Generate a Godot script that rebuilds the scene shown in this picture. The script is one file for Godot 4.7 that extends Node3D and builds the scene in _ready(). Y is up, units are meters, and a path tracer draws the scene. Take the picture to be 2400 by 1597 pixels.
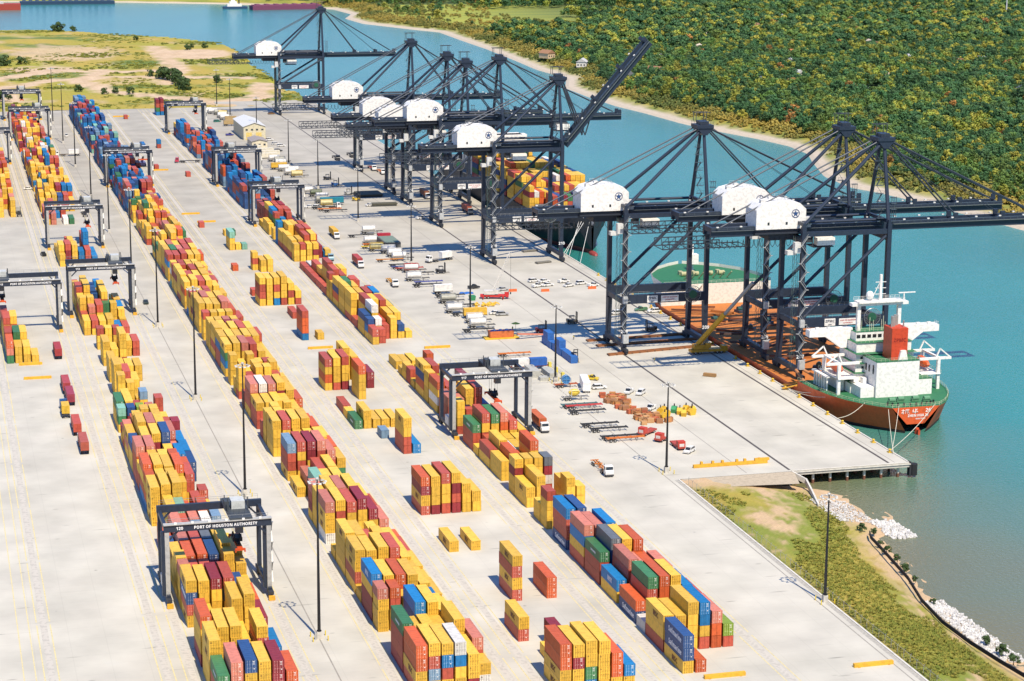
extends Node3D
# A container port seen from the air. Local plan: U runs along the stacks away from the camera, V across towards the water, Z up; W() turns them into world metres.

const WATER_LEVEL := -4.5
var used := {}
var mats := {}
var shapes := {}
var rng := RandomNumberGenerator.new()
var noise := FastNoiseLite.new()
var fine := FastNoiseLite.new()
var grunge: Texture2D
var grunge_normal: Texture2D


class Shape:
	var v := PackedVector3Array()
	var c := PackedColorArray()
	var tint := Color(1, 1, 1)
	var tinted := false

	func tri(a: Vector3, b: Vector3, d: Vector3) -> void:
		v.append(a); v.append(b); v.append(d)
		if tinted:
			c.append(tint); c.append(tint); c.append(tint)

	func quad(a: Vector3, b: Vector3, d: Vector3, e: Vector3) -> void:
		tri(a, b, d)
		tri(a, d, e)

	func box(p: Vector3, s: Vector3, b := Basis.IDENTITY) -> void:
		var x := b.x * s.x * 0.5
		var y := b.y * s.y * 0.5
		var z := b.z * s.z * 0.5
		quad(p - x + y + z, p + x + y + z, p + x - y + z, p - x - y + z)
		quad(p + x + y - z, p - x + y - z, p - x - y - z, p + x - y - z)
		quad(p - x + y - z, p + x + y - z, p + x + y + z, p - x + y + z)
		quad(p - x - y + z, p + x - y + z, p + x - y - z, p - x - y - z)
		quad(p + x + y + z, p + x + y - z, p + x - y - z, p + x - y + z)
		quad(p - x + y - z, p - x + y + z, p - x - y + z, p - x - y - z)

	func span(a: Vector3, b: Vector3) -> void:
		box((a + b) * 0.5, (b - a).abs())

	func bar(a: Vector3, b: Vector3, w: float, h: float) -> void:
		var d := (b - a).normalized()
		var side := d.cross(Vector3.UP)
		side = side.normalized() if side.length() > 0.01 else Vector3.RIGHT
		box((a + b) * 0.5, Vector3(w, h, a.distance_to(b)), Basis(side, side.cross(d), -d))

	func tube(a: Vector3, b: Vector3, r: float, n := 8, r2 := -1.0, caps := true) -> void:
		var d := (b - a).normalized()
		var x := d.cross(Vector3.UP if absf(d.y) < 0.95 else Vector3.RIGHT).normalized()
		var y := x.cross(d)
		var q := r if r2 < 0.0 else r2
		for i in n:
			var t := TAU * i / n
			var s := TAU * (i + 1) / n
			var k := x * cos(t) + y * sin(t)
			var m := x * cos(s) + y * sin(s)
			quad(a + k * r, b + k * q, b + m * q, a + m * r)
			if caps:
				tri(a, a + k * r, a + m * r)
				tri(b, b + m * q, b + k * q)

	func ring(p: Vector3, axis: Vector3, r: float, thick: float, n := 16) -> void:
		var x := axis.cross(Vector3.UP if absf(axis.y) < 0.9 else Vector3.RIGHT).normalized()
		var y := x.cross(axis).normalized()
		for i in n:
			var t := TAU * i / n
			var s := TAU * (i + 1) / n
			tube(p + (x * cos(t) + y * sin(t)) * r, p + (x * cos(s) + y * sin(s)) * r, thick, 5, -1.0, false)

	func extrude(pts: PackedVector2Array, at: Vector3, x: Vector3, y: Vector3, depth: Vector3) -> void:
		var n := pts.size()
		var idx := Geometry2D.triangulate_polygon(pts)
		for i in range(0, idx.size(), 3):
			var a := at + x * pts[idx[i]].x + y * pts[idx[i]].y
			var b := at + x * pts[idx[i + 1]].x + y * pts[idx[i + 1]].y
			var d := at + x * pts[idx[i + 2]].x + y * pts[idx[i + 2]].y
			tri(a, b, d)
			tri(a + depth, d + depth, b + depth)
		for i in n:
			var p := pts[i]
			var q := pts[(i + 1) % n]
			var a := at + x * p.x + y * p.y
			var b := at + x * q.x + y * q.y
			quad(a, b, b + depth, a + depth)

	func ball(p: Vector3, s: Vector3, n := 8, m := 5) -> void:
		for j in m:
			var t0 := PI * j / m - PI / 2
			var t1 := PI * (j + 1) / m - PI / 2
			for i in n:
				var a0 := TAU * i / n
				var a1 := TAU * (i + 1) / n
				quad(p + s * Vector3(cos(t0) * cos(a0), sin(t0), cos(t0) * sin(a0)), p + s * Vector3(cos(t0) * cos(a1), sin(t0), cos(t0) * sin(a1)),
					p + s * Vector3(cos(t1) * cos(a1), sin(t1), cos(t1) * sin(a1)), p + s * Vector3(cos(t1) * cos(a0), sin(t1), cos(t1) * sin(a0)))

	func done() -> ArrayMesh:
		var a := []
		a.resize(Mesh.ARRAY_MAX)
		a[Mesh.ARRAY_VERTEX] = v
		if tinted:
			a[Mesh.ARRAY_COLOR] = c
		var m := ArrayMesh.new()
		if v.size():
			m.add_surface_from_arrays(Mesh.PRIMITIVE_TRIANGLES, a)
		return m


func W(u: float, v: float, z := 0.0) -> Vector3:
	return Vector3(v, z, -u)


func numbered(called: String) -> String:
	var n: int = used.get(called, 0)
	used[called] = n + 1
	return called if n == 0 else "%s_%03d" % [called, n]


func thing(called: String, label: String, category: String, at := Vector3.ZERO, turn := 0.0, group := "") -> Node3D:
	var o := Node3D.new()
	o.name = numbered(called)
	add_child(o)
	o.position = at
	o.rotation.y = turn
	o.set_meta("label", label)
	o.set_meta("category", category)
	if group:
		o.set_meta("group", group)
	return o


func part(called: String, s, m: Material, parent: Node3D) -> MeshInstance3D:
	var o := MeshInstance3D.new()
	o.name = called
	o.mesh = s.done() if s is Shape else s
	o.material_override = m
	parent.add_child(o, true)
	return o


func setting(called: String, s, m: Material, kind := "structure") -> MeshInstance3D:
	var o := MeshInstance3D.new()
	o.name = numbered(called)
	o.mesh = s.done() if s is Shape else s
	o.material_override = m
	add_child(o)
	o.set_meta("kind", kind)
	return o


func describe(o: Node3D, label: String, category := "") -> void:
	o.set_meta("label", label)
	if category:
		o.set_meta("category", category)


func copy_of(o: Node3D, called: String, at: Vector3, turn: float, label: String) -> Node3D:
	var c: Node3D = o.duplicate()
	c.name = numbered(called)
	add_child(c)
	c.position = at
	c.rotation.y = turn
	c.set_meta("label", label)
	return c


# linear base colour -> material, kept so that alike surfaces share one
func mat(r: float, g: float, b: float, rough := 0.6, metal := 0.0, worn := true) -> StandardMaterial3D:
	var key := "%.3f %.3f %.3f %.2f %.2f %s" % [r, g, b, rough, metal, worn]
	if not mats.has(key):
		var m := StandardMaterial3D.new()
		m.albedo_color = Color(r, g, b).linear_to_srgb()
		m.roughness = rough
		m.metallic = metal
		if worn:
			m.albedo_texture = grunge
			m.uv1_triplanar = true
			m.uv1_world_triplanar = true
			m.uv1_scale = Vector3.ONE * 0.11
		mats[key] = m
	return mats[key]


func grunge_picture() -> void:
	var im := Image.create(512, 512, false, Image.FORMAT_RGB8)
	var a := FastNoiseLite.new()
	a.seed = 4
	a.frequency = 0.012
	a.fractal_octaves = 5
	var b := FastNoiseLite.new()
	b.seed = 9
	b.frequency = 0.09
	var big := a.get_seamless_image(512, 512)
	var small := b.get_seamless_image(512, 512)
	for y in 512:
		for x in 512:
			var k := 0.93 + 0.07 * smoothstep(0.28, 0.55, big.get_pixel(x, y).r) - 0.035 * smoothstep(0.62, 0.8, small.get_pixel(x, y).r)
			im.set_pixel(x, y, Color(k, k * 0.99, k * 0.97))
	grunge = ImageTexture.create_from_image(im)


func words(text: String, size: float, deep := 0.04, bold := true) -> TextMesh:
	var key := "t %s %.2f" % [text, size]
	if not shapes.has(key):
		var f := SystemFont.new()
		f.font_names = PackedStringArray(["Droid Sans"])
		if bold:
			f.font_weight = 700
		var t := TextMesh.new()
		t.text = text
		t.font = f
		t.font_size = 32
		t.pixel_size = size / 32.0
		t.depth = deep
		t.curve_step = 8.0
		shapes[key] = t
	return shapes[key]


func _ready() -> void:
	# camera: 170 m up in an aircraft, long lens
	var cam := Camera3D.new()
	cam.name = "camera"
	var tilt := 0.218955535
	var yaw := 0.26736704
	var roll := -0.00702917
	var fwd := Vector3(sin(yaw) * cos(tilt), -sin(tilt), -cos(yaw) * cos(tilt))
	var side := Vector3(cos(yaw), 0, sin(yaw))
	var down := fwd.cross(side)
	var right := side * cos(roll) + down * sin(roll)
	var up := -(down * cos(roll) - side * sin(roll))
	cam.transform = Transform3D(Basis(right, up, -fwd), Vector3(0, 170.44, 0))
	cam.fov = 18.175
	cam.near = 1.0
	cam.far = 30000.0
	add_child(cam)
	cam.current = true
	# sky, haze and exposure
	var sky_look := ProceduralSkyMaterial.new()
	sky_look.sky_top_color = Color(0.25, 0.45, 0.74)
	sky_look.sky_horizon_color = Color(0.70, 0.80, 0.88)
	sky_look.sky_curve = 0.12
	sky_look.ground_bottom_color = Color(0.2, 0.25, 0.22)
	sky_look.ground_horizon_color = Color(0.62, 0.70, 0.74)
	sky_look.sky_energy_multiplier = 1.0
	var sky := Sky.new()
	sky.sky_material = sky_look
	var env := Environment.new()
	env.background_mode = Environment.BG_SKY
	env.sky = sky
	env.tonemap_mode = Environment.TONE_MAPPER_LINEAR
	env.tonemap_exposure = 1.48
	env.sdfgi_enabled = true
	env.ssao_enabled = true
	env.ssil_enabled = true
	env.fog_enabled = false
	env.fog_density = 0.00003
	env.fog_light_color = Color(0.72, 0.82, 0.88)
	var around := WorldEnvironment.new()
	around.name = "surroundings"
	around.environment = env
	add_child(around)
	# sun: high, behind the camera and a little to its right
	var sun := DirectionalLight3D.new()
	sun.name = "sun"
	sun.light_energy = 1.35
	sun.light_color = Color(1.0, 0.955, 0.88)
	sun.light_angular_distance = 0.5
	sun.shadow_enabled = true
	add_child(sun)
	sun.look_at_from_position(Vector3.ZERO, Vector3(-0.075, -0.83, -0.545), Vector3.UP)
	rng.seed = 71
	noise.seed = 3
	noise.frequency = 0.01
	noise.fractal_octaves = 4
	fine.seed = 8
	fine.frequency = 0.11
	fine.fractal_octaves = 3
	grunge_picture()
	build_ground()
	build_wharf()
	build_near_bank()
	build_peninsula()
	build_far_bank()
	build_shore_cranes()
	build_heavy_ship()
	build_container_ship()
	build_yard_cranes()
	build_containers()
	build_lamp_masts()
	build_buildings()
	build_vehicles()
	build_small_things()
	build_far_craft()


func concrete_picture() -> Texture2D:
	var n := 1024
	var im := Image.create(n, n, false, Image.FORMAT_RGB8)
	var a := FastNoiseLite.new()
	a.seed = 21
	a.frequency = 0.006
	a.fractal_octaves = 6
	var cloudy := a.get_seamless_image(n, n)
	for y in n:
		for x in n:
			var k := 0.90 + 0.12 * cloudy.get_pixel(x, y).r
			if x % 64 == 0 or y % 48 == 0:
				k -= 0.035
			im.set_pixel(x, y, Color(k, k * 0.997, k * 0.99))
	for i in 110:   # oil spots and rubber marks, drawn out across the lanes
		var cx := rng.randi_range(0, n - 1)
		var cy := rng.randi_range(0, n - 1)
		var long := rng.randi_range(3, 26)
		var wide := rng.randi_range(1, 3)
		var dark := rng.randf_range(0.04, 0.22)
		if i % 4 == 0:
			long = rng.randi_range(30, 110)
			wide = 1
			dark = 0.035
		for dy in range(-wide, wide + 1):
			for dx in range(-long, long + 1):
				var f := 1.0 - pow(float(dx) / long, 2) - pow(float(dy) / (wide + 0.5), 2)
				if f > 0.0:
					var px := posmod(cx + dx, n)
					var py := posmod(cy + dy, n)
					im.set_pixel(px, py, im.get_pixel(px, py) * (1.0 - dark * f))
	return ImageTexture.create_from_image(im)


func coloured(tex: Texture2D, scale: float, rough := 0.9) -> StandardMaterial3D:
	var m := StandardMaterial3D.new()
	m.vertex_color_use_as_albedo = true
	m.roughness = rough
	if tex:
		m.albedo_texture = tex
		m.uv1_triplanar = true
		m.uv1_world_triplanar = true
		m.uv1_scale = Vector3.ONE * scale
	return m


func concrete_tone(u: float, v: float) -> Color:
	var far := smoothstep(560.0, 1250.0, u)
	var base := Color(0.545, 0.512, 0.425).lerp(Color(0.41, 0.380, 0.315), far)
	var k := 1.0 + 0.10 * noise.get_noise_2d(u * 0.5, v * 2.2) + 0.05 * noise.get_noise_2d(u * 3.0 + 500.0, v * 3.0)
	var lane := noise.get_noise_2d(u * 0.12 + 900.0, v * 9.0)
	k += 0.05 * lane
	return Color(base.r * k, base.g * k, base.b * k)


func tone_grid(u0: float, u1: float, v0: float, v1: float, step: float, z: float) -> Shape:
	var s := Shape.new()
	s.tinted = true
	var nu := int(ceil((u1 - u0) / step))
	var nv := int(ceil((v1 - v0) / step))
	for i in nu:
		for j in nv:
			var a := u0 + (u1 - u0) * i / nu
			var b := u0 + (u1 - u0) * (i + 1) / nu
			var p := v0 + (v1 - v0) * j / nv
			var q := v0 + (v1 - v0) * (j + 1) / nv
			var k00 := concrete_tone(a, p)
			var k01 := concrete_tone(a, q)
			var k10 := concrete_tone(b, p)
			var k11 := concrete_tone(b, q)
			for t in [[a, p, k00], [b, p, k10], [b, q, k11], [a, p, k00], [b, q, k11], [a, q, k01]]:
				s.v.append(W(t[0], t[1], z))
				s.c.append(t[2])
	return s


func strip(s: Shape, u0: float, u1: float, v0: float, v1: float, z: float) -> void:
	s.quad(W(u0, v0, z), W(u1, v0, z), W(u1, v1, z), W(u0, v1, z))


func build_ground() -> void:
	# water: one sheet to the horizon, murkier beside the berth and the near bank
	var w := Shape.new()
	w.tinted = true
	var us := []
	var u := 60.0
	while u < 26000.0:
		us.append(u)
		u += 14.0 if u < 1100.0 else (60.0 if u < 3000.0 else 2300.0)
	var vs := [-9000.0, -3000.0, -900.0, -300.0, 60.0]
	var v := 200.0
	while v < 20000.0:
		vs.append(v)
		v += 9.0 if v < 480.0 else (60.0 if v < 1500.0 else 2500.0)
	for i in us.size() - 1:
		for j in vs.size() - 1:
			for k in [[0, 0], [1, 0], [1, 1], [0, 0], [1, 1], [0, 1]]:
				var a: float = us[i + k[0]]
				var b: float = vs[j + k[1]]
				w.v.append(W(a, b, WATER_LEVEL))
				var murk := clampf(1.0 - (b - 240.0) / 95.0 + 0.35 * noise.get_noise_2d(a * 0.9, b * 0.9), 0.0, 1.0)
				murk *= clampf(1.0 - (a - 640.0) / 160.0, 0.12, 1.0) * (0.6 + 0.4 * clampf((620.0 - a) / 60.0, 0.0, 1.0))
				var deep := Color(0.026, 0.205, 0.175).lerp(Color(0.028, 0.205, 0.200), smoothstep(700.0, 1500.0, a))
				var k2 := 1.0 + 0.16 * noise.get_noise_2d(a * 0.55 + 200.0, b * 0.55)
				w.c.append(Color(deep.r * k2, deep.g * k2, deep.b * k2).lerp(Color(0.165, 0.150, 0.070), murk))
	var wm := coloured(null, 1.0, 0.16)
	var rip := NoiseTexture2D.new()
	rip.width = 512
	rip.height = 512
	rip.seamless = true
	rip.as_normal_map = true
	rip.bump_strength = 5.0
	var rn := FastNoiseLite.new()
	rn.frequency = 0.05
	rn.fractal_octaves = 4
	rn.seed = 2
	rip.noise = rn
	wm.normal_enabled = true
	wm.normal_texture = rip
	wm.normal_scale = 0.35
	wm.uv1_triplanar = true
	wm.uv1_world_triplanar = true
	wm.uv1_scale = Vector3(0.03, 0.03, 0.022)
	wm.metallic_specular = 0.45
	setting("water", w, wm)
	# land far beyond the frame, so that the ground goes on to the horizon
	var land := Shape.new()
	strip(land, 3500.0, 26000.0, -9000.0, 20000.0, -3.6)
	strip(land, 60.0, 3400.0, -9000.0, -640.0, -0.6)
	setting("distant_land", land, mat(0.06, 0.10, 0.035, 0.95))
	# the container yard
	var cm := coloured(concrete_picture(), 1.0 / 128.0, 0.88)
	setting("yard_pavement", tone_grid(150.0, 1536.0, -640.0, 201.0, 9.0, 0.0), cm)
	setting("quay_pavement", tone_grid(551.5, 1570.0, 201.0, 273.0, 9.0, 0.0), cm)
	var body := Shape.new()
	body.span(W(150, -640, -6.0), W(1536, 200.9, -0.03))
	setting("yard_ground", body, mat(0.30, 0.25, 0.17, 0.95))
	# wheel tracks and painted lines beside the stacks
	var track := Shape.new()
	var line := Shape.new()
	for b in [21.2, 50.6, 92.3, 121.7, 151.0]:
		for off in [-2.3, 21.8]:
			strip(track, 200.0, 1510.0, b + off - 0.75, b + off + 0.75, 0.004)
			for e in [-1.5, 1.5]:
				var q := 200.0
				while q < 1500.0:
					strip(line, q, q + 44.0, b + off + e - 0.13, b + off + e + 0.13, 0.008)
					q += 46.0
	for e in [4.0, 6.5, 13.0, 15.5]:
		strip(line, 200.0, 700.0, e, e + 0.22, 0.008)
	setting("runway_track", track, mat(0.50, 0.47, 0.41, 0.9))
	setting("runway_line", line, mat(0.62, 0.53, 0.27, 0.9))
	var seam := Shape.new()
	for v2 in [78.6, 198.0]:
		strip(seam, 200.0, 1500.0, v2 - 0.16, v2 + 0.16, 0.004)
	setting("drain_line", seam, mat(0.30, 0.28, 0.24, 0.9))
	# crane rails and the cable slot
	var rail := Shape.new()
	for v3 in [235.3, 266.6]:
		strip(rail, 553.0, 1560.0, v3 - 0.42, v3 + 0.42, 0.006)
	setting("rail_trench", rail, mat(0.10, 0.09, 0.085, 0.8))
	var steel := Shape.new()
	for v3 in [235.3, 266.6]:
		steel.span(W(553.0, v3 - 0.07, 0.0), W(1560.0, v3 + 0.07, 0.05))
	setting("crane_rail", steel, mat(0.16, 0.13, 0.11, 0.5, 0.4))
	var slot := Shape.new()
	for v3 in [222.0, 268.6]:
		strip(slot, 553.0, 1560.0, v3 - 0.12, v3 + 0.12, 0.006)
	setting("cable_slot", slot, mat(0.27, 0.25, 0.22, 0.9))


func build_wharf() -> void:
	var t := thing("wharf", "long concrete wharf on white piles along the berth", "wharf", W(551.5, 273.0))
	var con := mat(0.50, 0.48, 0.43, 0.9)
	var s := Shape.new()
	s.box(Vector3(-19.0, -0.66, -504), Vector3(37.9, 1.26, 1007.9))
	part("deck_slab", s, con, t)
	s = Shape.new()
	s.box(Vector3(-0.3, 0.11, -504.0), Vector3(0.5, 0.2, 1007.0))
	s.box(Vector3(-19.0, 0.11, -0.2), Vector3(37.0, 0.2, 0.35))
	s.box(Vector3(-19.0, -0.35, 0.12), Vector3(38.0, 0.3, 0.2))
	part("kerb", s, mat(0.62, 0.60, 0.54, 0.9), t)
	var pile := Shape.new()
	pile.tube(Vector3(0, -3.3, 0), Vector3(0, -1.25, 0), 0.42, 10)
	var foot := Shape.new()
	foot.tube(Vector3(0, -7, 0), Vector3(0, -3.31, 0), 0.43, 10)
	var pm := pile.done()
	var fm := foot.done()
	for j in 5:
		for i in 7:
			var o := part("pile", pm, mat(0.66, 0.64, 0.58, 0.9), t)
			o.position = Vector3(-3.2 - i * 5.4, 0, -1.6 - j * 6.2)
			var f := part("splash_zone", fm, mat(0.17, 0.075, 0.045, 0.9), o)
			f.position = Vector3.ZERO
	s = Shape.new()
	s.box(Vector3(-37.5, -3.2, -504), Vector3(0.8, 6.0, 1007))
	part("bulkhead", s, mat(0.22, 0.20, 0.17, 0.95), t)
	var fd := thing("corner_fender", "big black rubber fender hung at the wharf corner", "fender", W(552.2, 274.2, -3.9))
	s = Shape.new()
	s.tube(Vector3(0, 0, 0), Vector3(0, 3.4, 0), 1.25, 12)
	part("body", s, mat(0.015, 0.016, 0.018, 0.8), fd)
	s = Shape.new()
	s.box(Vector3(-1.25, 2.0, 0), Vector3(0.5, 4.4, 1.6))
	part("bracket", s, mat(0.03, 0.03, 0.035, 0.7), fd)
	# mooring bollards
	var ball := Shape.new()
	ball.box(Vector3(0, 0.12, 0), Vector3(1.3, 0.24, 1.5))
	var post := Shape.new()
	post.tube(Vector3(0, 0.24, 0), Vector3(0, 0.85, 0), 0.28, 8, 0.36)
	post.ball(Vector3(0, 0.9, 0), Vector3(0.52, 0.28, 0.52), 8, 4)
	var bm := ball.done()
	var pm2 := post.done()
	for i in 26:
		var at := W(563.5 + i * 11.6, 271.9)
		var o := thing("mooring_bollard", "yellow mooring bollard on the quay edge", "bollard", at, 0.0, "yellow mooring bollards along the quay edge")
		part("base_plate", bm, mat(0.55, 0.38, 0.04, 0.6), o)
		part("post", pm2, mat(0.66, 0.43, 0.03, 0.5), o)
	# apron and wing wall at the wharf's landward end
	s = Shape.new()
	s.quad(W(551.4, 201.5, -0.02), W(551.4, 236.0, -0.02), W(541.0, 233.5, -0.6), W(543.0, 203.0, -0.25))
	setting("apron", s, mat(0.44, 0.37, 0.27, 0.95))
	s = Shape.new()
	var pts := [Vector3(235.2, 0.1, -551.0), Vector3(238.3, -1.5, -547.5), Vector3(237.0, -2.2, -541.0), Vector3(233.0, -2.4, -526.0)]
	for i in 3:
		s.bar(pts[i] + Vector3(0, -0.6, 0), pts[i + 1] + Vector3(0, -0.6, 0), 0.5, 1.5)
	var ww := thing("wing_wall", "low white concrete wall sloping from the wharf end to the shore", "wall")
	part("wall", s, mat(0.62, 0.60, 0.54, 0.9), ww)


func shore_v(u: float) -> float:   # where the near bank meets the water
	var pts := [[250, 214], [396, 231], [409, 230], [427, 231], [442, 233], [456, 233], [468, 234], [481, 236], [491, 240], [500, 242], [505, 247], [515, 249], [527, 248.5], [537, 249], [544, 248], [548, 242], [552, 238.5]]
	for i in pts.size() - 1:
		if u <= pts[i + 1][0]:
			return lerpf(pts[i][1], pts[i + 1][1], clampf((u - pts[i][0]) / float(pts[i + 1][0] - pts[i][0]), 0.0, 1.0))
	return 238.5


func build_near_bank() -> void:
	var s := Shape.new()
	s.tinted = true
	var nu := 170
	var nv := 40
	var grid := []
	for i in nu + 1:
		var u := 250.0 + 301.3 * i / nu
		var edge := shore_v(u) + 2.5
		var row := []
		for j in nv + 1:
			var t := float(j) / nv
			var v := lerpf(201.2, edge, t)
			var k := noise.get_noise_2d(u * 2.2, v * 2.6)
			var k2 := fine.get_noise_2d(u * 1.5, v * 2.5)
			var z := -0.06 - 4.6 * smoothstep(0.12, 1.0, t) + 0.22 * k2 * smoothstep(0.05, 0.2, t) + 0.35 * k * t
			var grass := Color(0.200, 0.235, 0.028).lerp(Color(0.360, 0.290, 0.045), clampf(0.5 + 1.5 * k, 0.0, 1.0))
			grass = grass.lerp(Color(0.30, 0.175, 0.045), clampf(-1.2 * k2 - 0.25 + 0.5 * noise.get_noise_2d(u * 1.2 + 70.0, v * 2.0), 0.0, 1.0))
			var sand := Color(0.57, 0.41, 0.245).lerp(Color(0.50, 0.35, 0.20), clampf(0.5 + k2, 0.0, 1.0))
			var bare := smoothstep(0.10, 0.42, noise.get_noise_2d(u * 1.4 + 300.0, v * 3.2) + 0.35 * k2 + 0.45 * smoothstep(470.0, 400.0, u) * smoothstep(0.25, 0.5, t) - 0.05)
			bare = maxf(bare, smoothstep(0.62, 0.85, t + 0.14 * k2 + 0.10 * smoothstep(500.0, 530.0, u)))
			bare = maxf(bare, smoothstep(536.0, 548.0, u + 6.0 * k2))
			row.append([W(u, v, z), grass.lerp(sand, bare)])
		grid.append(row)
	for i in nu:
		for j in nv:
			for k in [[0, 0], [1, 0], [1, 1], [0, 0], [1, 1], [0, 1]]:
				var p: Array = grid[i + k[0]][j + k[1]]
				s.v.append(p[0])
				s.c.append(p[1])
	setting("bank_ground", s, coloured(grunge, 0.23, 0.95))
	# tufts of grass on it
	scatter_tufts()
	# kerb and chain-link fence at the edge of the yard
	s = Shape.new()
	s.span(W(250.0, 200.4, 0.0), W(551.0, 200.9, 0.16))
	setting("kerb", s, mat(0.60, 0.58, 0.52, 0.9))
	s = Shape.new()
	strip(s, 250.0, 551.0, 199.3, 200.3, 0.005)
	setting("gutter", s, mat(0.40, 0.38, 0.33, 0.9))
	var fence := thing("chain_link_fence", "chain-link fence between the yard and the grassy bank", "fence", W(250, 201.6))
	var post := Shape.new()
	post.tube(Vector3(0, 0, 0), Vector3(0, 2.1, 0), 0.045, 6)
	post.bar(Vector3(0, 2.1, 0), Vector3(0.35, 2.4, 0), 0.05, 0.05)
	var pm := post.done()
	for i in 92:
		var o := part("post", pm, mat(0.42, 0.43, 0.40, 0.5, 0.3), fence)
		o.position = Vector3(0, -0.1, -i * 3.25)
	s = Shape.new()
	s.bar(Vector3(0, 2.0, 0), Vector3(0, 2.0, -296), 0.04, 0.04)
	s.bar(Vector3(0, 0.1, 0), Vector3(0, 0.1, -296), 0.03, 0.03)
	part("rail", s, mat(0.42, 0.43, 0.40, 0.5, 0.3), fence)
	var net := StandardMaterial3D.new()
	net.albedo_color = Color(0.5, 0.52, 0.48, 0.09)
	net.transparency = BaseMaterial3D.TRANSPARENCY_ALPHA
	net.roughness = 0.7
	s = Shape.new()
	s.quad(Vector3(0, 0.1, 0), Vector3(0, 2.0, 0), Vector3(0, 2.0, -296), Vector3(0, 0.1, -296))
	part("netting", s, net, fence)
	# black silt fence along the shore
	s = Shape.new()
	var run := [[500, 236.5], [496, 235], [482, 233], [463, 230], [447, 226], [432, 224], [418, 224], [405, 225], [396, 226], [372, 226.5]]
	for i in run.size() - 1:
		s.bar(W(run[i][0], run[i][1], -2.6), W(run[i + 1][0], run[i + 1][1], -2.6), 0.28, 0.9)
	var silt := thing("silt_fence", "black silt fence winding along the near shore", "fence")
	part("fabric", s, mat(0.012, 0.012, 0.014, 0.9), silt)
	# stones: three heaps of riprap, each a mass of broken concrete
	var rock := Shape.new()
	for f in [[Vector3(0, 0, 0), Vector3(1, 0.7, 0.8)], [Vector3(0.3, 0.1, -0.2), Vector3(0.7, 0.6, 0.9)]]:
		rock.ball(f[0], f[1] * 0.6, 5, 3)
	var rm := rock.done()
	stones("riprap", rm, [[512, 533, 233, 244, 900, 0.42], [498, 513, 242.5, 249.5, 380, 1.0], [408, 449, 226.5, 233, 1100, 0.85]])
	# bushes on the bank
	for p in [[504, 236.0, 1.5], [501, 238.0, 1.2], [491, 235.5, 1.0], [485, 234.5, 1.4], [478, 234.2, 1.3], [470, 232.5, 1.5], [462, 231.6, 1.1], [446, 228.6, 1.0], [418, 228.2, 1.4], [411, 228.5, 1.7], [405, 228.2, 1.6], [399, 229, 1.5]]:
		bush(p[0], p[1], -3.3, p[2], "low dark green bush beside the black silt fence on the shore", "bushes along the silt fence")


func stones(called: String, mesh: Mesh, areas: Array) -> void:
	var mm := MultiMesh.new()
	mm.transform_format = MultiMesh.TRANSFORM_3D
	mm.use_colors = true
	mm.mesh = mesh
	var n := 0
	for a in areas:
		n += a[4]
	mm.instance_count = n
	var k := 0
	for a in areas:
		for i in a[4]:
			var u := rng.randf_range(a[0], a[1])
			var v := rng.randf_range(a[2], a[3])
			var t := (v - 201.2) / (shore_v(u) + 2.5 - 201.2)
			var z := -4.6 * smoothstep(0.12, 1.0, t) + 0.1
			var sz: float = a[5] * rng.randf_range(0.5, 1.25)
			mm.set_instance_transform(k, Transform3D(Basis.from_euler(Vector3(rng.randf() * 3, rng.randf() * 6, rng.randf() * 3)).scaled(Vector3.ONE * sz), W(u, v, z)))
			var g := rng.randf_range(0.40, 0.66)
			mm.set_instance_color(k, Color(g, g * 0.96, g * 0.88))
			k += 1
	var o := MultiMeshInstance3D.new()
	o.name = numbered(called)
	o.multimesh = mm
	o.material_override = coloured(null, 1.0, 0.9)
	add_child(o)
	o.set_meta("kind", "stuff")
	describe(o, "broken pale concrete rubble heaped along the near shore", "rubble")


func scatter_tufts() -> void:
	var s := Shape.new()
	for i in 9:
		var a := rng.randf() * TAU
		var r := rng.randf() * 0.35
		var p := Vector3(cos(a) * r, 0, sin(a) * r)
		var d := Vector3(cos(a) * 0.25, rng.randf_range(0.25, 0.5), sin(a) * 0.25)
		var w := Vector3(-sin(a), 0, cos(a)) * 0.09
		s.tri(p - w, p + d, p + w)
	var mm := MultiMesh.new()
	mm.transform_format = MultiMesh.TRANSFORM_3D
	mm.use_colors = true
	mm.mesh = s.done()
	var put := []
	for i in 12000:
		var u := rng.randf_range(380.0, 540.0)
		var t := rng.randf_range(0.01, 0.66)
		var v := lerpf(201.2, shore_v(u) + 2.5, t)
		if noise.get_noise_2d(u * 1.4 + 300.0, v * 3.2) > 0.02:
			continue
		put.append([u, v, t])
	mm.instance_count = put.size()
	for i in put.size():
		var q: Array = put[i]
		var z := -0.06 - 4.6 * smoothstep(0.12, 1.0, q[2])
		mm.set_instance_transform(i, Transform3D(Basis(Vector3.UP, rng.randf() * TAU).scaled(Vector3.ONE * rng.randf_range(0.6, 1.5)), W(q[0], q[1], z)))
		mm.set_instance_color(i, Color(0.13, 0.17, 0.02).lerp(Color(0.30, 0.25, 0.04), rng.randf()))
	var o := MultiMeshInstance3D.new()
	o.name = numbered("grass")
	o.multimesh = mm
	o.material_override = coloured(null, 1.0, 0.9)
	add_child(o)
	o.set_meta("kind", "stuff")
	describe(o, "rough green and yellow grass on the near bank", "grass")


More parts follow.
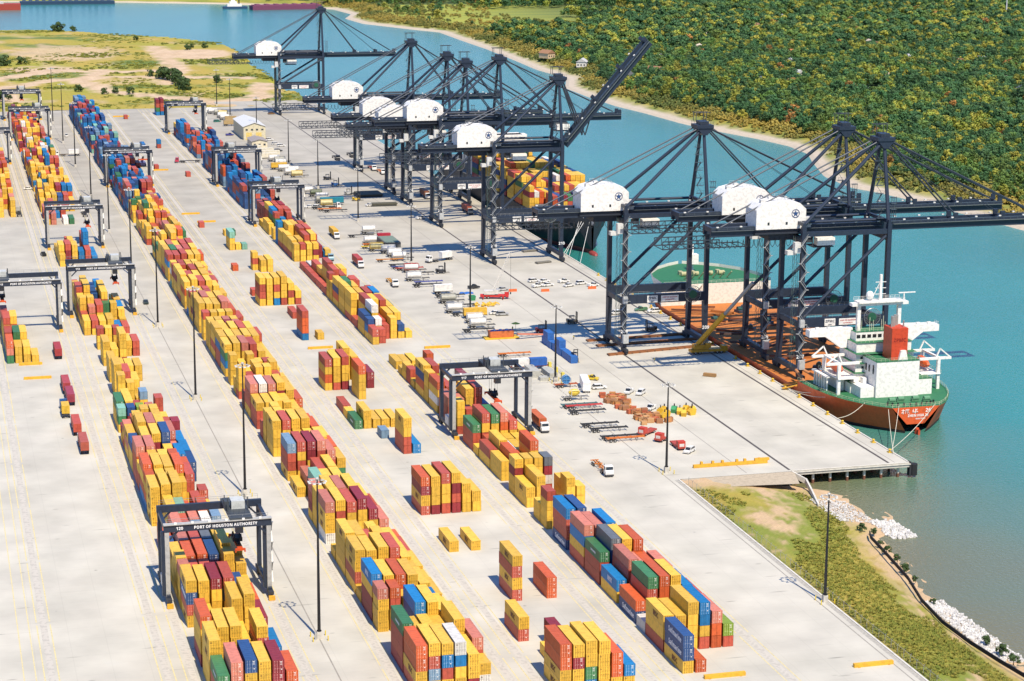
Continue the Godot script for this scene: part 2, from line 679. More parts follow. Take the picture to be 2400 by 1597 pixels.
# a crown of leaf clumps: small faces spread through an uneven volume
func crown(seed_no: int, clumps: int, faces: int, wide: float, tall: float, leaf: float) -> ArrayMesh:
	var key := "crown %d %d %.1f" % [seed_no, clumps, wide]
	if shapes.has(key):
		return shapes[key]
	var r := RandomNumberGenerator.new()
	r.seed = seed_no * 77 + 5
	var s := Shape.new()
	s.tinted = true
	for k in clumps:
		var a := r.randf() * TAU
		var h := pow(r.randf(), 0.8)
		var reach := wide * sqrt(1.0 - pow(absf(h - 0.35) / 0.68, 2.0)) * sqrt(r.randf()) * 0.82
		var p := Vector3(cos(a) * reach, tall * (0.10 + 0.80 * h), sin(a) * reach)
		var cr := wide * r.randf_range(0.22, 0.36)
		var tone := r.randf_range(0.72, 1.2)
		s.tint = Color(tone * r.randf_range(0.92, 1.1), tone, tone * r.randf_range(0.8, 1.0))
		for i in faces:
			var d := Vector3(r.randfn(), r.randfn() * 0.9 + 0.35, r.randfn()).normalized()
			var q := p + d * cr * r.randf_range(0.72, 1.08) * Vector3(1, 0.78, 1)
			var t := d.cross(Vector3(r.randfn(), r.randfn(), r.randfn())).normalized()
			var b := d.cross(t)
			var l := leaf * r.randf_range(0.6, 1.25)
			s.tri(q - t * l + d * l * 0.25, q + b * l * 1.2 - d * l * 0.2, q + t * l + d * l * 0.1)
	shapes[key] = s.done()
	return shapes[key]


func leaf_mat(c: Color) -> StandardMaterial3D:
	var key := "leaf %s" % c
	if not mats.has(key):
		var m := StandardMaterial3D.new()
		m.vertex_color_use_as_albedo = true
		m.albedo_color = c.linear_to_srgb()
		m.roughness = 0.75
		m.backlight_enabled = true
		m.backlight = Color(0.25, 0.28, 0.06)
		mats[key] = m
	return mats[key]


func bush(u: float, v: float, z: float, size: float, label: String, group: String) -> void:
	var o := thing("bush", label, "bush", W(u, v, z), rng.randf() * TAU, group)
	var c := part("foliage", crown(rng.randi_range(20, 22), 16, 26, 1.0, 1.3, 0.16), leaf_mat(Color(0.045, 0.085, 0.018)), o)
	c.scale = Vector3(size, size, size)
	var s := Shape.new()
	s.tube(Vector3(0, -0.3, 0), Vector3(0.1, 0.6, 0), 0.09, 5, 0.05)
	var st := part("stem", s, mat(0.10, 0.07, 0.04, 0.9), o)
	st.scale = Vector3(size, size, size)


func run_distance(run: Array, u: float, v: float) -> float:
	var best := 1e9
	for i in run.size() - 1:
		var a := Vector2(run[i][0], run[i][1])
		var b := Vector2(run[i + 1][0], run[i + 1][1])
		var p := Vector2(u, v)
		best = minf(best, p.distance_to(Geometry2D.get_closest_point_to_segment(p, a, b)))
	return best


func patch(u: float, v: float, cu: float, cv: float, ru: float, rv: float) -> float:
	return 1.0 - sqrt(pow((u - cu) / ru, 2) + pow((v - cv) / rv, 2))


var peninsula_edge := PackedVector2Array([Vector2(2318, -640), Vector2(2318, 74), Vector2(2302, 133), Vector2(2240, 185), Vector2(2185, 241), Vector2(2117, 276), Vector2(2031, 284), Vector2(1926, 277), Vector2(1799, 277), Vector2(1713, 270), Vector2(1640, 272), Vector2(1560, 273), Vector2(1535.5, 273), Vector2(1535.5, -640)])


func build_peninsula() -> void:
	var tracks := [
		[[1548, 212], [1600, 185], [1662, 134], [1740, 118], [1844, 142]],
		[[1690, 52], [1755, 92], [1778, 150], [1760, 205], [1752, 250]],
		[[1720, 182], [1818, 204], [1945, 207], [2074, 209]],
		[[1818, 204], [1829, 130], [1844, 100], [1751, 40]],
		[[1605, 60], [1690, 52], [1640, -60]],
		[[1560, 195], [1600, 240], [1700, 258]]]
	var s := Shape.new()
	s.tinted = true
	var step := 6.0
	var nu := int(790.0 / step)
	var nv := int(930.0 / step)
	var grid := []
	for i in nu + 1:
		var row := []
		for j in nv + 1:
			var u := 1535.5 + i * step
			var v := -640.0 + j * step
			var k := noise.get_noise_2d(u * 0.7, v * 1.4)
			var k2 := fine.get_noise_2d(u * 0.35, v * 0.7)
			var grass := Color(0.30, 0.29, 0.030).lerp(Color(0.40, 0.30, 0.050), clampf(0.5 + 1.6 * k, 0.0, 1.0))
			grass = grass.lerp(Color(0.115, 0.175, 0.03), smoothstep(0.05, 0.5, noise.get_noise_2d(u * 1.1 + 400.0, v * 0.5) + 0.3 * k2))
			var sand := Color(0.60, 0.45, 0.30).lerp(Color(0.50, 0.36, 0.22), clampf(0.5 + k2, 0.0, 1.0))
			var bare := 0.0
			for t in tracks:
				bare = maxf(bare, smoothstep(13.0, 6.0, run_distance(t, u, v) + 9.0 * k2))
			bare = maxf(bare, smoothstep(-0.05, 0.12, patch(u, v, 1985, 238, 50, 34) + 0.10 * k2))
			bare = maxf(bare, 0.75 * smoothstep(0.0, 0.25, patch(u, v, 2010, 120, 90, 55) + 0.45 * k2 + 0.1 * k))
			bare = maxf(bare, smoothstep(0.0, 0.2, patch(u, v, 1555, 235, 16, 45) + 0.4 * k2))
			bare = maxf(bare, smoothstep(0.0, 0.2, patch(u, v, 1850, 95, 40, 30) + 0.5 * k2))
			bare = maxf(bare, smoothstep(0.25, 0.55, noise.get_noise_2d(u + 40.0, v * 2.0) + 0.3 * k2) * 0.6)
			row.append([u, v, 0.15 + 0.5 * k2 + 1.2 * k + 4.0 * clampf(patch(u, v, 2120, 20, 180, 150), 0.0, 1.0) - 0.4, grass.lerp(sand, bare)])
		grid.append(row)
	for i in nu:
		for j in nv:
			var inside := 0
			for k in [[0, 0], [1, 0], [1, 1], [0, 1]]:
				var p: Array = grid[i + k[0]][j + k[1]]
				if Geometry2D.is_point_in_polygon(Vector2(p[0], p[1]), peninsula_edge):
					inside += 1
			if inside == 0:
				continue
			for k in [[0, 0], [1, 0], [1, 1], [0, 0], [1, 1], [0, 1]]:
				var p: Array = grid[i + k[0]][j + k[1]]
				var dry := Geometry2D.is_point_in_polygon(Vector2(p[0], p[1]), peninsula_edge)
				s.v.append(W(p[0], p[1], p[2] if dry else WATER_LEVEL - 0.6))
				s.c.append(p[3])
	setting("field_ground", s, coloured(grunge, 0.05, 0.95))
	# scrub on the field: one mass of low plants, and the bushes that stand out
	var mm := MultiMesh.new()
	mm.transform_format = MultiMesh.TRANSFORM_3D
	mm.use_colors = true
	mm.mesh = crown(23, 9, 14, 1.0, 0.9, 0.3)
	var put := []
	for i in 14000:
		var u := rng.randf_range(1542.0, 2300.0)
		var v := rng.randf_range(-60.0, 280.0)
		if not Geometry2D.is_point_in_polygon(Vector2(u, v), peninsula_edge):
			continue
		var near := INF
		for t in tracks:
			near = minf(near, run_distance(t, u, v))
		if near < 12.0 or patch(u, v, 1985, 238, 50, 34) > -0.1 or noise.get_noise_2d(u * 1.1 + 400.0, v * 0.5) + rng.randf_range(-0.2, 0.2) < 0.0:
			continue
		put.append(Vector2(u, v))
	mm.instance_count = put.size()
	for i in put.size():
		var sz := rng.randf_range(0.7, 2.2)
		mm.set_instance_transform(i, Transform3D(Basis(Vector3.UP, rng.randf() * TAU).scaled(Vector3(sz, sz * 0.55, sz)), W(put[i].x, put[i].y, -0.5)))
		mm.set_instance_color(i, Color(0.10, 0.15, 0.02).lerp(Color(0.33, 0.30, 0.035), rng.randf()))
	var sc := MultiMeshInstance3D.new()
	sc.name = numbered("scrub_vegetation")
	sc.multimesh = mm
	sc.material_override = leaf_mat(Color(1, 1, 1))
	add_child(sc)
	sc.set_meta("kind", "stuff")
	describe(sc, "low yellow green scrub over the open field", "scrub")
	for p in [[1757, 184, 7.0], [1748, 187, 7.5], [1738, 190, 7.5], [1727, 191, 7.0], [1718, 192, 6.0], [1668, 190, 7.5], [1660, 193, 5.0], [1700, 195, 4.5]]:
		bush(p[0], p[1], -0.3, p[2], "dark rounded thicket bush beside the sand track on the field", "thicket beside the sand track")
	for p in [[1778, 176, 4.0], [1643, 147, 4.0], [2281, 135, 7.5], [2284, 128, 5.0], [2276, 147, 4.5], [1900, 63, 7.0], [1910, 78, 5.0], [1895, 58, 6.0], [1667, 110, 4.0], [2048, 255, 4.0], [2027, 236, 4.0], [1714, 223, 4.5], [1645, 128, 3.5], [1650, 136, 3.5], [2052, 244, 3.0], [2150, 200, 3.5], [1610, 52, 6.0], [1622, 46, 7.0], [1600, 44, 6.0]]:
		bush(p[0], p[1], -0.3, p[2], "dark lone bush on the open field behind the yard", "scattered bushes on the field")


var bank_edge := [[250, 640], [700, 575], [860, 545], [943, 522], [1023, 514], [1037, 512], [1076, 505], [1094, 498], [1140, 501], [1200, 519], [1235, 531], [1274, 534], [1314, 528], [1361, 516], [1406, 508], [1475, 503], [1521, 497], [1591, 496], [1657, 498], [1725, 519], [1765, 521], [1819, 519], [1923, 525], [2037, 530], [2133, 531], [2255, 534], [2295, 515], [2394, 478], [2478, 474], [2549, 495], [2640, 490], [2720, 440], [2770, 360], [2830, 220], [2900, -200], [3000, -700]]


func bank_v(u: float) -> float:
	for i in bank_edge.size() - 1:
		if u <= bank_edge[i + 1][0]:
			return lerpf(bank_edge[i][1], bank_edge[i + 1][1], clampf((u - bank_edge[i][0]) / float(bank_edge[i + 1][0] - bank_edge[i][0]), 0.0, 1.0))
	return -700.0


func build_far_bank() -> void:
	# ground of the far bank: a strip of sand at the water, rough grass, then the wood's floor
	var s := Shape.new()
	s.tinted = true
	var offs := [-3.0, 2.0, 6.0, 11.0, 17.0, 24.0, 34.0, 50.0, 80.0, 140.0, 300.0, 700.0, 1500.0, 4000.0]
	var grid := []
	var u := 250.0
	while u < 3480.0:
		var row := []
		var e := bank_v(u)
		for j in offs.size():
			var d: float = offs[j]
			var k := fine.get_noise_2d(u * 0.5, d * 0.6 + 40.0)
			var z := WATER_LEVEL + (-0.8 if j == 0 else 1.0 + 5.0 * smoothstep(0.0, 45.0, d))
			var c := Color(0.50, 0.43, 0.33)
			if d > 7.0:
				c = c.lerp(Color(0.36, 0.30, 0.05).lerp(Color(0.16, 0.20, 0.035), clampf(0.5 + k, 0.0, 1.0)), smoothstep(7.0, 13.0, d + 4.0 * k))
			if d > 60.0:
				c = Color(0.055, 0.095, 0.024).lerp(Color(0.14, 0.18, 0.04), clampf(0.3 + k, 0.0, 1.0))
			if d >= 50.0 and d <= 160.0 and u > 2180.0 and u < 2620.0:
				c = Color(0.36, 0.36, 0.04).lerp(Color(0.22, 0.27, 0.045), clampf(0.5 + k, 0.0, 1.0))
			row.append([W(u, e + d, z), c])
		grid.append(row)
		u += 8.0
	for i in grid.size() - 1:
		for j in offs.size() - 1:
			for k in [[0, 0], [1, 0], [1, 1], [0, 0], [1, 1], [0, 1]]:
				var p: Array = grid[i + k[0]][j + k[1]]
				s.v.append(p[0])
				s.c.append(p[1])
	setting("bank_terrain", s, coloured(grunge, 0.06, 0.95))
	# where the wood opens: clearings round the houses, a road, meadows
	var roads := [[[1541, 730], [1490, 742], [1470, 775]], [[1560, 560], [1541, 737]]]
	var road := Shape.new()
	for r in [[1545, 722, 1488, 742]]:
		road.bar(W(r[0], r[1], 2.0), W(r[2], r[3], 2.0), 6.0, 0.3)
	setting("country_road", road, mat(0.42, 0.40, 0.36, 0.9))
	var open := [[2330, 640, 120, 75], [2460, 720, 70, 120], [1530, 725, 26, 30], [1455, 765, 22, 22], [1390, 775, 24, 40], [1480, 805, 14, 18]]
	var homes := [[1494, 580, 1], [2277, 940, 0], [1896, 878, 2], [1922, 886, 3], [1657, 765, 0], [1654, 548, 4], [1739, 727, 0], [2255, 1074, 0], [1710, 875, 2], [1726, 906, 0], [1457, 775, 5], [1446, 800, 0], [1613, 759, 3], [1495, 734, 0], [2051, 771, 3], [1729, 776, 1], [1801, 628, 0], [1862, 541, 2], [1773, 547, 0], [2071, 657, 3], [1480, 810, 1], [1504, 691, 4], [1648, 600, 0], [1668, 640, 2], [1585, 640, 4], [1640, 690, 0], [1900, 700, 3], [1960, 640, 0], [1830, 760, 5], [1760, 850, 0], [2150, 860, 2], [2030, 930, 0], [1560, 840, 3], [1690, 585, 2], [2110, 720, 0], [1870, 980, 1]]
	# trees: many as one wood, those that show largest each on its own
	var kinds := [crown(1, 26, 26, 5.2, 8.5, 0.62), crown(2, 24, 26, 4.6, 10.0, 0.6), crown(3, 30, 24, 6.0, 7.5, 0.66), crown(4, 22, 26, 4.2, 8.0, 0.58)]
	var far_kinds := [crown(5, 20, 14, 5.4, 9.0, 0.95), crown(6, 18, 14, 5.0, 8.0, 0.95)]
	var spots := []
	var cell := 7.2
	var uu := 860.0
	while uu < 3250.0:
		cell = 6.6 if uu < 1500.0 else (8.0 if uu < 2200.0 else 10.5)
		var e := bank_v(uu)
		var lo := maxf(e + 26.0, uu * 0.13)
		var hi := uu * 0.575 + 90.0
		var vv := lo
		while vv < hi:
			var a := uu + rng.randf_range(-0.5, 0.5) * cell
			var b := vv + rng.randf_range(-0.5, 0.5) * cell
			vv += cell
			var d := b - bank_v(a)
			var edge_noise := noise.get_noise_2d(a * 1.5, b * 1.5)
			if d < 30.0 + 14.0 * edge_noise:
				continue
			if a > 2180.0 and a < 2640.0 and d < 150.0 + 60.0 * edge_noise and rng.randf() < 0.93:
				continue
			var clear := false
			for q in open:
				if patch(a, b, q[0], q[1], q[2], q[3]) > 0.0:
					clear = true
			for h in homes:
				if absf(a - h[0] + 6.0) < 14.0 and absf(b - h[1]) < 10.0:
					clear = true
			for r in roads:
				if run_distance(r, a, b) < 5.0:
					clear = true
			if clear or rng.randf() < 0.05 + 0.5 * smoothstep(0.25, 0.5, noise.get_noise_2d(a * 0.8 + 77.0, b * 0.8)):
				continue
			spots.append([a, b, a * a + b * b])
		uu += cell
	spots.sort_custom(func(p, q): return p[2] < q[2])
	var words_for := ["broad green tree at the edge of the wood across the water", "dark green tree in the wood across the water", "yellow green tree in the wood across the water", "rusty brown tree in the wood across the water"]
	var tones := [Color(0.115, 0.195, 0.036), Color(0.050, 0.130, 0.040), Color(0.28, 0.29, 0.035), Color(0.36, 0.17, 0.04)]
	var trunk := Shape.new()
	trunk.tube(Vector3(0, -1, 0), Vector3(0, 4.5, 0), 0.32, 6, 0.2)
	for i in 4:
		var a := i * 1.7
		trunk.tube(Vector3(0, 2.2 + i * 0.5, 0), Vector3(cos(a) * 2.2, 4.8 + i * 0.5, sin(a) * 2.2), 0.13, 4, 0.06)
	var tm := trunk.done()
	var singles := 290
	var lots := [[], [], []]
	for i in spots.size():
		var p: Array = spots[i]
		var k: float = noise.get_noise_2d(p[0] * 1.3 + 11.0, p[1] * 1.3)
		var kind := 1
		if k > 0.06:
			kind = 0
		if k > 0.28 and rng.randf() < 0.6:
			kind = 2
		if rng.randf() < 0.012:
			kind = 3
		if rng.randf() < 0.25:
			kind = (kind + 1) % 3
		var size := rng.randf_range(0.75, 1.25) * (0.75 if p[1] - bank_v(p[0]) < 48.0 else 1.0)
		if p[0] < 1250.0:
			size *= 0.82
		var ground := WATER_LEVEL + 1.0 + 5.0 * smoothstep(0.0, 45.0, p[1] - bank_v(p[0]))
		if i < singles:
			var o := thing("tree", words_for[kind], "tree", W(p[0], p[1], ground), rng.randf() * TAU, "trees at the near edge of the wood across the water")
			var c := part("crown", kinds[rng.randi_range(0, 3)], leaf_mat(tones[kind]), o)
			c.position.y = 2.2 * size
			c.scale = Vector3.ONE * size
			var tr := part("trunk", tm, mat(0.11, 0.085, 0.06, 0.9), o)
			tr.scale = Vector3.ONE * size
		else:
			var c: Color = tones[kind]
			var f := rng.randf_range(0.75, 1.25)
			var which := 2 if p[0] > 1900.0 else rng.randi_range(0, 1)
			lots[which].append([Transform3D(Basis(Vector3.UP, rng.randf() * TAU).scaled(Vector3(size, size * rng.randf_range(0.85, 1.2), size)), W(p[0], p[1], ground + 1.6 * size)), Color(c.r * f * rng.randf_range(0.85, 1.15), c.g * f, c.b * f)])
	var root := thing("forest", "wooded residential far bank seen as one mass of tree crowns", "forest")
	root.set_meta("kind", "stuff")
	for q in 3:
		var mm := MultiMesh.new()
		mm.transform_format = MultiMesh.TRANSFORM_3D
		mm.use_colors = true
		mm.mesh = [kinds[0], kinds[2], far_kinds[0]][q]
		mm.instance_count = lots[q].size()
		for i in lots[q].size():
			mm.set_instance_transform(i, lots[q][i][0])
			mm.set_instance_color(i, lots[q][i][1])
		var o := MultiMeshInstance3D.new()
		o.name = "tree_crowns"
		o.multimesh = mm
		o.material_override = leaf_mat(Color(1, 1, 1))
		root.add_child(o, true)
		o.set_meta("kind", "stuff")
	print("trees ", spots.size())
	# shrubs and long grass between the sand and the trees
	var sh := MultiMesh.new()
	sh.transform_format = MultiMesh.TRANSFORM_3D
	sh.use_colors = true
	sh.mesh = crown(7, 9, 14, 1.6, 1.8, 0.42)
	var sp := []
	for i in 9000:
		var a := rng.randf_range(870.0, 2700.0)
		var d := rng.randf_range(10.0, 40.0) if rng.randf() < 0.75 or a < 2150.0 else rng.randf_range(10.0, 170.0)
		var b := bank_v(a) + d
		if rng.randf() < smoothstep(9.0, 26.0, d + 8.0 * fine.get_noise_2d(a * 0.3, b * 0.3)):
			sp.append([a, b, d])
	sh.instance_count = sp.size()
	for i in sp.size():
		var q: Array = sp[i]
		var sz := rng.randf_range(0.6, 1.7) * (0.6 + 0.02 * minf(q[2], 40.0))
		sh.set_instance_transform(i, Transform3D(Basis(Vector3.UP, rng.randf() * TAU).scaled(Vector3(sz, sz * 0.8, sz)), W(q[0], q[1], WATER_LEVEL + 1.0 + 5.0 * smoothstep(0.0, 45.0, q[2]))))
		var mix := clampf(0.5 + 1.4 * noise.get_noise_2d(q[0], q[1]) + rng.randf_range(-0.3, 0.3), 0.0, 1.0)
		sh.set_instance_color(i, Color(0.105, 0.135, 0.025).lerp(Color(0.36, 0.27, 0.045), mix))
	var so := MultiMeshInstance3D.new()
	so.name = numbered("shore_vegetation")
	so.multimesh = sh
	so.material_override = leaf_mat(Color(1, 1, 1))
	add_child(so)
	so.set_meta("kind", "stuff")
	describe(so, "ochre and green shrubs and long grass along the far shore", "shrubs")
	# stones at the far water's edge
	# houses among the trees
	var look := [["small white house with a pale grey roof among the trees", Color(0.72, 0.70, 0.66), Color(0.5, 0.5, 0.5)], ["grey blue house with a dark roof among the trees", Color(0.32, 0.36, 0.46), Color(0.12, 0.13, 0.16)], ["tan house with a brown roof among the trees", Color(0.62, 0.47, 0.30), Color(0.32, 0.17, 0.09)], ["cream house with a bright roof among the trees", Color(0.72, 0.62, 0.44), Color(0.60, 0.52, 0.40)], ["white cottage with a dark grey roof among the trees", Color(0.66, 0.66, 0.64), Color(0.16, 0.17, 0.19)], ["long house with an orange tiled roof at a clearing", Color(0.74, 0.66, 0.55), Color(0.55, 0.20, 0.07)]]
	for h in homes:
		var l: Array = look[h[2]]
		var ln := 15.0 if h[2] == 5 else rng.randf_range(10.0, 14.0)
		var o := thing("house", l[0], "house", W(h[0], h[1], 1.6), rng.randf_range(-0.6, 0.6) + (PI / 2 if h[2] == 5 else 0.0), "houses among the trees across the water")
		var b := Shape.new()
		b.box(Vector3(0, 2.2, 0), Vector3(8.5, 4.6, ln))
		part("wall", b, mat(l[1].r, l[1].g, l[1].b, 0.8), o)
		b = Shape.new()
		b.extrude(PackedVector2Array([Vector2(-4.8, 0), Vector2(4.8, 0), Vector2(0, 3.0)]), Vector3(0, 4.45, -ln / 2 - 0.5), Vector3.RIGHT, Vector3.UP, Vector3(0, 0, ln + 1.0))
		part("roof", b, mat(l[2].r, l[2].g, l[2].b, 0.8), o)
		b = Shape.new()
		b.box(Vector3(0, 2.0, 0), Vector3(1.2, 1.3, 0.1))
		for w in 3:
			var win := part("window", b, mat(0.04, 0.05, 0.06, 0.2), o)
			win.position = Vector3(-2.7 + 2.7 * w, 0, ln / 2 + 0.04)
	var mast := thing("radio_mast", "thin pale radio mast rising above the wood", "mast", W(2241, 1202, 1.5))
	var b2 := Shape.new()
	b2.tube(Vector3.ZERO, Vector3(0, 44, 0), 0.9, 6, 0.5)
	part("pole", b2, mat(0.62, 0.63, 0.62, 0.6), mast)
	b2 = Shape.new()
	b2.box(Vector3(0, 44.6, 0), Vector3(2.2, 1.2, 2.2))
	part("antenna", b2, mat(0.5, 0.5, 0.5, 0.6), mast)


var NAVY: StandardMaterial3D
var STEEL: StandardMaterial3D
var WHITE: StandardMaterial3D
var BLACK: StandardMaterial3D


func palette() -> void:
	NAVY = mat(0.022, 0.033, 0.058, 0.45)
	STEEL = mat(0.36, 0.37, 0.37, 0.5, 0.3)
	WHITE = mat(0.82, 0.81, 0.78, 0.5)
	BLACK = mat(0.014, 0.015, 0.018, 0.6)


func railing(s: Shape, a: Vector3, b: Vector3, gap := 3.0) -> void:
	var n := maxi(1, int(a.distance_to(b) / gap))
	for i in n + 1:
		var p := a.lerp(b, float(i) / n)
		s.bar(p, p + Vector3(0, 1.1, 0), 0.06, 0.06)
	s.bar(a + Vector3(0, 1.1, 0), b + Vector3(0, 1.1, 0), 0.06, 0.06)
	s.bar(a + Vector3(0, 0.6, 0), b + Vector3(0, 0.6, 0), 0.05, 0.05)


func star_badge(o: Node3D, at: Vector3, r: float) -> void:
	# a dark blue ring with a five-pointed star, facing +z
	var s := Shape.new()
	s.ring(at, Vector3.BACK, r, r * 0.09, 20)
	part("badge_ring", s, mat(0.02, 0.05, 0.16, 0.5), o)
	var pts := PackedVector2Array()
	for i in 10:
		var a := PI / 2 + TAU * i / 10.0
		var q := r * (0.86 if i % 2 == 0 else 0.36)
		pts.append(Vector2(cos(a) * q, sin(a) * q))
	s = Shape.new()
	s.extrude(pts, at - Vector3(0, 0, 0.03), Vector3.RIGHT, Vector3.UP, Vector3(0, 0, 0.12))
	part("badge_star", s, mat(0.03, 0.08, 0.22, 0.5), o)


# a ship-to-shore crane. Local x runs from the landside rail to the water, z towards the camera, the front legs at z = 0
func shore_crane(u: float, v: float, z0: float, tall: bool, lift: float, number: String, label: String, trolley_x: float) -> void:
	var t := thing("ship_to_shore_crane", label, "crane", W(u, v, z0), 0.0, "dark blue ship-to-shore cranes along the berth")
	var g := 48.8 if tall else 38.8        # underside of the girders
	var top := 79.5 if tall else 72.0
	var B := 18.0                           # leg spacing along the rails
	var G := 31.0                           # rail gauge
	var reach := 93.0 if tall else 84.0
	var mid := -B / 2
	# legs, each with the haunch above the sill
	for x in [0.0, G]:
		for z in [0.0, -B]:
			var s := Shape.new()
			var zin := 1.0 if z < -1.0 else -1.0
			s.box(Vector3(x, (g + 17.0) / 2 + 1.6, z), Vector3(1.5, g - 17.0 + 3.2, 1.7))
			s.extrude(PackedVector2Array([Vector2(-0.9, 3.6), Vector2(0.9, 3.6), Vector2(0.85 + (0.0 if zin < 0 else 1.3), 17.2), Vector2(-0.85 - (1.3 if zin < 0 else 0.0), 17.2)]), Vector3(x - 0.75, 0, z), Vector3.BACK, Vector3.UP, Vector3(1.5, 0, 0))
			var leg := part("leg", s, NAVY, t)
			if z == 0.0:
				var nm := part("number", words(number, 1.7), mat(0.8, 0.8, 0.78, 0.6, 0.0, false), leg)
				nm.position = Vector3(x, 8.0, z + 0.94)
	for x in [0.0, G]:
		var s := Shape.new()
		s.box(Vector3(x, 3.0, mid), Vector3(1.6, 1.7, B + 3.0))
		part("sill_beam", s, NAVY, t)
		s = Shape.new()
		s.box(Vector3(x, 18.6, mid), Vector3(1.2, 1.8, B - 1.7))
		part("side_tie", s, NAVY, t)
		for z in [1.6, -B - 1.6]:
			s = Shape.new()
			s.box(Vector3(x, 1.55, z), Vector3(1.1, 1.0, 5.6))
			s.box(Vector3(x, 0.85, z - 1.6), Vector3(0.9, 0.7, 2.4))
			s.box(Vector3(x, 0.85, z + 1.6), Vector3(0.9, 0.7, 2.4))
			var bogie := part("bogie", s, mat(0.03, 0.035, 0.045, 0.6), t)
			s = Shape.new()
			for k in 4:
				s.tube(Vector3(x - 0.2, 0.38, z - 2.3 + k * 1.53), Vector3(x + 0.2, 0.38, z - 2.3 + k * 1.53), 0.37, 10)
			part("wheels", s, BLACK, bogie)
	# portal beams across, with the signs and diagonals
	for z in [0.0, -B]:
		var s := Shape.new()
		s.box(Vector3(G / 2, 19.5, z), Vector3(G - 1.5, 3.2, 1.5))
		var beam := part("portal_beam", s, NAVY, t)
		s = Shape.new()
		railing(s, Vector3(1, 21.1, z + 0.6), Vector3(G - 1, 21.1, z + 0.6), 2.0)
		part("handrail", s, STEEL, beam)
		if z == 0.0:
			s = Shape.new()
			s.box(Vector3(10.4, 19.4, z + 0.84), Vector3(3.9, 2.5, 0.12))
			var sign := part("sign_board", s, WHITE, t)
			var tx := part("sign_text", words("ZPMC", 1.25), mat(0.02, 0.03, 0.06, 0.6, 0.0, false), sign)
			tx.position = Vector3(10.4, 19.75, z + 0.93)
			var tx2 := part("sign_text", words("2009", 0.6), mat(0.02, 0.03, 0.06, 0.6, 0.0, false), sign)
			tx2.position = Vector3(10.4, 18.6, z + 0.93)
			s = Shape.new()
			s.box(Vector3(17.0, 19.4, z + 0.84), Vector3(6.6, 2.2, 0.12))
			var sign2 := part("sign_board", s, WHITE, t)
			for r in 2:
				var tx3 := part("sign_text", words(["PORT OF HOUSTON", "AUTHORITY"][r], 0.62), mat(0.45, 0.03, 0.03, 0.6, 0.0, false), sign2)
				tx3.position = Vector3(17.0, 19.85 - 0.9 * r, z + 0.93)
		s = Shape.new()
		s.tube(Vector3(0.6, 21.0, z), Vector3(G - 1.0, g - 0.6, z), 0.62, 8)
		part("diagonal_brace", s, NAVY, t)
		s = Shape.new()
		s.box(Vector3(G / 2, g + 0.9, z), Vector3(G - 1.5, 1.6, 1.1))
		part("upper_tie", s, NAVY, t)
	for x in [0.0, G]:
		var s := Shape.new()
		s.box(Vector3(x, g - 1.2, mid), Vector3(1.4, 2.2, B - 1.7))
		s.box(Vector3(x, g + 4.2, mid), Vector3(1.0, 1.1, B + 1.2))
		part("cross_beam", s, NAVY, t)
		for z in [0.0, -B]:
			s = Shape.new()
			s.box(Vector3(x, g + 3.2, z), Vector3(1.2, 2.0, 1.3))
			part("leg_head", s, NAVY, t)
	# twin girders
	for k in [-1, 1]:
		var s := Shape.new()
		var z: float = mid + 3.4 * k
		s.box(Vector3((G + 2.5 - 31.0) / 2, g + 1.75, z), Vector3(G + 2.5 + 31.0, 3.3, 1.15))
		s.box(Vector3((G + 2.5 - 31.0) / 2, g + 0.3, z - 0.75 * k), Vector3(G + 2.5 + 31.0, 0.25, 0.4))
		var gd := part("girder", s, NAVY, t)
		s = Shape.new()
		s.box(Vector3((G - 31.0) / 2, g + 2.2, z + 1.05 * k), Vector3(G + 31.0, 0.12, 0.9))
		railing(s, Vector3(-31.0, g + 2.3, z + 1.45 * k), Vector3(-14.5, g + 2.3, z + 1.45 * k), 2.4)
		railing(s, Vector3(3.0, g + 2.3, z + 1.45 * k), Vector3(G, g + 2.3, z + 1.45 * k), 2.4)
		part("walkway", s, mat(0.10, 0.12, 0.13, 0.6), gd)
		s = Shape.new()
		for i in 8:
			s.box(Vector3(-29.0 + i * 8.3, g + 3.6, z + 1.2 * k), Vector3(0.8, 0.35, 0.5))
		part("floodlight", s, mat(0.75, 0.75, 0.72, 0.4), gd)
	for x in [-30.4, -14.0, 9.0, G + 2.0]:
		var s := Shape.new()
		s.box(Vector3(x, g + 2.5, mid), Vector3(1.1, 1.6, 5.8))
		part("girder_tie", s, NAVY, t)
	# boom, level or lifted about its hinge
	var bl := reach - G - 3.0
	var dirx := Vector3(cos(lift), sin(lift), 0)
	var upx := Vector3(-sin(lift), cos(lift), 0)
	var hinge := Vector3(G + 3.0, g + 1.75, mid)
	var bas := Basis(dirx, upx, Vector3.BACK)
	for k in [-1, 1]:
		var s := Shape.new()
		s.box(hinge + dirx * bl / 2 + Vector3(0, 0, 3.0 * k), Vector3(bl, 3.0, 1.05), bas)
		var bm := part("boom", s, NAVY, t)
		s = Shape.new()
		var a := hinge + upx * 0.6 + Vector3(0, 0, 4.1 * k)
		s.box(a + dirx * bl / 2, Vector3(bl, 0.12, 0.9), bas)
		for i in int(bl / 2.6):
			var p := a + dirx * (i * 2.6 + 0.5) + Vector3(0, 0, 0.4 * k)
			s.bar(p, p + upx * 1.1, 0.06, 0.06)
		s.bar(a + upx * 1.1 + Vector3(0, 0, 0.4 * k), a + dirx * bl + upx * 1.1 + Vector3(0, 0, 0.4 * k), 0.06, 0.06)
		part("walkway", s, mat(0.12, 0.15, 0.15, 0.6), bm)
		s = Shape.new()
		for i in 6:
			s.box(hinge + dirx * (5.0 + i * 9.0) + upx * 2.0 + Vector3(0, 0, 3.6 * k), Vector3(0.8, 0.4, 0.5), bas)
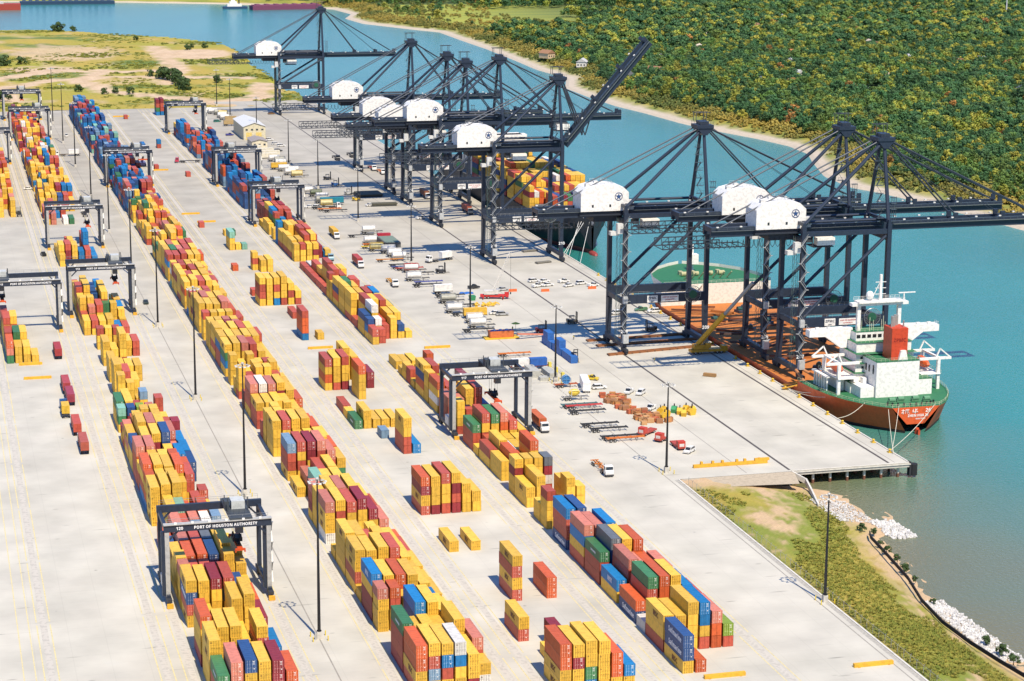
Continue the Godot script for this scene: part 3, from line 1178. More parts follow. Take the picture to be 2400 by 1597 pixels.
		part("floodlight", s, mat(0.75, 0.75, 0.72, 0.4), bm)
	for f in [0.04, 0.42, 0.72, 0.99]:
		var s := Shape.new()
		s.box(hinge + dirx * bl * f + upx * 0.2, Vector3(1.1, 1.8, 5.6), bas)
		if f > 0.1:
			for k in [-1, 1]:
				s.box(hinge + dirx * bl * f + upx * 2.4 + Vector3(0, 0, 2.6 * k), Vector3(1.6, 2.0, 0.7), bas)
		part("boom_tie", s, NAVY, t)
	# A-frame over the waterside legs
	var apex := Vector3(G + 0.4, top, mid)
	for z in [0.0, -B]:
		var side := 1.0 if z == 0.0 else -1.0
		var s := Shape.new()
		s.tube(Vector3(G, g + 4.0, z * 0.92 - 0.7), apex + Vector3(0, -0.8, 1.5 * side), 0.75, 8, 0.6)
		part("mast_leg", s, NAVY, t)
		s = Shape.new()
		s.tube(Vector3(0.3, g + 4.2, z), apex + Vector3(-0.6, -0.3, 1.9 * side), 0.62, 8)
		part("back_strut", s, NAVY, t)
		s = Shape.new()
		s.tube(Vector3(-27.5, g + 3.4, mid + 3.4 * side), apex + Vector3(-1.4, 0.3, 2.2 * side), 0.26, 6)
		part("back_stay", s, mat(0.05, 0.065, 0.09, 0.5), t)
		s = Shape.new()
		if lift < 0.3:
			for f in [0.42, 0.93]:
				var e: Vector3 = hinge + dirx * bl * f + upx * 2.6 + Vector3(0, 0, 2.6 * side)
				s.tube(apex + Vector3(1.2, 0.2, 1.9 * side), e, 0.30, 6)
			var e3 := hinge + dirx * bl * 0.72 + upx * 2.0 + Vector3(0, 0, 2.6 * side)
			s.tube(apex + Vector3(0.9, 1.4, 0.8 * side), e3, 0.09, 5)
		else:
			# the links fold when the boom is up
			for f in [0.30, 0.42]:
				var e: Vector3 = hinge + dirx * bl * f + upx * 2.6 + Vector3(0, 0, 2.6 * side)
				var knee: Vector3 = Vector3(G + 11.0 + 12.0 * (f - 0.3), g + 6.0, mid + 2.4 * side)
				s.tube(apex + Vector3(1.2, 0.2, 1.9 * side), knee, 0.3, 6)
				s.tube(knee, e, 0.3, 6)
		part("fore_stay", s, mat(0.035, 0.045, 0.065, 0.5), t)
	var hs := Shape.new()
	hs.box(apex + Vector3(0, 0.5, 0), Vector3(6.2, 1.2, 7.0))
	hs.box(apex + Vector3(0, 1.6, 0), Vector3(3.2, 1.4, 4.6))
	hs.extrude(PackedVector2Array([Vector2(-3.1, 0), Vector2(3.1, 0), Vector2(0.8, -2.6), Vector2(-0.8, -2.6)]), apex + Vector3(0, 0, -3.2), Vector3.RIGHT, Vector3.UP, Vector3(0, 0, 6.4))
	part("mast_head", hs, NAVY, t)
	hs = Shape.new()
	for x in [-3.0, 0.8]:
		for z in [-1.4, 1.4]:
			hs.bar(apex + Vector3(x, 2.2, z), apex + Vector3(x, 5.4, z), 0.2, 0.2)
	for z in [-1.4, 1.4]:
		hs.bar(apex + Vector3(-3.6, 5.4, z), apex + Vector3(2.4, 5.4, z), 0.22, 0.22)
	hs.bar(apex + Vector3(-1.1, 5.4, -1.6), apex + Vector3(-1.1, 5.4, 1.6), 0.22, 0.22)
	railing(hs, apex + Vector3(-3.0, 1.1, 3.4), apex + Vector3(3.0, 1.1, 3.4), 1.2)
	railing(hs, apex + Vector3(-3.0, 1.1, -3.4), apex + Vector3(3.0, 1.1, -3.4), 1.2)
	part("sheave_hoist", hs, mat(0.05, 0.06, 0.07, 0.5), t)
	hs = Shape.new()
	hs.tube(Vector3(1.0, g + 4.4, mid + 5.4), Vector3(G - 1.0, g + 4.4, mid + 5.4), 0.5, 8)
	hs.tube(Vector3(1.0, g + 4.4, mid - 5.4), Vector3(G - 1.0, g + 4.4, mid - 5.4), 0.5, 8)
	part("top_tie", hs, NAVY, t)
	# machinery house on the landside girders
	var house_z := 4.9
	hs = Shape.new()
	hs.extrude(PackedVector2Array([Vector2(-15.4, 0), Vector2(2.4, 0), Vector2(2.4, 6.6), Vector2(0.2, 8.6), Vector2(-3.6, 9.5), Vector2(-9.6, 9.5), Vector2(-13.4, 8.6), Vector2(-15.4, 6.6)]), Vector3(0, g + 2.2, mid - house_z), Vector3.RIGHT, Vector3.UP, Vector3(0, 0, house_z * 2))
	var house := part("machinery_house", hs, WHITE, t)
	star_badge(house, Vector3(-1.4, g + 7.4, mid + house_z + 0.06), 1.35)
	hs = Shape.new()
	for x in [-11.0, -4.5]:
		hs.box(Vector3(x, g + 4.2, mid + house_z + 0.04), Vector3(0.7, 0.9, 0.12))
	part("window", hs, mat(0.03, 0.035, 0.04, 0.3), house)
	hs = Shape.new()
	railing(hs, Vector3(-9.4, g + 11.65, mid + house_z - 0.3), Vector3(-3.8, g + 11.65, mid + house_z - 0.3), 1.2)
	railing(hs, Vector3(-9.4, g + 11.65, mid - house_z + 0.3), Vector3(-3.8, g + 11.65, mid - house_z + 0.3), 1.2)
	railing(hs, Vector3(-3.8, g + 11.65, mid + house_z - 0.3), Vector3(-3.8, g + 11.65, mid - house_z + 0.3), 1.2)
	part("roof_rail", hs, mat(0.6, 0.6, 0.58, 0.5), house)
	hs = Shape.new()
	hs.box(Vector3(-12.2, g + 11.2, mid + 2.0), Vector3(1.8, 1.4, 1.6))
	hs.box(Vector3(-8.2, g + 12.0, mid - 1.5), Vector3(1.4, 0.8, 1.4))
	hs.box(Vector3(3.4, g + 4.2, mid + house_z - 1.2), Vector3(1.9, 3.4, 2.0))
	part("roof_vent", hs, mat(0.62, 0.62, 0.60, 0.5), house)
	hs = Shape.new()
	hs.box(Vector3(-6.5, g + 1.0, mid), Vector3(19.0, 0.5, 11.4))
	hs.box(Vector3(-6.0, g - 0.4, mid), Vector3(9.0, 2.4, 8.4))
	railing(hs, Vector3(-16.0, g + 1.2, mid + 5.6), Vector3(3.0, g + 1.2, mid + 5.6), 1.8)
	railing(hs, Vector3(-16.0, g + 1.2, mid - 5.6), Vector3(-16.0, g + 1.2, mid + 5.6), 1.8)
	part("house_deck", hs, mat(0.02, 0.026, 0.04, 0.6), t)
	# trolley, driver's cab and the hanging spreader ropes
	hs = Shape.new()
	hs.box(Vector3(trolley_x, g - 0.6, mid), Vector3(7.0, 0.9, 6.6))
	hs.box(Vector3(trolley_x - 3.8, g - 2.0, mid + 1.0), Vector3(2.2, 2.4, 3.0))
	for x in [-3.0, 3.0]:
		for z in [-2.8, 2.8]:
			hs.bar(Vector3(trolley_x + x, g - 0.5, mid + z), Vector3(trolley_x + x, g - 4.2, mid + z), 0.3, 0.3)
	hs.box(Vector3(trolley_x, g - 4.3, mid + 2.0), Vector3(7.4, 0.3, 6.6))
	part("trolley", hs, mat(0.04, 0.05, 0.065, 0.6), t)
	hs = Shape.new()
	hs.box(Vector3(trolley_x + 0.6, g - 2.4, mid + 4.4), Vector3(6.4, 2.6, 3.2))
	var cab := part("trolley_cab", hs, WHITE, t)
	hs = Shape.new()
	hs.box(Vector3(trolley_x + 3.85, g - 2.5, mid + 4.4), Vector3(0.12, 1.4, 2.6))
	part("cab_window", hs, mat(0.03, 0.05, 0.06, 0.15), cab)
	hs = Shape.new()
	hs.box(Vector3(-1.9, g - 3.6, mid + 8.2), Vector3(2.2, 3.6, 2.0))
	hs.box(Vector3(-3.6, g - 5.4, mid + 7.0), Vector3(3.2, 1.4, 2.4))
	part("checker_cabin", hs, mat(0.62, 0.63, 0.62, 0.5), t)
	# truss platform that hangs beyond the landside end, with festoon loops
	hs = Shape.new()
	var y0 := g - 3.2
	for z in [mid - 4.2, mid + 4.2]:
		hs.bar(Vector3(-48.0, y0, z), Vector3(-18.0, y0, z), 0.34, 0.34)
		hs.bar(Vector3(-48.0, y0 + 2.6, z), Vector3(-28.0, y0 + 2.6, z), 0.34, 0.34)
		for i in 9:
			var x := -48.0 + i * 2.5
			hs.bar(Vector3(x, y0, z), Vector3(x, y0 + 2.6, z), 0.2, 0.2)
			if i < 8:
				hs.bar(Vector3(x, y0, z), Vector3(x + 2.5, y0 + 2.6, z), 0.14, 0.14)
		hs.bar(Vector3(-30.6, y0 + 2.6, z), Vector3(-28.5, g + 1.0, z * 0.0 + mid + signf(z - mid) * 3.4), 0.3, 0.3)
	for i in 11:
		hs.bar(Vector3(-48.0 + i * 3.0, y0, mid - 4.2), Vector3(-48.0 + i * 3.0, y0, mid + 4.2), 0.2, 0.2)
	hs.box(Vector3(-38.0, y0 - 0.1, mid + 3.6), Vector3(20.0, 0.1, 1.0))
	part("festoon_truss", hs, mat(0.03, 0.04, 0.055, 0.6), t)
	hs = Shape.new()
	for i in 16:
		var x := -33.0 + i * 1.9
		var sag := 2.9
		for k in 4:
			var a0 := PI * k / 4.0
			var a1 := PI * (k + 1) / 4.0
			hs.bar(Vector3(x + 0.95 - 0.95 * cos(a0), g - 0.8 - sag * sin(a0), mid + 4.6), Vector3(x + 0.95 - 0.95 * cos(a1), g - 0.8 - sag * sin(a1), mid + 4.6), 0.14, 0.14)
	part("festoon_cable", hs, BLACK, t)
	# stairs zigzag up the front landside leg, lift shaft behind
	hs = Shape.new()
	var y := 4.0
	var k3 := 0
	while y < g - 2.0:
		var a := Vector3(-1.1 if k3 % 2 == 0 else 1.1, y, 1.25)
		var b := Vector3(1.1 if k3 % 2 == 0 else -1.1, y + 3.0, 1.25)
		hs.bar(a, b, 0.75, 0.12)
		hs.bar(a + Vector3(0, 1.0, 0.38), b + Vector3(0, 1.0, 0.38), 0.07, 0.07)
		hs.box(b + Vector3(0.35 * signf(b.x), 0, 0), Vector3(0.9, 0.1, 1.0))
		y += 3.0
		k3 += 1
	part("stair", hs, mat(0.42, 0.44, 0.44, 0.5, 0.2), t)
	hs = Shape.new()
	for x in [-2.3, -0.95]:
		for z in [-1.6, -3.0]:
			hs.bar(Vector3(x, 4.0, z), Vector3(x, g, z), 0.1, 0.1)
	for i in int((g - 4.0) / 2.4):
		var yy := 4.0 + i * 2.4
		hs.bar(Vector3(-2.3, yy, -1.6), Vector3(-0.95, yy + 2.4, -1.6), 0.07, 0.07)
		hs.bar(Vector3(-2.3, yy, -3.0), Vector3(-2.3, yy + 2.4, -1.6), 0.07, 0.07)
		hs.bar(Vector3(-2.3, yy, -1.6), Vector3(-0.95, yy, -1.6), 0.07, 0.07)
	part("lift_shaft", hs, mat(0.10, 0.16, 0.16, 0.5, 0.2), t)
	hs = Shape.new()
	hs.box(Vector3(0.1, 5.4, 1.9), Vector3(2.0, 3.0, 1.6))
	hs.box(Vector3(-0.2, 19.6, 1.8), Vector3(1.6, 2.6, 1.2))
	part("electrical_cabinet", hs, mat(0.45, 0.47, 0.48, 0.5), t)
	# stair tower beside the mast
	hs = Shape.new()
	for i in 8:
		var yy := g + 5.0 + i * (top - g - 9.0) / 8.0
		var hh := (top - g - 9.0) / 8.0
		var xx := G - 2.2
		hs.bar(Vector3(xx - 1.0 if i % 2 == 0 else xx + 0.8, yy, mid + 6.6 - i * 0.5), Vector3(xx + 0.8 if i % 2 == 0 else xx - 1.0, yy + hh, mid + 6.1 - i * 0.5), 0.6, 0.1)
		hs.box(Vector3(xx, yy, mid + 6.6 - i * 0.5), Vector3(2.6, 0.1, 1.4))
		railing(hs, Vector3(xx - 1.3, yy, mid + 7.3 - i * 0.5), Vector3(xx + 1.3, yy, mid + 7.3 - i * 0.5), 1.3)
	part("mast_stair", hs, mat(0.06, 0.08, 0.09, 0.5), t)
	hs = Shape.new()
	for x in [0.0, 1.6, 3.2]:
		hs.bar(Vector3(G + 2.2 + x * 0.5, g + 3.4, mid + 5.6), Vector3(G + 2.2 + x * 0.5, g + 12.0, mid + 5.6), 0.14, 0.14)
	for i in 5:
		hs.box(Vector3(G + 3.0, g + 3.6 + i * 2.0, mid + 5.2), Vector3(2.0, 0.12, 1.6))
	part("boom_platform", hs, mat(0.06, 0.08, 0.09, 0.5), t)
	# cable reel on the portal
	var c := Vector3(G - 5.4, 20.6, 1.35)
	hs = Shape.new()
	hs.tube(c + Vector3(0, 0, -0.25), c + Vector3(0, 0, 0.25), 1.5, 14)
	var reel := part("cable_reel", hs, mat(0.02, 0.11, 0.06, 0.5), t)
	hs = Shape.new()
	hs.ring(c, Vector3.BACK, 3.0, 0.1, 22)
	for i in 26:
		var a := TAU * i / 26.0
		hs.bar(c + Vector3(cos(a), sin(a), 0) * 1.4, c + Vector3(cos(a), sin(a), 0) * 3.0, 0.09, 0.09)
	part("spokes", hs, mat(0.30, 0.32, 0.32, 0.4, 0.4), reel)


func build_shore_cranes() -> void:
	palette()
	shore_crane(710, 236.0, 0.0, true, 0.0, "209", "dark blue quay crane numbered 209 standing over brown steel track beams on the wharf", 10.0)
	shore_crane(891, 235.3, 0.0, true, 0.86, "210", "dark blue quay crane numbered 210 with its boom raised steeply", 12.0)
	shore_crane(992, 235.3, 0.0, true, 0.0, "211", "dark blue quay crane working the container ship, next behind the raised boom", 62.0)
	shore_crane(1059, 235.3, 0.0, false, 0.0, "204", "lower dark blue quay crane, middle one of three crowded houses by the container ship", 16.0)
	shore_crane(1100, 235.3, 0.0, false, 0.0, "203", "lower dark blue quay crane, farther of the crowded ones by the container ship", 48.0)
	shore_crane(1188, 235.3, 0.0, false, 0.0, "202", "lower dark blue quay crane standing clear behind the container ship's stern", 14.0)
	shore_crane(1477, 235.3, 0.0, false, 0.0, "201", "lower dark blue quay crane alone at the far end of the wharf", 9.0)
	shore_crane(651, 279.0, 1.6, true, 0.0, "207", "dark blue crane 207 braced on the heavy-lift ship beside its white bridge", 9.0)
	shore_crane(683, 279.0, 1.6, true, 0.0, "208", "dark blue crane 208 on the heavy-lift ship, second from its stern", 9.0)
	# the steel track beams on which crane 209 was moved ashore
	for r in [[731, 229, 734, 272], [707, 229.5, 714, 272], [722, 230, 725, 272]]:
		var t := thing("track_beam", "long rusty brown steel beam laid across the wharf under crane 209", "steel beam", W(r[0], r[1]), 0.0, "steel track beams under crane 209")
		var s := Shape.new()
		var d := W(r[2], r[3]) - W(r[0], r[1])
		for k in [-0.8, 0.8]:
			s.bar(Vector3(0, 0.3, k), d + Vector3(0, 0.3, k), 0.5, 0.6)
		part("flange", s, mat(0.27, 0.105, 0.035, 0.8), t)
		s = Shape.new()
		for i in 15:
			var p := d * (i / 14.0)
			s.box(p + Vector3(0, 0.32, 0), Vector3(0.5, 0.4, 2.6))
		part("sleeper", s, mat(0.16, 0.07, 0.03, 0.8), t)


# a rubber-tyred gantry over one block
func make_yard_crane(label: String, at: Vector3, trolley: float, drop: float, holds: String, id: String) -> void:
	var t := thing("gantry_crane", label, "crane", at, 0.0, "rubber-tyred gantry cranes over the stacks")
	var span := 24.0
	var base := 16.0
	var hgt := 18.0
	var grey := mat(0.42, 0.42, 0.40, 0.5)
	for x in [0.0, span]:
		for z in [0.0, -base]:
			var s := Shape.new()
			s.box(Vector3(x, hgt / 2 + 0.8, z), Vector3(1.05, hgt - 2.0, 0.9))
			part("leg", s, grey if z == 0.0 else NAVY, t)
			if z == 0.0:
				s = Shape.new()
				s.box(Vector3(x - 0.95, hgt / 2 + 0.8, z - 0.6), Vector3(0.75, hgt - 2.2, 0.9))
				part("cable_trunk", s, NAVY, t)
		var s2 := Shape.new()
		s2.box(Vector3(x, 1.9, -base / 2), Vector3(0.9, 1.0, base + 3.0))
		part("sill_beam", s2, NAVY, t)
		for z in [1.2, -base - 1.2]:
			s2 = Shape.new()
			s2.box(Vector3(x, 1.5, z), Vector3(1.2, 0.8, 3.6))
			var bogie := part("bogie", s2, mat(0.03, 0.035, 0.045, 0.6), t)
			for k in [-1.0, 1.0]:
				s2 = Shape.new()
				s2.tube(Vector3(x - 0.35, 0.72, z + k), Vector3(x + 0.35, 0.72, z + k), 0.72, 12)
				part("wheel", s2, BLACK, bogie)
		s2 = Shape.new()
		s2.box(Vector3(x, 0.55, 3.6), Vector3(1.5, 1.0, 0.9))
		part("bumper", s2, mat(0.70, 0.38, 0.03, 0.6), t)
		s2 = Shape.new()
		s2.box(Vector3(x, hgt - 0.2, -base / 2), Vector3(0.8, 1.0, base - 0.9))
		part("end_tie", s2, NAVY, t)
	for k in 2:
		var z: float = 0.0 if k == 0 else -base
		var s := Shape.new()
		s.box(Vector3(span / 2, hgt + 0.5, z), Vector3(span + 1.4, 1.7, 1.0))
		var gd := part("girder", s, NAVY, t)
		if k == 0:
			s = Shape.new()
			s.box(Vector3(span / 2, hgt + 1.46, z), Vector3(span + 1.5, 0.2, 1.7))
			part("top_flange", s, grey, gd)
			var tx := part("lettering", words("PORT OF HOUSTON AUTHORITY", 1.0), mat(0.85, 0.85, 0.83, 0.6, 0.0, false), gd)
			tx.position = Vector3(span / 2 + 1.8, hgt + 0.45, z + 0.53)
			var t2 := part("lettering", words(id, 1.0), mat(0.85, 0.85, 0.83, 0.6, 0.0, false), gd)
			t2.position = Vector3(3.0, hgt + 0.45, z + 0.53)
			s = Shape.new()
			for i in 6:
				s.box(Vector3(2.0 + i * 4.0, hgt + 1.75, z + 0.5), Vector3(0.6, 0.4, 0.5))
			part("floodlight", s, mat(0.8, 0.8, 0.76, 0.4), gd)
		s = Shape.new()
		railing(s, Vector3(0, hgt + 1.36, z - 0.7), Vector3(span, hgt + 1.36, z - 0.7), 3.0)
		part("handrail", s, STEEL, gd)
		# knee braces
		s = Shape.new()
		s.bar(Vector3(0.5, hgt - 2.4, z), Vector3(2.6, hgt - 0.3, z), 0.4, 0.4)
		part("knee_brace", s, NAVY, t)
		s = Shape.new()
		s.bar(Vector3(span - 0.5, hgt - 2.4, z), Vector3(span - 2.6, hgt - 0.3, z), 0.4, 0.4)
		part("knee_brace", s, NAVY, t)
	# trolley with its winch house, cab below
	var s3 := Shape.new()
	s3.box(Vector3(trolley, hgt + 1.75, -base / 2), Vector3(5.4, 0.5, base + 1.0))
	for x in [-2.4, 2.4]:
		s3.bar(Vector3(trolley + x, hgt + 1.9, -base / 2 + 3.0), Vector3(trolley + x, hgt + 5.4, -base / 2 + 3.0), 0.22, 0.22)
		s3.bar(Vector3(trolley + x, hgt + 1.9, -base / 2 - 3.0), Vector3(trolley + x, hgt + 4.4, -base / 2 - 3.0), 0.22, 0.22)
	s3.box(Vector3(trolley - 2.4, hgt + 3.0, -base / 2), Vector3(1.1, 2.2, 3.0))
	railing(s3, Vector3(trolley - 2.6, hgt + 2.0, -3.0), Vector3(trolley + 2.6, hgt + 2.0, -3.0), 1.2)
	railing(s3, Vector3(trolley - 2.6, hgt + 2.0, -base + 3.0), Vector3(trolley + 2.6, hgt + 2.0, -base + 3.0), 1.2)
	var tr := part("trolley", s3, mat(0.05, 0.06, 0.07, 0.6), t)
	s3 = Shape.new()
	s3.box(Vector3(trolley + 0.3, hgt + 3.0, -base / 2 - 0.6), Vector3(3.2, 2.0, 4.0))
	part("winch_house", s3, mat(0.52, 0.54, 0.52, 0.5), tr)
	s3 = Shape.new()
	s3.box(Vector3(trolley - 0.2, hgt - 1.3, -2.4), Vector3(1.8, 2.2, 2.0))
	part("driver_cab", s3, mat(0.10, 0.11, 0.12, 0.4), tr)
	# head block and orange spreader on its ropes
	s3 = Shape.new()
	for x in [-0.9, 0.9]:
		for z in [-1.4, 1.4]:
			s3.bar(Vector3(trolley + x, hgt + 1.5, -base / 2 + z), Vector3(trolley + x, drop + 2.2, -base / 2 + z), 0.07, 0.07)
	part("rope", s3, BLACK, t)
	s3 = Shape.new()
	for x in [-0.8, 0.8]:
		s3.tube(Vector3(trolley + x - 0.16, drop + 2.1, -base / 2 + 1.2), Vector3(trolley + x + 0.16, drop + 2.1, -base / 2 + 1.2), 0.6, 10)
		s3.tube(Vector3(trolley + x - 0.16, drop + 2.1, -base / 2 - 1.2), Vector3(trolley + x + 0.16, drop + 2.1, -base / 2 - 1.2), 0.6, 10)
	s3.box(Vector3(trolley, drop + 1.4, -base / 2), Vector3(2.3, 0.9, 3.2))
	s3.box(Vector3(trolley, drop + 1.0, -base / 2), Vector3(0.6, 0.5, 6.0))
	part("head_block", s3, BLACK, t)
	s3 = Shape.new()
	s3.box(Vector3(trolley, drop + 0.45, -base / 2), Vector3(1.3, 0.5, 11.6))
	for z in [-5.9, 5.9]:
		s3.box(Vector3(trolley, drop + 0.35, -base / 2 + z), Vector3(2.45, 0.5, 0.5))
		for x in [-1.1, 1.1]:
			s3.box(Vector3(trolley + x, drop - 0.05, -base / 2 + z), Vector3(0.3, 0.5, 0.5))
	part("spreader", s3, mat(0.62, 0.085, 0.015, 0.5), t)
	s3 = Shape.new()
	s3.box(Vector3(-0.2, 4.0, -base / 2 + 2.5), Vector3(1.5, 2.6, 4.4))
	part("engine_house", s3, mat(0.62, 0.63, 0.62, 0.5), t)
	s3 = Shape.new()
	for i in 6:
		var yy := 3.0 + i * 2.5
		s3.bar(Vector3(span + 0.9, yy, -1.0 if i % 2 == 0 else -2.8), Vector3(span + 0.9, yy + 2.5, -2.8 if i % 2 == 0 else -1.0), 0.5, 0.08)
		s3.box(Vector3(span + 0.9, yy + 2.5, -2.9 if i % 2 == 0 else -0.9), Vector3(0.7, 0.08, 0.8))
	part("ladder", s3, mat(0.3, 0.31, 0.31, 0.5, 0.3), t)


func build_yard_cranes() -> void:
	make_yard_crane("gantry crane nearest the camera, astride red and yellow stacks", W(481.6, 48.3), 17.5, 11.0, "", "120")
	make_yard_crane("gantry crane over the right block beside the parked chassis", W(612, 149.4), 14.5, 9.5, "", "117")
	make_yard_crane("gantry crane over the left block with its spreader hanging at the right", W(820, 48.3), 17.5, 11.5, "", "113")
	make_yard_crane("gantry crane cut by the left edge with its spreader on a yellow stack", W(795, 18.7), 3.4, 11.2, "", "111")
	make_yard_crane("gantry crane over scattered red and blue stacks, second of the left lane", W(972, 48.4), 18.0, 9.0, "", "112")
	make_yard_crane("gantry crane astride the long blue block beyond the lamp masts", W(1160, 90.0), 17.0, 7.0, "", "109")
	make_yard_crane("gantry crane over blue stacks beside the tank trailers", W(1150, 148.0), 9.0, 13.0, "", "108")
	make_yard_crane("gantry crane with a blue trolley winch over maroon and yellow stacks", W(1015, 148.3), 12.5, 10.0, "", "116")
	make_yard_crane("farthest gantry crane of the right block by the grassy field", W(1387, 148.0), 18.5, 12.0, "", "107")
	make_yard_crane("gantry crane over orange stacks near the far left corner", W(1375, 48.0), 17.0, 9.0, "", "105")
	make_yard_crane("farthest gantry crane of the left lane by the field", W(1484, 48.0), 12.0, 13.0, "", "104")
	make_yard_crane("gantry crane half hidden at the far left edge of the yard", W(1264, 18.9), 6.0, 12.0, "", "106")


# a hull lofted from half breadths: stations of [distance from stern, half breadth at deck, half breadth at the water]
func hull(stations: Array, deck: float, keel: float, s: Shape, low: float, high: float) -> void:
	for i in stations.size() - 1:
		var a: Array = stations[i]
		var b: Array = stations[i + 1]
		for side in [-1.0, 1.0]:
			var ha: float = lerpf(a[2], a[1], clampf((high - keel) / (deck - keel), 0, 1))
			var hb: float = lerpf(b[2], b[1], clampf((high - keel) / (deck - keel), 0, 1))
			var la: float = lerpf(a[2], a[1], clampf((low - keel) / (deck - keel), 0, 1))
			var lb: float = lerpf(b[2], b[1], clampf((low - keel) / (deck - keel), 0, 1))
			s.quad(Vector3(side * la, low, -a[0]), Vector3(side * ha, high, -a[0]), Vector3(side * hb, high, -b[0]), Vector3(side * lb, low, -b[0]))


func deck_sheet(stations: Array, s: Shape, y: float, inset := 0.0) -> void:
	for i in stations.size() - 1:
		var a: Array = stations[i]
		var b: Array = stations[i + 1]
		s.quad(Vector3(-a[1] + inset, y, -a[0]), Vector3(a[1] - inset, y, -a[0]), Vector3(b[1] - inset, y, -b[0]), Vector3(-b[1] + inset, y, -b[0]))


func end_cap(st: Array, s: Shape, deck: float, keel: float) -> void:
	s.quad(Vector3(-st[2], keel, -st[0]), Vector3(st[2], keel, -st[0]), Vector3(st[1], deck, -st[0]), Vector3(-st[1], deck, -st[0]))


func tiers(s: Shape, list: Array) -> void:
	for b in list:
		s.span(Vector3(b[0], b[2], b[4]), Vector3(b[1], b[3], b[5]))


func build_heavy_ship() -> void:
	# local axes: x to starboard, z astern, origin at the stern on the centreline
	var t := thing("heavy_lift_ship", "orange heavy-lift ship with a white bridge, carrying cranes on its long deck", "ship", W(598.0, 297.0))
	var orange := mat(0.66, 0.105, 0.024, 0.5)
	var white := WHITE
	var deckgreen := mat(0.025, 0.16, 0.065, 0.7)
	var aft := [[0.0, 8.2, 3.0], [3.0, 11.5, 6.0], [7.0, 14.5, 9.5], [13.0, 18.0, 14.5], [20.0, 20.5, 18.5], [30.0, 22.4, 21.8], [42.0, 23.0, 23.0]]
	var fore := [[42.0, 23.0, 23.0], [178.0, 23.0, 23.0], [192.0, 22.0, 19.5], [204.0, 18.5, 13.5], [213.0, 12.5, 6.5], [219.0, 6.0, 1.5], [222.0, 0.5, 0.0]]
	var s := Shape.new()
	hull(aft, 4.0, -4.6, s, -4.0, 4.0)
	end_cap(aft[0], s, 4.0, -1.6)
	hull(fore, 1.6, -4.6, s, -4.0, 1.6)
	part("hull", s, orange, t)
	s = Shape.new()
	hull(aft, 4.0, -4.6, s, -6.0, -3.6)
	hull(fore, 1.6, -4.6, s, -6.0, -3.6)
	var scale_in := 1.002
	var boot := part("boot_topping", s, mat(0.035, 0.02, 0.018, 0.7), t)
	boot.scale = Vector3(scale_in, 1, 1)
	s = Shape.new()
	deck_sheet(aft, s, 3.95, 0.05)
	part("aft_deck", s, deckgreen, t)
	s = Shape.new()
	deck_sheet([fore[0], fore[1], fore[2], fore[3]], s, 1.55, 0.05)
	s.span(Vector3(-23, 1.5, -42.0), Vector3(23, 4.0, -41.6))
	part("cargo_deck", s, mat(0.50, 0.165, 0.030, 0.85), t)
	# forecastle
	var bow := [[180.0, 23.0, 23.0], [192.0, 22.4, 20.0], [204.0, 19.4, 14.0], [213.0, 13.6, 7.0], [219.0, 7.0, 2.0], [223.0, 0.8, 0.0]]
	s = Shape.new()
	hull(bow, 10.0, 1.6, s, 1.6, 10.0)
	hull(bow, 10.0, 1.6, s, 10.0, 11.2)
	end_cap(bow[0], s, 10.0, 1.6)
	part("forecastle", s, mat(0.74, 0.73, 0.66, 0.6), t)
	s = Shape.new()
	deck_sheet(bow, s, 10.02, 0.3)
	part("forecastle_deck", s, deckgreen, t)
	s = Shape.new()
	for x in [-8.0, -3.0, 3.0, 8.0]:
		s.tube(Vector3(x - 1.2, 11.0, -196), Vector3(x + 1.2, 11.0, -196), 0.9, 10)
		s.box(Vector3(x, 10.7, -200), Vector3(1.6, 1.4, 2.4))
	for i in 7:
		s.bar(Vector3(-10 + i * 3.0, 10.0, -190), Vector3(-9 + i * 3.0, 13.0, -187), 0.4, 0.4)
	part("mooring_winch", s, mat(0.42, 0.40, 0.22, 0.6), t)
	s = Shape.new()
	s.tube(Vector3(0, 10, -208), Vector3(0, 21, -208), 0.5, 8, 0.3)
	s.box(Vector3(0, 15, -206.5), Vector3(3.0, 4.0, 3.0))
	part("foremast", s, white, t)
	s = Shape.new()
	railing(s, Vector3(-22, 10.0, -180.2), Vector3(22, 10.0, -180.2), 2.0)
	s.bar(Vector3(-14.0, 1.6, -179.6), Vector3(-6.0, 10.0, -179.6), 0.9, 0.2)
	part("rail", s, mat(0.7, 0.7, 0.6, 0.5), t)
	# accommodation
	s = Shape.new()
	tiers(s, [[-13, 13, 3.9, 7.2, -40, -22], [-11.5, 11.5, 7.2, 10.2, -39, -23], [-10.5, 11.0, 10.2, 13.2, -38.5, -24], [-10.0, 10.5, 13.2, 16.2, -38, -25], [-9.5, 10.0, 16.2, 19.4, -37.5, -26], [-8.5, 8.5, 19.4, 22.4, -37, -29]])
	var house := part("accommodation", s, white, t)
	s = Shape.new()
	for k in 4:
		var y: float = [7.25, 10.25, 13.25, 16.25][k]
		s.box(Vector3(0.2, y, -30.8), Vector3([26.4, 23.4, 22.0, 21.0][k] + 0.3, 0.1, 18.3 - k * 1.2))
	s.box(Vector3(0, 22.46, -33), Vector3(17.2, 0.1, 8.2))
	s.box(Vector3(0.2, 19.45, -31.6), Vector3(19.9, 0.1, 11.9))
	part("weather_deck", s, deckgreen, house)
	s = Shape.new()
	var frame_m := mat(0.02, 0.025, 0.03, 0.2)
	for i in 9:
		s.box(Vector3(-7.6 + i * 1.9, 21.0, -28.96), Vector3(1.3, 1.1, 0.1))
	for y in [8.8, 11.8, 14.8]:
		for x in [-8.0, -4.5, 2.5, 6.5]:
			s.box(Vector3(x, y, -22.95 if y < 10.0 else (-23.95 if y < 13.0 else -24.95)), Vector3(0.8, 0.8, 0.1))
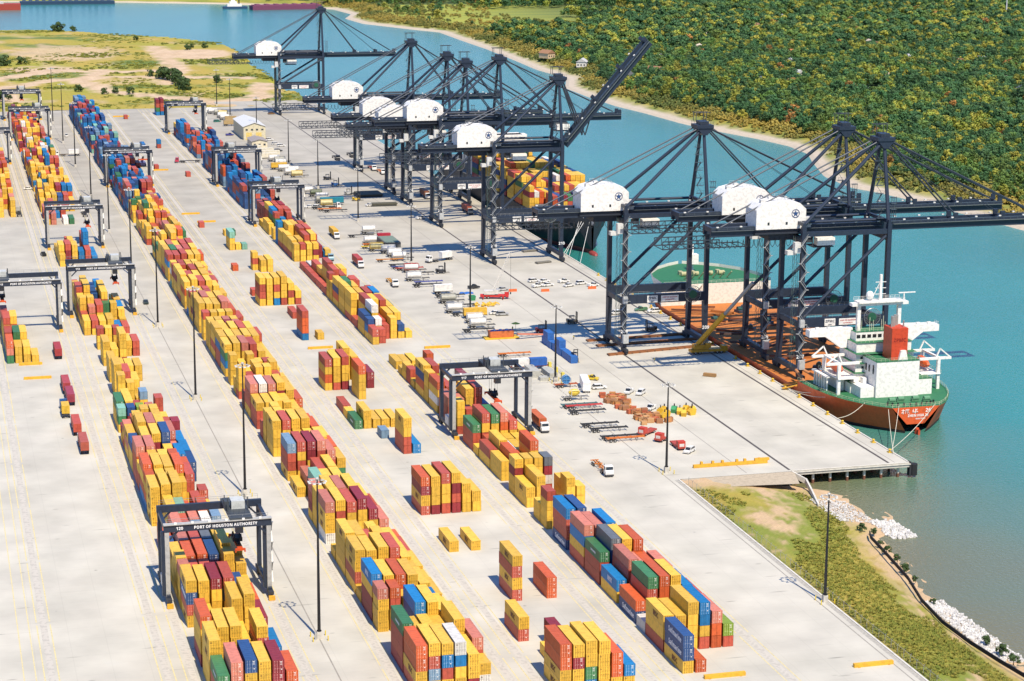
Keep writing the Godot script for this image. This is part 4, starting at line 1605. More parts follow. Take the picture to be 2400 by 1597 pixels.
	part("window", s, frame_m, house)
	# bridge wings on brackets
	for side in [-1.0, 1.0]:
		s = Shape.new()
		s.extrude(PackedVector2Array([Vector2(8.0, 16.6), Vector2(12.0, 16.6), Vector2(17.5, 20.6), Vector2(23.2, 20.6), Vector2(23.2, 22.8), Vector2(8.0, 23.2)]), Vector3(0, 0, -36.2), Vector3(side, 0, 0), Vector3.UP, Vector3(0, 0, 3.4))
		var wing := part("bridge_wing", s, white, t)
		s = Shape.new()
		railing(s, Vector3(side * 10.0, 22.8, -32.9), Vector3(side * 23.0, 22.6, -32.9), 1.6)
		railing(s, Vector3(side * 23.0, 22.6, -36.0), Vector3(side * 23.0, 22.6, -32.9), 1.2)
		s.box(Vector3(side * 16.0, 23.2, -34.0), Vector3(1.2, 0.8, 1.0))
		s.box(Vector3(side * 20.0, 23.2, -34.0), Vector3(1.2, 0.8, 1.0))
		part("rail", s, white, wing)
	# engine casing, funnel with two grey pipes
	s = Shape.new()
	tiers(s, [[-7.6, 7.4, 3.9, 15.6, -25, -14], [7.4, 12.6, 3.9, 9.0, -26, -15]])
	var casing := part("engine_casing", s, white, t)
	s = Shape.new()
	s.box(Vector3(-0.1, 15.66, -19.5), Vector3(15.2, 0.12, 11.2))
	s.box(Vector3(10.0, 9.06, -20.5), Vector3(5.2, 0.12, 11.0))
	part("casing_top", s, deckgreen, casing)
	s = Shape.new()
	for y in [12.6, 13.6]:
		s.box(Vector3(-7.66, y - 0.3, -16.5), Vector3(0.1, 1.9, 0.8))
	for z in [-22.0, -19.6]:
		s.box(Vector3(-7.66, 12.6, z), Vector3(0.1, 2.2, 1.0))
	part("doorway", s, frame_m, casing)
	s = Shape.new()
	railing(s, Vector3(-7.6, 15.7, -14.2), Vector3(7.4, 15.7, -14.2), 1.4)
	railing(s, Vector3(-7.6, 15.7, -25.0), Vector3(-7.6, 15.7, -14.2), 1.4)
	railing(s, Vector3(7.4, 9.1, -15.1), Vector3(12.6, 9.1, -15.1), 1.4)
	part("rail", s, mat(0.6, 0.62, 0.45, 0.5), casing)
	s = Shape.new()
	s.box(Vector3(0.9, 20.9, -19.0), Vector3(5.6, 10.4, 6.4))
	var fun := part("funnel", s, mat(0.56, 0.06, 0.018, 0.5), t)
	s = Shape.new()
	s.extrude(PackedVector2Array([Vector2(-1.6, 0), Vector2(1.6, 0), Vector2(0.9, 3.2), Vector2(-0.9, 3.2)]), Vector3(2.0, 15.7, -15.75), Vector3.RIGHT, Vector3.UP, Vector3(0, 0, 0.9))
	part("funnel_vent", s, white, fun)
	s = Shape.new()
	for x in [0.0, 1.8]:
		s.tube(Vector3(x, 26.0, -19.5 - x), Vector3(x, 29.4, -19.5 - x), 0.75, 10)
	for x in [-1.2, 3.0]:
		s.tube(Vector3(x, 26.0, -18.0), Vector3(x, 28.2, -18.0), 0.25, 6)
	part("exhaust_pipe", s, mat(0.36, 0.35, 0.33, 0.5, 0.3), fun)
	var fm := part("funnel_mark", words("ZPMC", 1.6), mat(0.20, 0.01, 0.005, 0.6, 0.0, false), fun)
	fm.position = Vector3(0.9, 22.2, -15.78)
	# mast and platforms
	s = Shape.new()
	for x in [-7.0, 7.4]:
		s.box(Vector3(x, 27.0, -31.0), Vector3(1.2, 9.4, 1.2))
	s.box(Vector3(0.2, 31.4, -31.0), Vector3(20.0, 1.0, 2.4))
	s.box(Vector3(0.2, 32.2, -31.0), Vector3(16.0, 0.5, 4.4))
	railing(s, Vector3(-8.0, 32.4, -28.9), Vector3(8.4, 32.4, -28.9), 1.5)
	railing(s, Vector3(-8.0, 32.4, -33.1), Vector3(8.4, 32.4, -33.1), 1.5)
	s.bar(Vector3(0.5, 32.4, -31.0), Vector3(0.5, 41.0, -31.0), 0.8, 0.8)
	for y in [34.5, 36.5, 38.5]:
		s.bar(Vector3(-1.4, y, -31.0), Vector3(2.4, y, -31.0), 0.2, 0.2)
	s.bar(Vector3(-2.5, 33.0, -31), Vector3(0.5, 39.0, -31), 0.2, 0.2)
	s.bar(Vector3(7.0, 34.6, -31), Vector3(13.0, 34.6, -31), 0.5, 0.3)
	s.bar(Vector3(9.0, 32.2, -31), Vector3(9.0, 34.6, -31), 0.3, 0.3)
	var mast := part("radar_mast", s, white, t)
	s = Shape.new()
	s.ball(Vector3(-3.2, 34.2, -31.0), Vector3(1.3, 1.5, 1.3), 10, 6)
	part("radome", s, mat(0.8, 0.8, 0.78, 0.4), mast)
	s = Shape.new()
	for i in 12:
		var x := -7.5 + i * 1.4
		s.bar(Vector3(x, 22.5, -30.0 - (i % 3) * 1.6), Vector3(x, 24.6 + (i % 4) * 0.8, -30.0 - (i % 3) * 1.6), 0.12, 0.12)
	railing(s, Vector3(-8.4, 22.5, -29.0), Vector3(8.4, 22.5, -29.0), 1.4)
	railing(s, Vector3(-9.4, 19.5, -26.1), Vector3(9.9, 19.5, -26.1), 1.4)
	railing(s, Vector3(-10.4, 13.3, -24.1), Vector3(10.9, 13.3, -24.1), 1.4)
	part("rail", s, mat(0.66, 0.68, 0.50, 0.5), house)
	# boat davits: white portal frames on each side, lifeboats within
	for side in [-1.0, 1.0]:
		s = Shape.new()
		var fx: float = side * 17.6
		for z in [-21.0, -33.0]:
			s.bar(Vector3(fx, 3.9, z), Vector3(fx, 14.6, z), 1.0, 1.0)
			s.bar(Vector3(fx - side * 7.0, 14.2, z), Vector3(fx + side * 4.4, 14.2, z), 0.8, 0.8)
			s.bar(Vector3(fx - side * 1.0, 14.4, z), Vector3(fx + side * 0.4, 17.4, z), 0.4, 0.4)
			s.bar(Vector3(fx + side * 4.4, 14.2, z), Vector3(fx + side * 0.4, 17.4, z), 0.4, 0.4)
		s.bar(Vector3(fx, 14.4, -33.0), Vector3(fx, 14.4, -21.0), 0.8, 0.6)
		s.box(Vector3(fx - side * 3.0, 9.2, -28.0), Vector3(7.0, 0.3, 16.0))
		part("davit_frame", s, white, t)
		s = Shape.new()
		railing(s, Vector3(fx + side * 0.6, 9.3, -36.0), Vector3(fx + side * 0.6, 9.3, -20.0), 1.6)
		part("rail", s, mat(0.66, 0.68, 0.50, 0.5), t)
		s = Shape.new()
		s.ball(Vector3(side * 15.4, 11.4, -28.0), Vector3(1.5, 1.5, 4.6), 10, 6)
		s.box(Vector3(side * 15.4, 12.7, -28.8), Vector3(1.5, 1.0, 3.2))
		part("lifeboat", s, mat(0.60, 0.10, 0.02, 0.45), t)
	# aft deck fittings
	s = Shape.new()
	for x in [-5.5, -2.0, 3.0, 6.5]:
		s.tube(Vector3(x - 1.0, 5.0, -8.0 + absf(x) * 0.3), Vector3(x + 1.0, 5.0, -8.0 + absf(x) * 0.3), 0.75, 10)
		s.box(Vector3(x, 4.5, -8.0 + absf(x) * 0.3), Vector3(2.6, 0.9, 1.0))
	part("mooring_winch", s, mat(0.10, 0.26, 0.14, 0.6), t)
	s = Shape.new()
	for i in 10:
		var a := -1.0 + 0.22 * i
		s.tube(Vector3(sin(a) * 9.5, 3.9, -6.5 + 4.5 * cos(a)), Vector3(sin(a) * 9.5, 4.9, -6.5 + 4.5 * cos(a)), 0.32, 7)
	part("bitt", s, BLACK, t)
	s = Shape.new()
	for i in aft.size() - 1:
		for side in [-1.0, 1.0]:
			railing(s, Vector3(side * (aft[i][1] - 0.2), 4.0, -aft[i][0] - 0.2), Vector3(side * (aft[i + 1][1] - 0.2), 4.0, -aft[i + 1][0] - 0.2), 2.0)
	railing(s, Vector3(-8.2, 4.0, -0.2), Vector3(8.2, 4.0, -0.2), 1.4)
	part("rail", s, mat(0.64, 0.66, 0.42, 0.5), t)
	s = Shape.new()
	tiers(s, [[-12.5, -7.8, 3.9, 7.4, -24, -15], [-14.8, -13.4, 3.9, 8.0, -38, -26], [-9.5, -8.0, 7.4, 9.2, -22, -20]])
	part("deck_house", s, white, t)
	s = Shape.new()
	for i in 6:
		s.box(Vector3(-19.0, 6.2, -27.0 - i * 2.0), Vector3(0.5, 4.6, 0.5))
	s.box(Vector3(-19.0, 8.6, -32.0), Vector3(1.6, 0.4, 12.0))
	part("gallery", s, white, t)
	s = Shape.new()
	s.tube(Vector3(0, -5.4, 1.2), Vector3(0, -2.6, 1.2), 0.7, 8)
	s.box(Vector3(0, -4.2, 1.8), Vector3(0.7, 2.6, 2.2))
	part("rudder", s, mat(0.55, 0.07, 0.02, 0.6), t)
	# the name on the stern
	var paint := mat(0.82, 0.80, 0.74, 0.6, 0.0, false)
	var nm := part("ship_name", words("ZHEN HUA 26", 1.15), paint, t)
	nm.position = Vector3(0.8, 1.2, 0.06)
	var nm2 := part("ship_name", words("26", 1.7), paint, t)
	nm2.position = Vector3(4.2, 2.75, 0.06)
	s = Shape.new()
	for st in [[-4.5, 1.9, -4.5, 3.4], [-5.1, 3.0, -3.9, 3.0], [-4.5, 2.5, -5.1, 2.2], [-3.6, 3.3, -2.4, 3.3], [-3.6, 3.3, -3.8, 2.0], [-3.5, 2.9, -2.5, 2.9], [-3.2, 2.6, -3.0, 2.0], [-2.9, 2.6, -2.3, 2.0],
		[-0.9, 3.4, -1.2, 2.7], [-1.0, 3.0, -1.0, 2.5], [-0.2, 3.4, -0.2, 2.7], [-0.2, 3.0, 0.5, 3.3], [-0.2, 2.7, 0.5, 2.6], [-1.3, 2.35, 0.7, 2.35], [-0.3, 2.55, -0.3, 1.9]]:
		s.bar(Vector3(st[0], st[1], 0.05), Vector3(st[2], st[3], 0.05), 0.24, 0.10)
	part("ship_name", s, paint, t)
	var nm3 := part("port_name", words("KINGSTOWN", 0.55), paint, t)
	nm3.position = Vector3(1.6, 0.1, 0.06)
	# mooring ropes to the quay
	for r in [[-7.0, 6.0, 561.0, 271.9], [-5.0, 2.0, 562.0, 271.9], [7.0, 1.0, 563.0, 271.9], [-14.0, 8.0, 602.0, 271.9], [-19.5, 18.0, 640.0, 271.9], [-21.0, 26.0, 643.0, 271.9]]:
		var rope := thing("mooring_rope", "pale mooring rope from the orange ship's stern to a quay bollard", "rope", Vector3.ZERO, 0.0, "mooring ropes of the orange ship")
		s = Shape.new()
		var a := W(598.0, 297.0, 4.0) + Vector3(r[0], 0.2, -r[1])
		var b := W(r[2], r[3], 0.8)
		for i in 8:
			var f0 := i / 8.0
			var f1 := (i + 1) / 8.0
			s.bar(a.lerp(b, f0) + Vector3(0, -2.2 * sin(PI * f0) * 0.5, 0), a.lerp(b, f1) + Vector3(0, -2.2 * sin(PI * f1) * 0.5, 0), 0.14, 0.14)
		part("strand", s, mat(0.66, 0.62, 0.50, 0.8), rope)
	# what lies on the cargo deck
	var r2 := RandomNumberGenerator.new()
	r2.seed = 12
	for i in 26:
		var o := thing("steel_beam", "long orange brown steel beam stowed on the ship's orange deck", "steel beam", W(598.0 + r2.randf_range(80, 172), r2.randf_range(280, 312), 1.6), r2.randf_range(0.9, 2.2), "steel beams stowed on the orange deck")
		s = Shape.new()
		s.box(Vector3(0, 0.4 + (i % 3) * 0.5, 0), Vector3(0.6, 0.7, r2.randf_range(7, 16)))
		part("beam", s, mat([0.36, 0.20, 0.10][i % 3], [0.13, 0.07, 0.06][i % 3], [0.03, 0.03, 0.05][i % 3], 0.8), o)
	for q in [[745, 284, 0.3], [760, 300, 0.2], [768, 306, 0.9], [738, 303, 0.4], [728, 292, 1.2], [704, 300, 0.1], [668, 300, 0.5], [664, 292, 1.0]]:
		var o := thing("deck_machine", "dark blue winch unit standing on the ship's orange deck", "winch", W(q[0], q[1], 1.6), q[2], "winch units on the orange deck")
		s = Shape.new()
		s.box(Vector3(0, 0.5, 0), Vector3(2.6, 1.0, 3.8))
		part("frame", s, mat(0.05, 0.06, 0.08, 0.6), o)
		s = Shape.new()
		s.tube(Vector3(-1.0, 1.5, 0), Vector3(1.0, 1.5, 0), 0.9, 10)
		part("drum", s, mat(0.03, 0.09, 0.08, 0.6), o)
	# struts that brace crane 207
	for q in [[648.5, 277.0, 5.5, 632.5, 276.0], [650.0, 279.5, 5.5, 634.0, 286.0], [652.0, 310.0, 5.5, 636.0, 309.0]]:
		var o := thing("sea_brace", "thick steel strut bracing the crane's foot to the ship's deck", "strut", Vector3.ZERO, 0.0, "struts bracing crane 207 to the deck")
		s = Shape.new()
		s.tube(W(q[0], q[1], q[2]), W(q[3], q[4], 1.8), 0.5, 8)
		part("strut", s, mat(0.46, 0.20, 0.08, 0.7), o)
	var gang := thing("gangway", "orange yellow gangway from the quay to the ship's rail", "gangway", W(644.5, 270.5))
	s = Shape.new()
	s.bar(Vector3(0, 0.5, 0), Vector3(6.5, 2.2, 2.0), 1.4, 0.3)
	for k in [-0.6, 0.6]:
		s.bar(Vector3(0, 1.5, k), Vector3(6.5, 3.2, 2.0 + k), 0.1, 0.1)
	part("walkway", s, mat(0.66, 0.36, 0.04, 0.6), gang)


func build_container_ship() -> void:
	var t := thing("container_ship", "black-hulled container ship moored under the raised crane boom", "ship", W(928.0, 292.5))
	# local: bow at z = 0, hull runs away along -z
	var st := [[0.0, 0.6, 0.2], [6.0, 6.5, 1.4], [14.0, 11.0, 4.5], [26.0, 14.4, 9.5], [42.0, 16.4, 14.5], [60.0, 16.6, 16.4], [235.0, 16.6, 16.6], [255.0, 14.0, 11.0]]
	var s := Shape.new()
	hull(st, 9.0, -4.6, s, -2.6, 9.0)
	hull([st[0], st[1], st[2], st[3], st[4]], 9.0, -4.6, s, 9.0, 12.0)
	end_cap(st[7], s, 9.0, -4.6)
	part("hull", s, mat(0.020, 0.024, 0.032, 0.5), t)
	s = Shape.new()
	hull(st, 9.0, -4.6, s, -6.0, -2.6)
	s.ball(Vector3(0, -4.4, 1.5), Vector3(1.8, 1.5, 5.0), 10, 6)
	part("boot_topping", s, mat(0.28, 0.045, 0.035, 0.6), t)
	s = Shape.new()
	deck_sheet(st, s, 8.9, 0.1)
	part("deck", s, mat(0.10, 0.11, 0.12, 0.8), t)
	s = Shape.new()
	for i in 8:
		s.box(Vector3(0, 11.0, -40.0 - i * 14.6), Vector3(32.4, 4.2, 0.8))
	part("lashing_bridge", s, mat(0.16, 0.17, 0.18, 0.7), t)
	s = Shape.new()
	tiers(s, [[-14, 14, 9, 30, -182, -170], [-16.4, 16.4, 27, 30, -178, -172]])
	var house := part("accommodation", s, WHITE, t)
	s = Shape.new()
	for y in [13.0, 16.0, 19.0, 22.0, 25.0, 28.5]:
		for i in 11:
			s.box(Vector3(-12.0 + i * 2.4, y, -169.95), Vector3(1.1, 1.0, 0.1))
	part("window", s, mat(0.03, 0.04, 0.05, 0.2), house)
	s = Shape.new()
	s.box(Vector3(0, 14.0, -200), Vector3(9, 24, 8))
	part("funnel", s, mat(0.62, 0.44, 0.07, 0.6), t)
	s = Shape.new()
	s.tube(Vector3(0, 12, -20), Vector3(0, 24, -20), 0.5, 8, 0.3)
	for x in [-4.0, 4.0]:
		s.tube(Vector3(x - 1.2, 10.0, -24), Vector3(x + 1.2, 10.0, -24), 1.0, 10)
	part("foremast", s, mat(0.6, 0.6, 0.58, 0.6), t)
	for r in [[-1.0, 6.0, 905.0, 271.9], [-2.0, 8.0, 902.0, 271.9], [-3.0, 10.0, 897.0, 271.9], [0.0, 4.0, 880.0, 271.9]]:
		var rope := thing("mooring_rope", "white mooring rope from the black ship's bow to the quay", "rope", Vector3.ZERO, 0.0, "mooring ropes of the black ship")
		var a := W(928.0, 292.5, 11.5) + Vector3(r[0], 0, -r[1])
		s = Shape.new()
		s.bar(a, W(r[2], r[3], 0.8), 0.16, 0.16)
		part("strand", s, mat(0.75, 0.74, 0.70, 0.8), rope)


func build_far_craft() -> void:
	var t := thing("barge", "long purple barge moored at the far shore", "barge", W(2655, 432, WATER_LEVEL), 0.0)
	t.rotation.y = PI / 2 + 0.12
	var s := Shape.new()
	s.box(Vector3(0, 2.2, 0), Vector3(17.0, 6.0, 88.0))
	part("hull", s, mat(0.17, 0.045, 0.10, 0.7), t)
	s = Shape.new()
	s.box(Vector3(0, 5.6, 0), Vector3(13.0, 1.0, 84.0))
	for i in 7:
		s.box(Vector3(0, 6.5, -36.0 + i * 12.0), Vector3(10.0, 0.9, 5.0))
	part("hatch_coaming", s, mat(0.20, 0.06, 0.12, 0.7), t)
	var g := thing("tugboat", "blue and white tugboat beside the purple barge", "tug", W(2675, 372, WATER_LEVEL), PI / 2)
	s = Shape.new()
	s.box(Vector3(0, 1.2, 0), Vector3(9, 3.4, 30))
	part("hull", s, mat(0.02, 0.06, 0.14, 0.6), g)
	s = Shape.new()
	tiers(s, [[-3.4, 3.4, 2.9, 6.0, -10, 8], [-2.6, 2.6, 6.0, 9.0, -7, 2], [-2.0, 2.0, 9.0, 12.0, -5, 0]])
	part("wheelhouse", s, WHITE, g)
	s = Shape.new()
	s.tube(Vector3(0, 6, 5), Vector3(0, 11, 5), 0.8, 8)
	s.bar(Vector3(0, 12, -2), Vector3(0, 17, -2), 0.3, 0.3)
	part("funnel", s, BLACK, g)
	t = thing("work_barge", "dark blue work barge with gear on deck at the far left shore", "barge", W(2800, 175, WATER_LEVEL), PI / 2)
	s = Shape.new()
	s.box(Vector3(0, 1.6, 0), Vector3(20, 4.4, 118))
	part("hull", s, mat(0.018, 0.050, 0.105, 0.6), t)
	s = Shape.new()
	for i in 14:
		s.box(Vector3(-2.0 + (i % 3) * 2.5, 4.6 + (i % 4) * 0.7, -54.0 + i * 8.2), Vector3(5.0, 3.0 + (i % 4) * 1.4, 4.4))
	part("deck_gear", s, mat(0.06, 0.10, 0.16, 0.7), t)
	t = thing("red_ship", "red hull of a ship cut by the upper left corner", "ship", W(2700, 62, WATER_LEVEL), PI / 2)
	s = Shape.new()
	s.box(Vector3(0, 3.0, 0), Vector3(22, 9.0, 100))
	part("hull", s, mat(0.36, 0.05, 0.03, 0.6), t)
	s = Shape.new()
	s.box(Vector3(0, 8.0, 10), Vector3(16, 3.0, 40))
	part("deck_house", s, mat(0.5, 0.5, 0.48, 0.6), t)


# stacks, nearest bay first. Each line: distance U of the bay's near end, L for forty-foot or S for twenty-foot boxes, then six files from left to right,
# each a stack read from the ground up; a letter is a colour. A line with ~ is a far run: from, to, letters to draw from, heights to draw from.
const BLOCK_C := """
411.5 L ryoo ylry yrby yybw dyy -
412.9 S - - - - - wy
419.3 L - - - - - rrs
424.5 L drrg yyy yyy yyy yyyy -
437.3 L - - yynb yyyy yyy yy
450.5 S yyys yyro yyy yy yyb yy
457.6 L ddyb yyyy yroo yyry yyy yy
470.6 S y yy yyy ry yyy yy
477.5 L yryy yyyy yyyy yyor yyy yy
490.4 L yyyy yyyy yyr yyy yyy yr
503.5 S y yy yy yyy yy yo
516.8 L wyys yyry yryr yyyd yyd rs
530.0 S yyyy - - - - -
530.0 L - yyyy yrss yyyy yyy ro
536.6 S ydrs - - - - -
547.0 L - yrt yyy yyy yy -
560.0 L y ys yyr yyy y -
576.3 L yrrl yryr yydd yyrs yrs gy
589.6 L - yy yyy yyy yyy yo
602.4 L yyyy yyyr yyyy yyyy yyo yy
615.6 S yyyy yyyy yyy yr yyo y
622.2 S rr yyyy yyy yy yr o
635.0 L rry yry yyy yyy yy y
648.0 L yrrs yyrw ysss yrdy yyy yo
661.2 S rr - - - - -
661.2 L - yyr yyy yyy yr yy
674.2 S ryyy yyr yryy yyyy wrr yy
680.8 S yy yyy yryy yyy yryy yy
693.6 S yyyy ryy yyyy ryy ryr ty
706.4 L ybgy yyyy ysys ydrr rry ty
719.4 L rrby yyyy yyry yyyy yryy yy
732.6 L yryy yyyy yrwy yyrr yyyy yyr
745.6 S yyyy ywyy yyrd yyws yrr y
752.2 S yyyy ryyy yyys yyyy srl -
765.2 S yyyr yyry oyyy yoyy yyr yy
778.2 L yyyy dryy yyyy yrss yoo sr
791.2 L ydyy yyys yyyy yyry yrs r
804.2 S yyyr yyyy rybr yyo gs -
810.8 S byyy yyyy yyor yrd sr o
823.8 L yyoy yryy ybrr yryy yyy yy
836.8 L ryyy yyyr ydyy yyoy yyr -
849.8 L yydy yyy ryyr ryyy yyy yr
862.8 S yyrr yyrr yyyy yyyy yyy yy
869.4 S tywy yyor oryy yyyy yyr yr
882.4 L yybr gyrr yyor ydyy yyyy yy
895.4 L ryyy yyyg yros yyrr yyyy yyo
908.4 L yyyy yyos yyyy yyyr oyyr yy
~ 921 1062 yyyyyryorsyg 344432
~ 1066 1285 bbnnlbrnsrbgd 454443
~ 1299 1505 nnbnbbldbrnt 454433
"""
const BLOCK_R := """
409.2 L ynn o - - - -
422.3 L ryy yyy yyyy rybb oos rk
434.8 S w - - - - -
441.6 L no yrrg rroo yyyy bbb rr
455.8 L yb rrrs rrs roo rrs -
469.3 L rrg nnnc yyyy rroo ro -
482.2 L rybs rrrs yybb - - -
497.5 L nrrb nnnn nb - dy y
515.4 S yyyr - - - - -
522.0 S yy - - - - -
535.2 L yy yyy r - yy y
535.0 S - - - - yyy yy
547.6 S yydy yyyy yyyy rwdc - -
561.8 L yy rro yo dyyo - -
574.8 L yr yyy yw yy - -
588.0 S y yr yy yy yy -
594.8 L rrg yryr yyyg yyos yyr yy
607.8 S - rr r ry yr -
614.2 S ryyy rrr rr rrr - -
626.2 L rrs rrs rryy ddrr yb -
640.5 L ywyo rrr yyy rrrd rrs -
653.6 S yyyy yyr kg yyy - -
660.2 L yony yyyr kk y - -
674.0 S y - gr - - -
680.6 S rr - yggo - - -
687.2 S yy y - yy - -
693.8 S y - y - - -
703.2 L y y y - - -
743.4 L yr - - - - -
745.0 S - rr - - - -
752.0 S ybn yyw rr yyy yn y
758.6 L yyn yyyw yr yyy yny -
771.6 L r yyyr yyyy yyyr yyy -
784.6 L ryyy yyy yyr yb yyy gg
797.6 L yyyy yyy yyy ybr yyb -
810.6 L yony yyyg yyy rb bb rr
823.6 S yyy yyg yy yr - rr
830.2 S yyyr - yyo yrr - -
836.8 L r yyor yrr yy rr -
849.8 L r yyyr yry yry - -
862.8 L r ry yy - - -
875.8 L r yr y r - -
889.0 L r w y - - -
915.0 S yyy yyr yyy ydy - -
921.6 L ryy yyy yyyr yyry dd b
934.6 L ryy yy yyyr yyyr ryr -
947.6 L ryy yyyy ywyy yyro yr -
960.6 S bbbb yyyy yyyy yyl rr -
973.6 S yy - yy nn nn r
986.6 S yy yggr rnb yyrr - -
993.2 L yy yrgb yyrr yyyr dd -
1006.2 L y rrry yydr yydd drr -
1019.2 L - rrr drd ddd rr -
1032.2 L - rdr drr rd r -
~ 1066 1140 bnnbbrblrn 4443
~ 1146 1240 nbblrrbnlo 443
~ 1262 1330 blborrsnb 443
1333.0 L bn - - - - -
1346.0 L bbbb bbbb - rr - -
1359.0 L bdbb bbbb - on - -
1372.0 L dny - - - - -
1490.5 L bgrd brrd gb - - -
"""
const BLOCK_B := """
404.0 L yyoo yydy bgyy yyyy yoo yb
417.2 L - y y - - -
424.0 L - - yd - s -
436.8 L ry - - - - -
463.2 L - - ryry - - oo
502.8 L y - y - - -
535.4 L rydo dyyy ryyr drdy yyy yy
596.3 L - - - rryy b -
615.0 S - - l - - -
627.6 L g yy y y y -
640.6 S y - - - - -
647.2 L r - - - - -
664.5 L - - - yyyo - -
678.9 L yoyr ryyy dyyr - - dd
691.9 L - - yry yyyy yyy -
756.6 L - - boor - - -
756.4 S - - - - y -
795.4 L - - - r - -
822.3 L yrry yyyy byry ryyy yry ry
835.3 L - y - y - -
843.0 S r - - y - -
893.8 L - - - - yy yy
899.0 S o - - yry y -
949.8 L - - yyt - - -
950.2 S - - y y t -
988.4 S - - - y g -
1014.2 S r - - - - -
1187.0 S - - - - - r
1219.6 S r - - - - -
1314.0 S - - - - rb -
1473.0 S - - r - - -
"""
const BLOCK_L := """
410.5 L rrg rrss yyyn yyyy yrdd roo
423.6 L yyyy - - - - -
432.0 L - yyyy yyyy - ryry nb
438.6 L dyyo - - yy - -
451.0 L - yy y yyyy yyyy dd
464.0 L yrny yryy yyyd yynr yrn yo
477.0 S yyys yyb yyy yro yy yy
484.0 S yyyy rrr rrr oo yyyy yyy
490.6 L yyy rro roo rsn yyyy yyy
503.6 L nn rrs rnr rsc yyy yy
516.6 L ro yrs rr nl ww -
529.6 L - ryy rr ss nw ll
536.2 S - - yyt o rro yy
543.0 L yyyy yyyy yyyy r rr y
556.0 S boyo yyyy yyyy yyy - rr
562.6 L boyo yyyy yyyy yyyo yrr -
575.6 S rry yyyy yyyy yyyo rro -
582.2 L rros yyos yn yyy nnb nn
595.2 L yyn yyyy yydy nnnn rs wb
608.2 L ysy yyyy rrrs yyyy rrs rb
621.2 S rys yydy yns yyyy yrr yrd
627.8 S yd yyr yyry yyyy yyy yy
640.8 S ygt ddn yyk yss yyrr r
647.4 L yyg yyy yr y - -
660.4 S - yyy - yyl - -
673.4 S - yyyy yyy y - -
686.6 L - yyyy yyr yy - -
707.0 L - yyy yy yy yy -
732.0 L - yyy yy ryyy - -
745.4 L - - - - yy rr
758.4 S - yyr yyy yyr - r
783.5 L yy yr yy ry b r
796.5 L yr yys yyr y - y
803.2 S yryy yyyy yo bgg yyy yy
809.8 L yry yyy bl yyry gg yb
822.8 L yyrr yyyy ynn yryy y ny
835.8 L yyy yyry ybn - - y
848.8 S yyr yy - yyb - -
926.0 S yy - - - - -
932.6 L yyy ddr yyy bb rr b
945.6 L yy yr y - rdbb b
958.6 L y - yy - orr -
983.6 S - - r - - -
1038.6 L yr ss - w g -
1058.0 L ds yyo b rr - -
1078.7 L yy yyy yyy yrn yrr yy
~ 1092 1225 yyyyyrdoyyb 344433
~ 1231 1300 yyorywbg 343433
1299.5 L - rr yo - bb bb
~ 1313 1400 yyoryywsd 344433
~ 1404 1500 yodrybrod 2332
"""
const BLOCK_K := """
743.5 L gso yy yy y - -
756.5 L grr yyg - - - -
769.5 L yyyr yr yy - - -
782.5 L yyr yry y - - -
795.5 L yyr - - - - -
1066.0 L yyyy yyyy ryyb yyy - yyy
1079.0 L yyyy yyyo yyyb yyys - yys
~ 1092 1180 yyorydoy 3444
~ 1190 1270 yyoryboo 3434
"""
const COLOURS := {
	"y": ["mustard yellow", 0.74, 0.455, 0.055], "o": ["bright orange", 0.56, 0.105, 0.026], "r": ["brick red", 0.45, 0.085, 0.050], "d": ["dark maroon", 0.26, 0.028, 0.036],
	"s": ["faded salmon", 0.55, 0.185, 0.125], "b": ["sky blue", 0.012, 0.175, 0.42], "n": ["navy blue", 0.026, 0.075, 0.21], "l": ["pale greyblue", 0.16, 0.26, 0.37],
	"g": ["mid green", 0.050, 0.185, 0.072], "t": ["pale turquoise", 0.21, 0.43, 0.33], "k": ["lime green", 0.23, 0.34, 0.03], "w": ["dirty white", 0.70, 0.68, 0.63], "c": ["dark grey", 0.13, 0.145, 0.16]}
const ORDINALS := ["first", "second", "third", "fourth", "fifth", "sixth", "seventh", "eighth", "ninth", "tenth", "eleventh", "twelfth", "thirteenth", "fourteenth", "fifteenth", "sixteenth", "seventeenth", "eighteenth", "nineteenth", "twentieth", "twenty-first", "twenty-second", "twenty-third", "twenty-fourth", "twenty-fifth", "twenty-sixth", "twenty-seventh", "twenty-eighth", "twenty-ninth", "thirtieth"]


# one side wall with its corrugation, at x = side, over a box of length n and height h
func corrugated(side: float, n: float, h: float, pitch: float, deep: float) -> ArrayMesh:
	var key := "corr %.2f %.2f %.2f" % [side, n, h]
	if shapes.has(key):
		return shapes[key]
	var s := Shape.new()
	var count := int((n - 0.36) / pitch)
	var x0 := side
	var x1 := side - signf(side) * deep
	var p := (n - 0.36) / count
	for i in count:
		var z := -n / 2 + 0.18 + i * p
		var k := [[z, x0], [z + p * 0.28, x0], [z + p * 0.5, x1], [z + p * 0.78, x1], [z + p, x0]]
		for j in 4:
			s.quad(Vector3(k[j][1], 0.16, k[j][0]), Vector3(k[j][1], h - 0.12, k[j][0]), Vector3(k[j + 1][1], h - 0.12, k[j + 1][0]), Vector3(k[j + 1][1], 0.16, k[j + 1][0]))
	shapes[key] = s.done()
	return shapes[key]


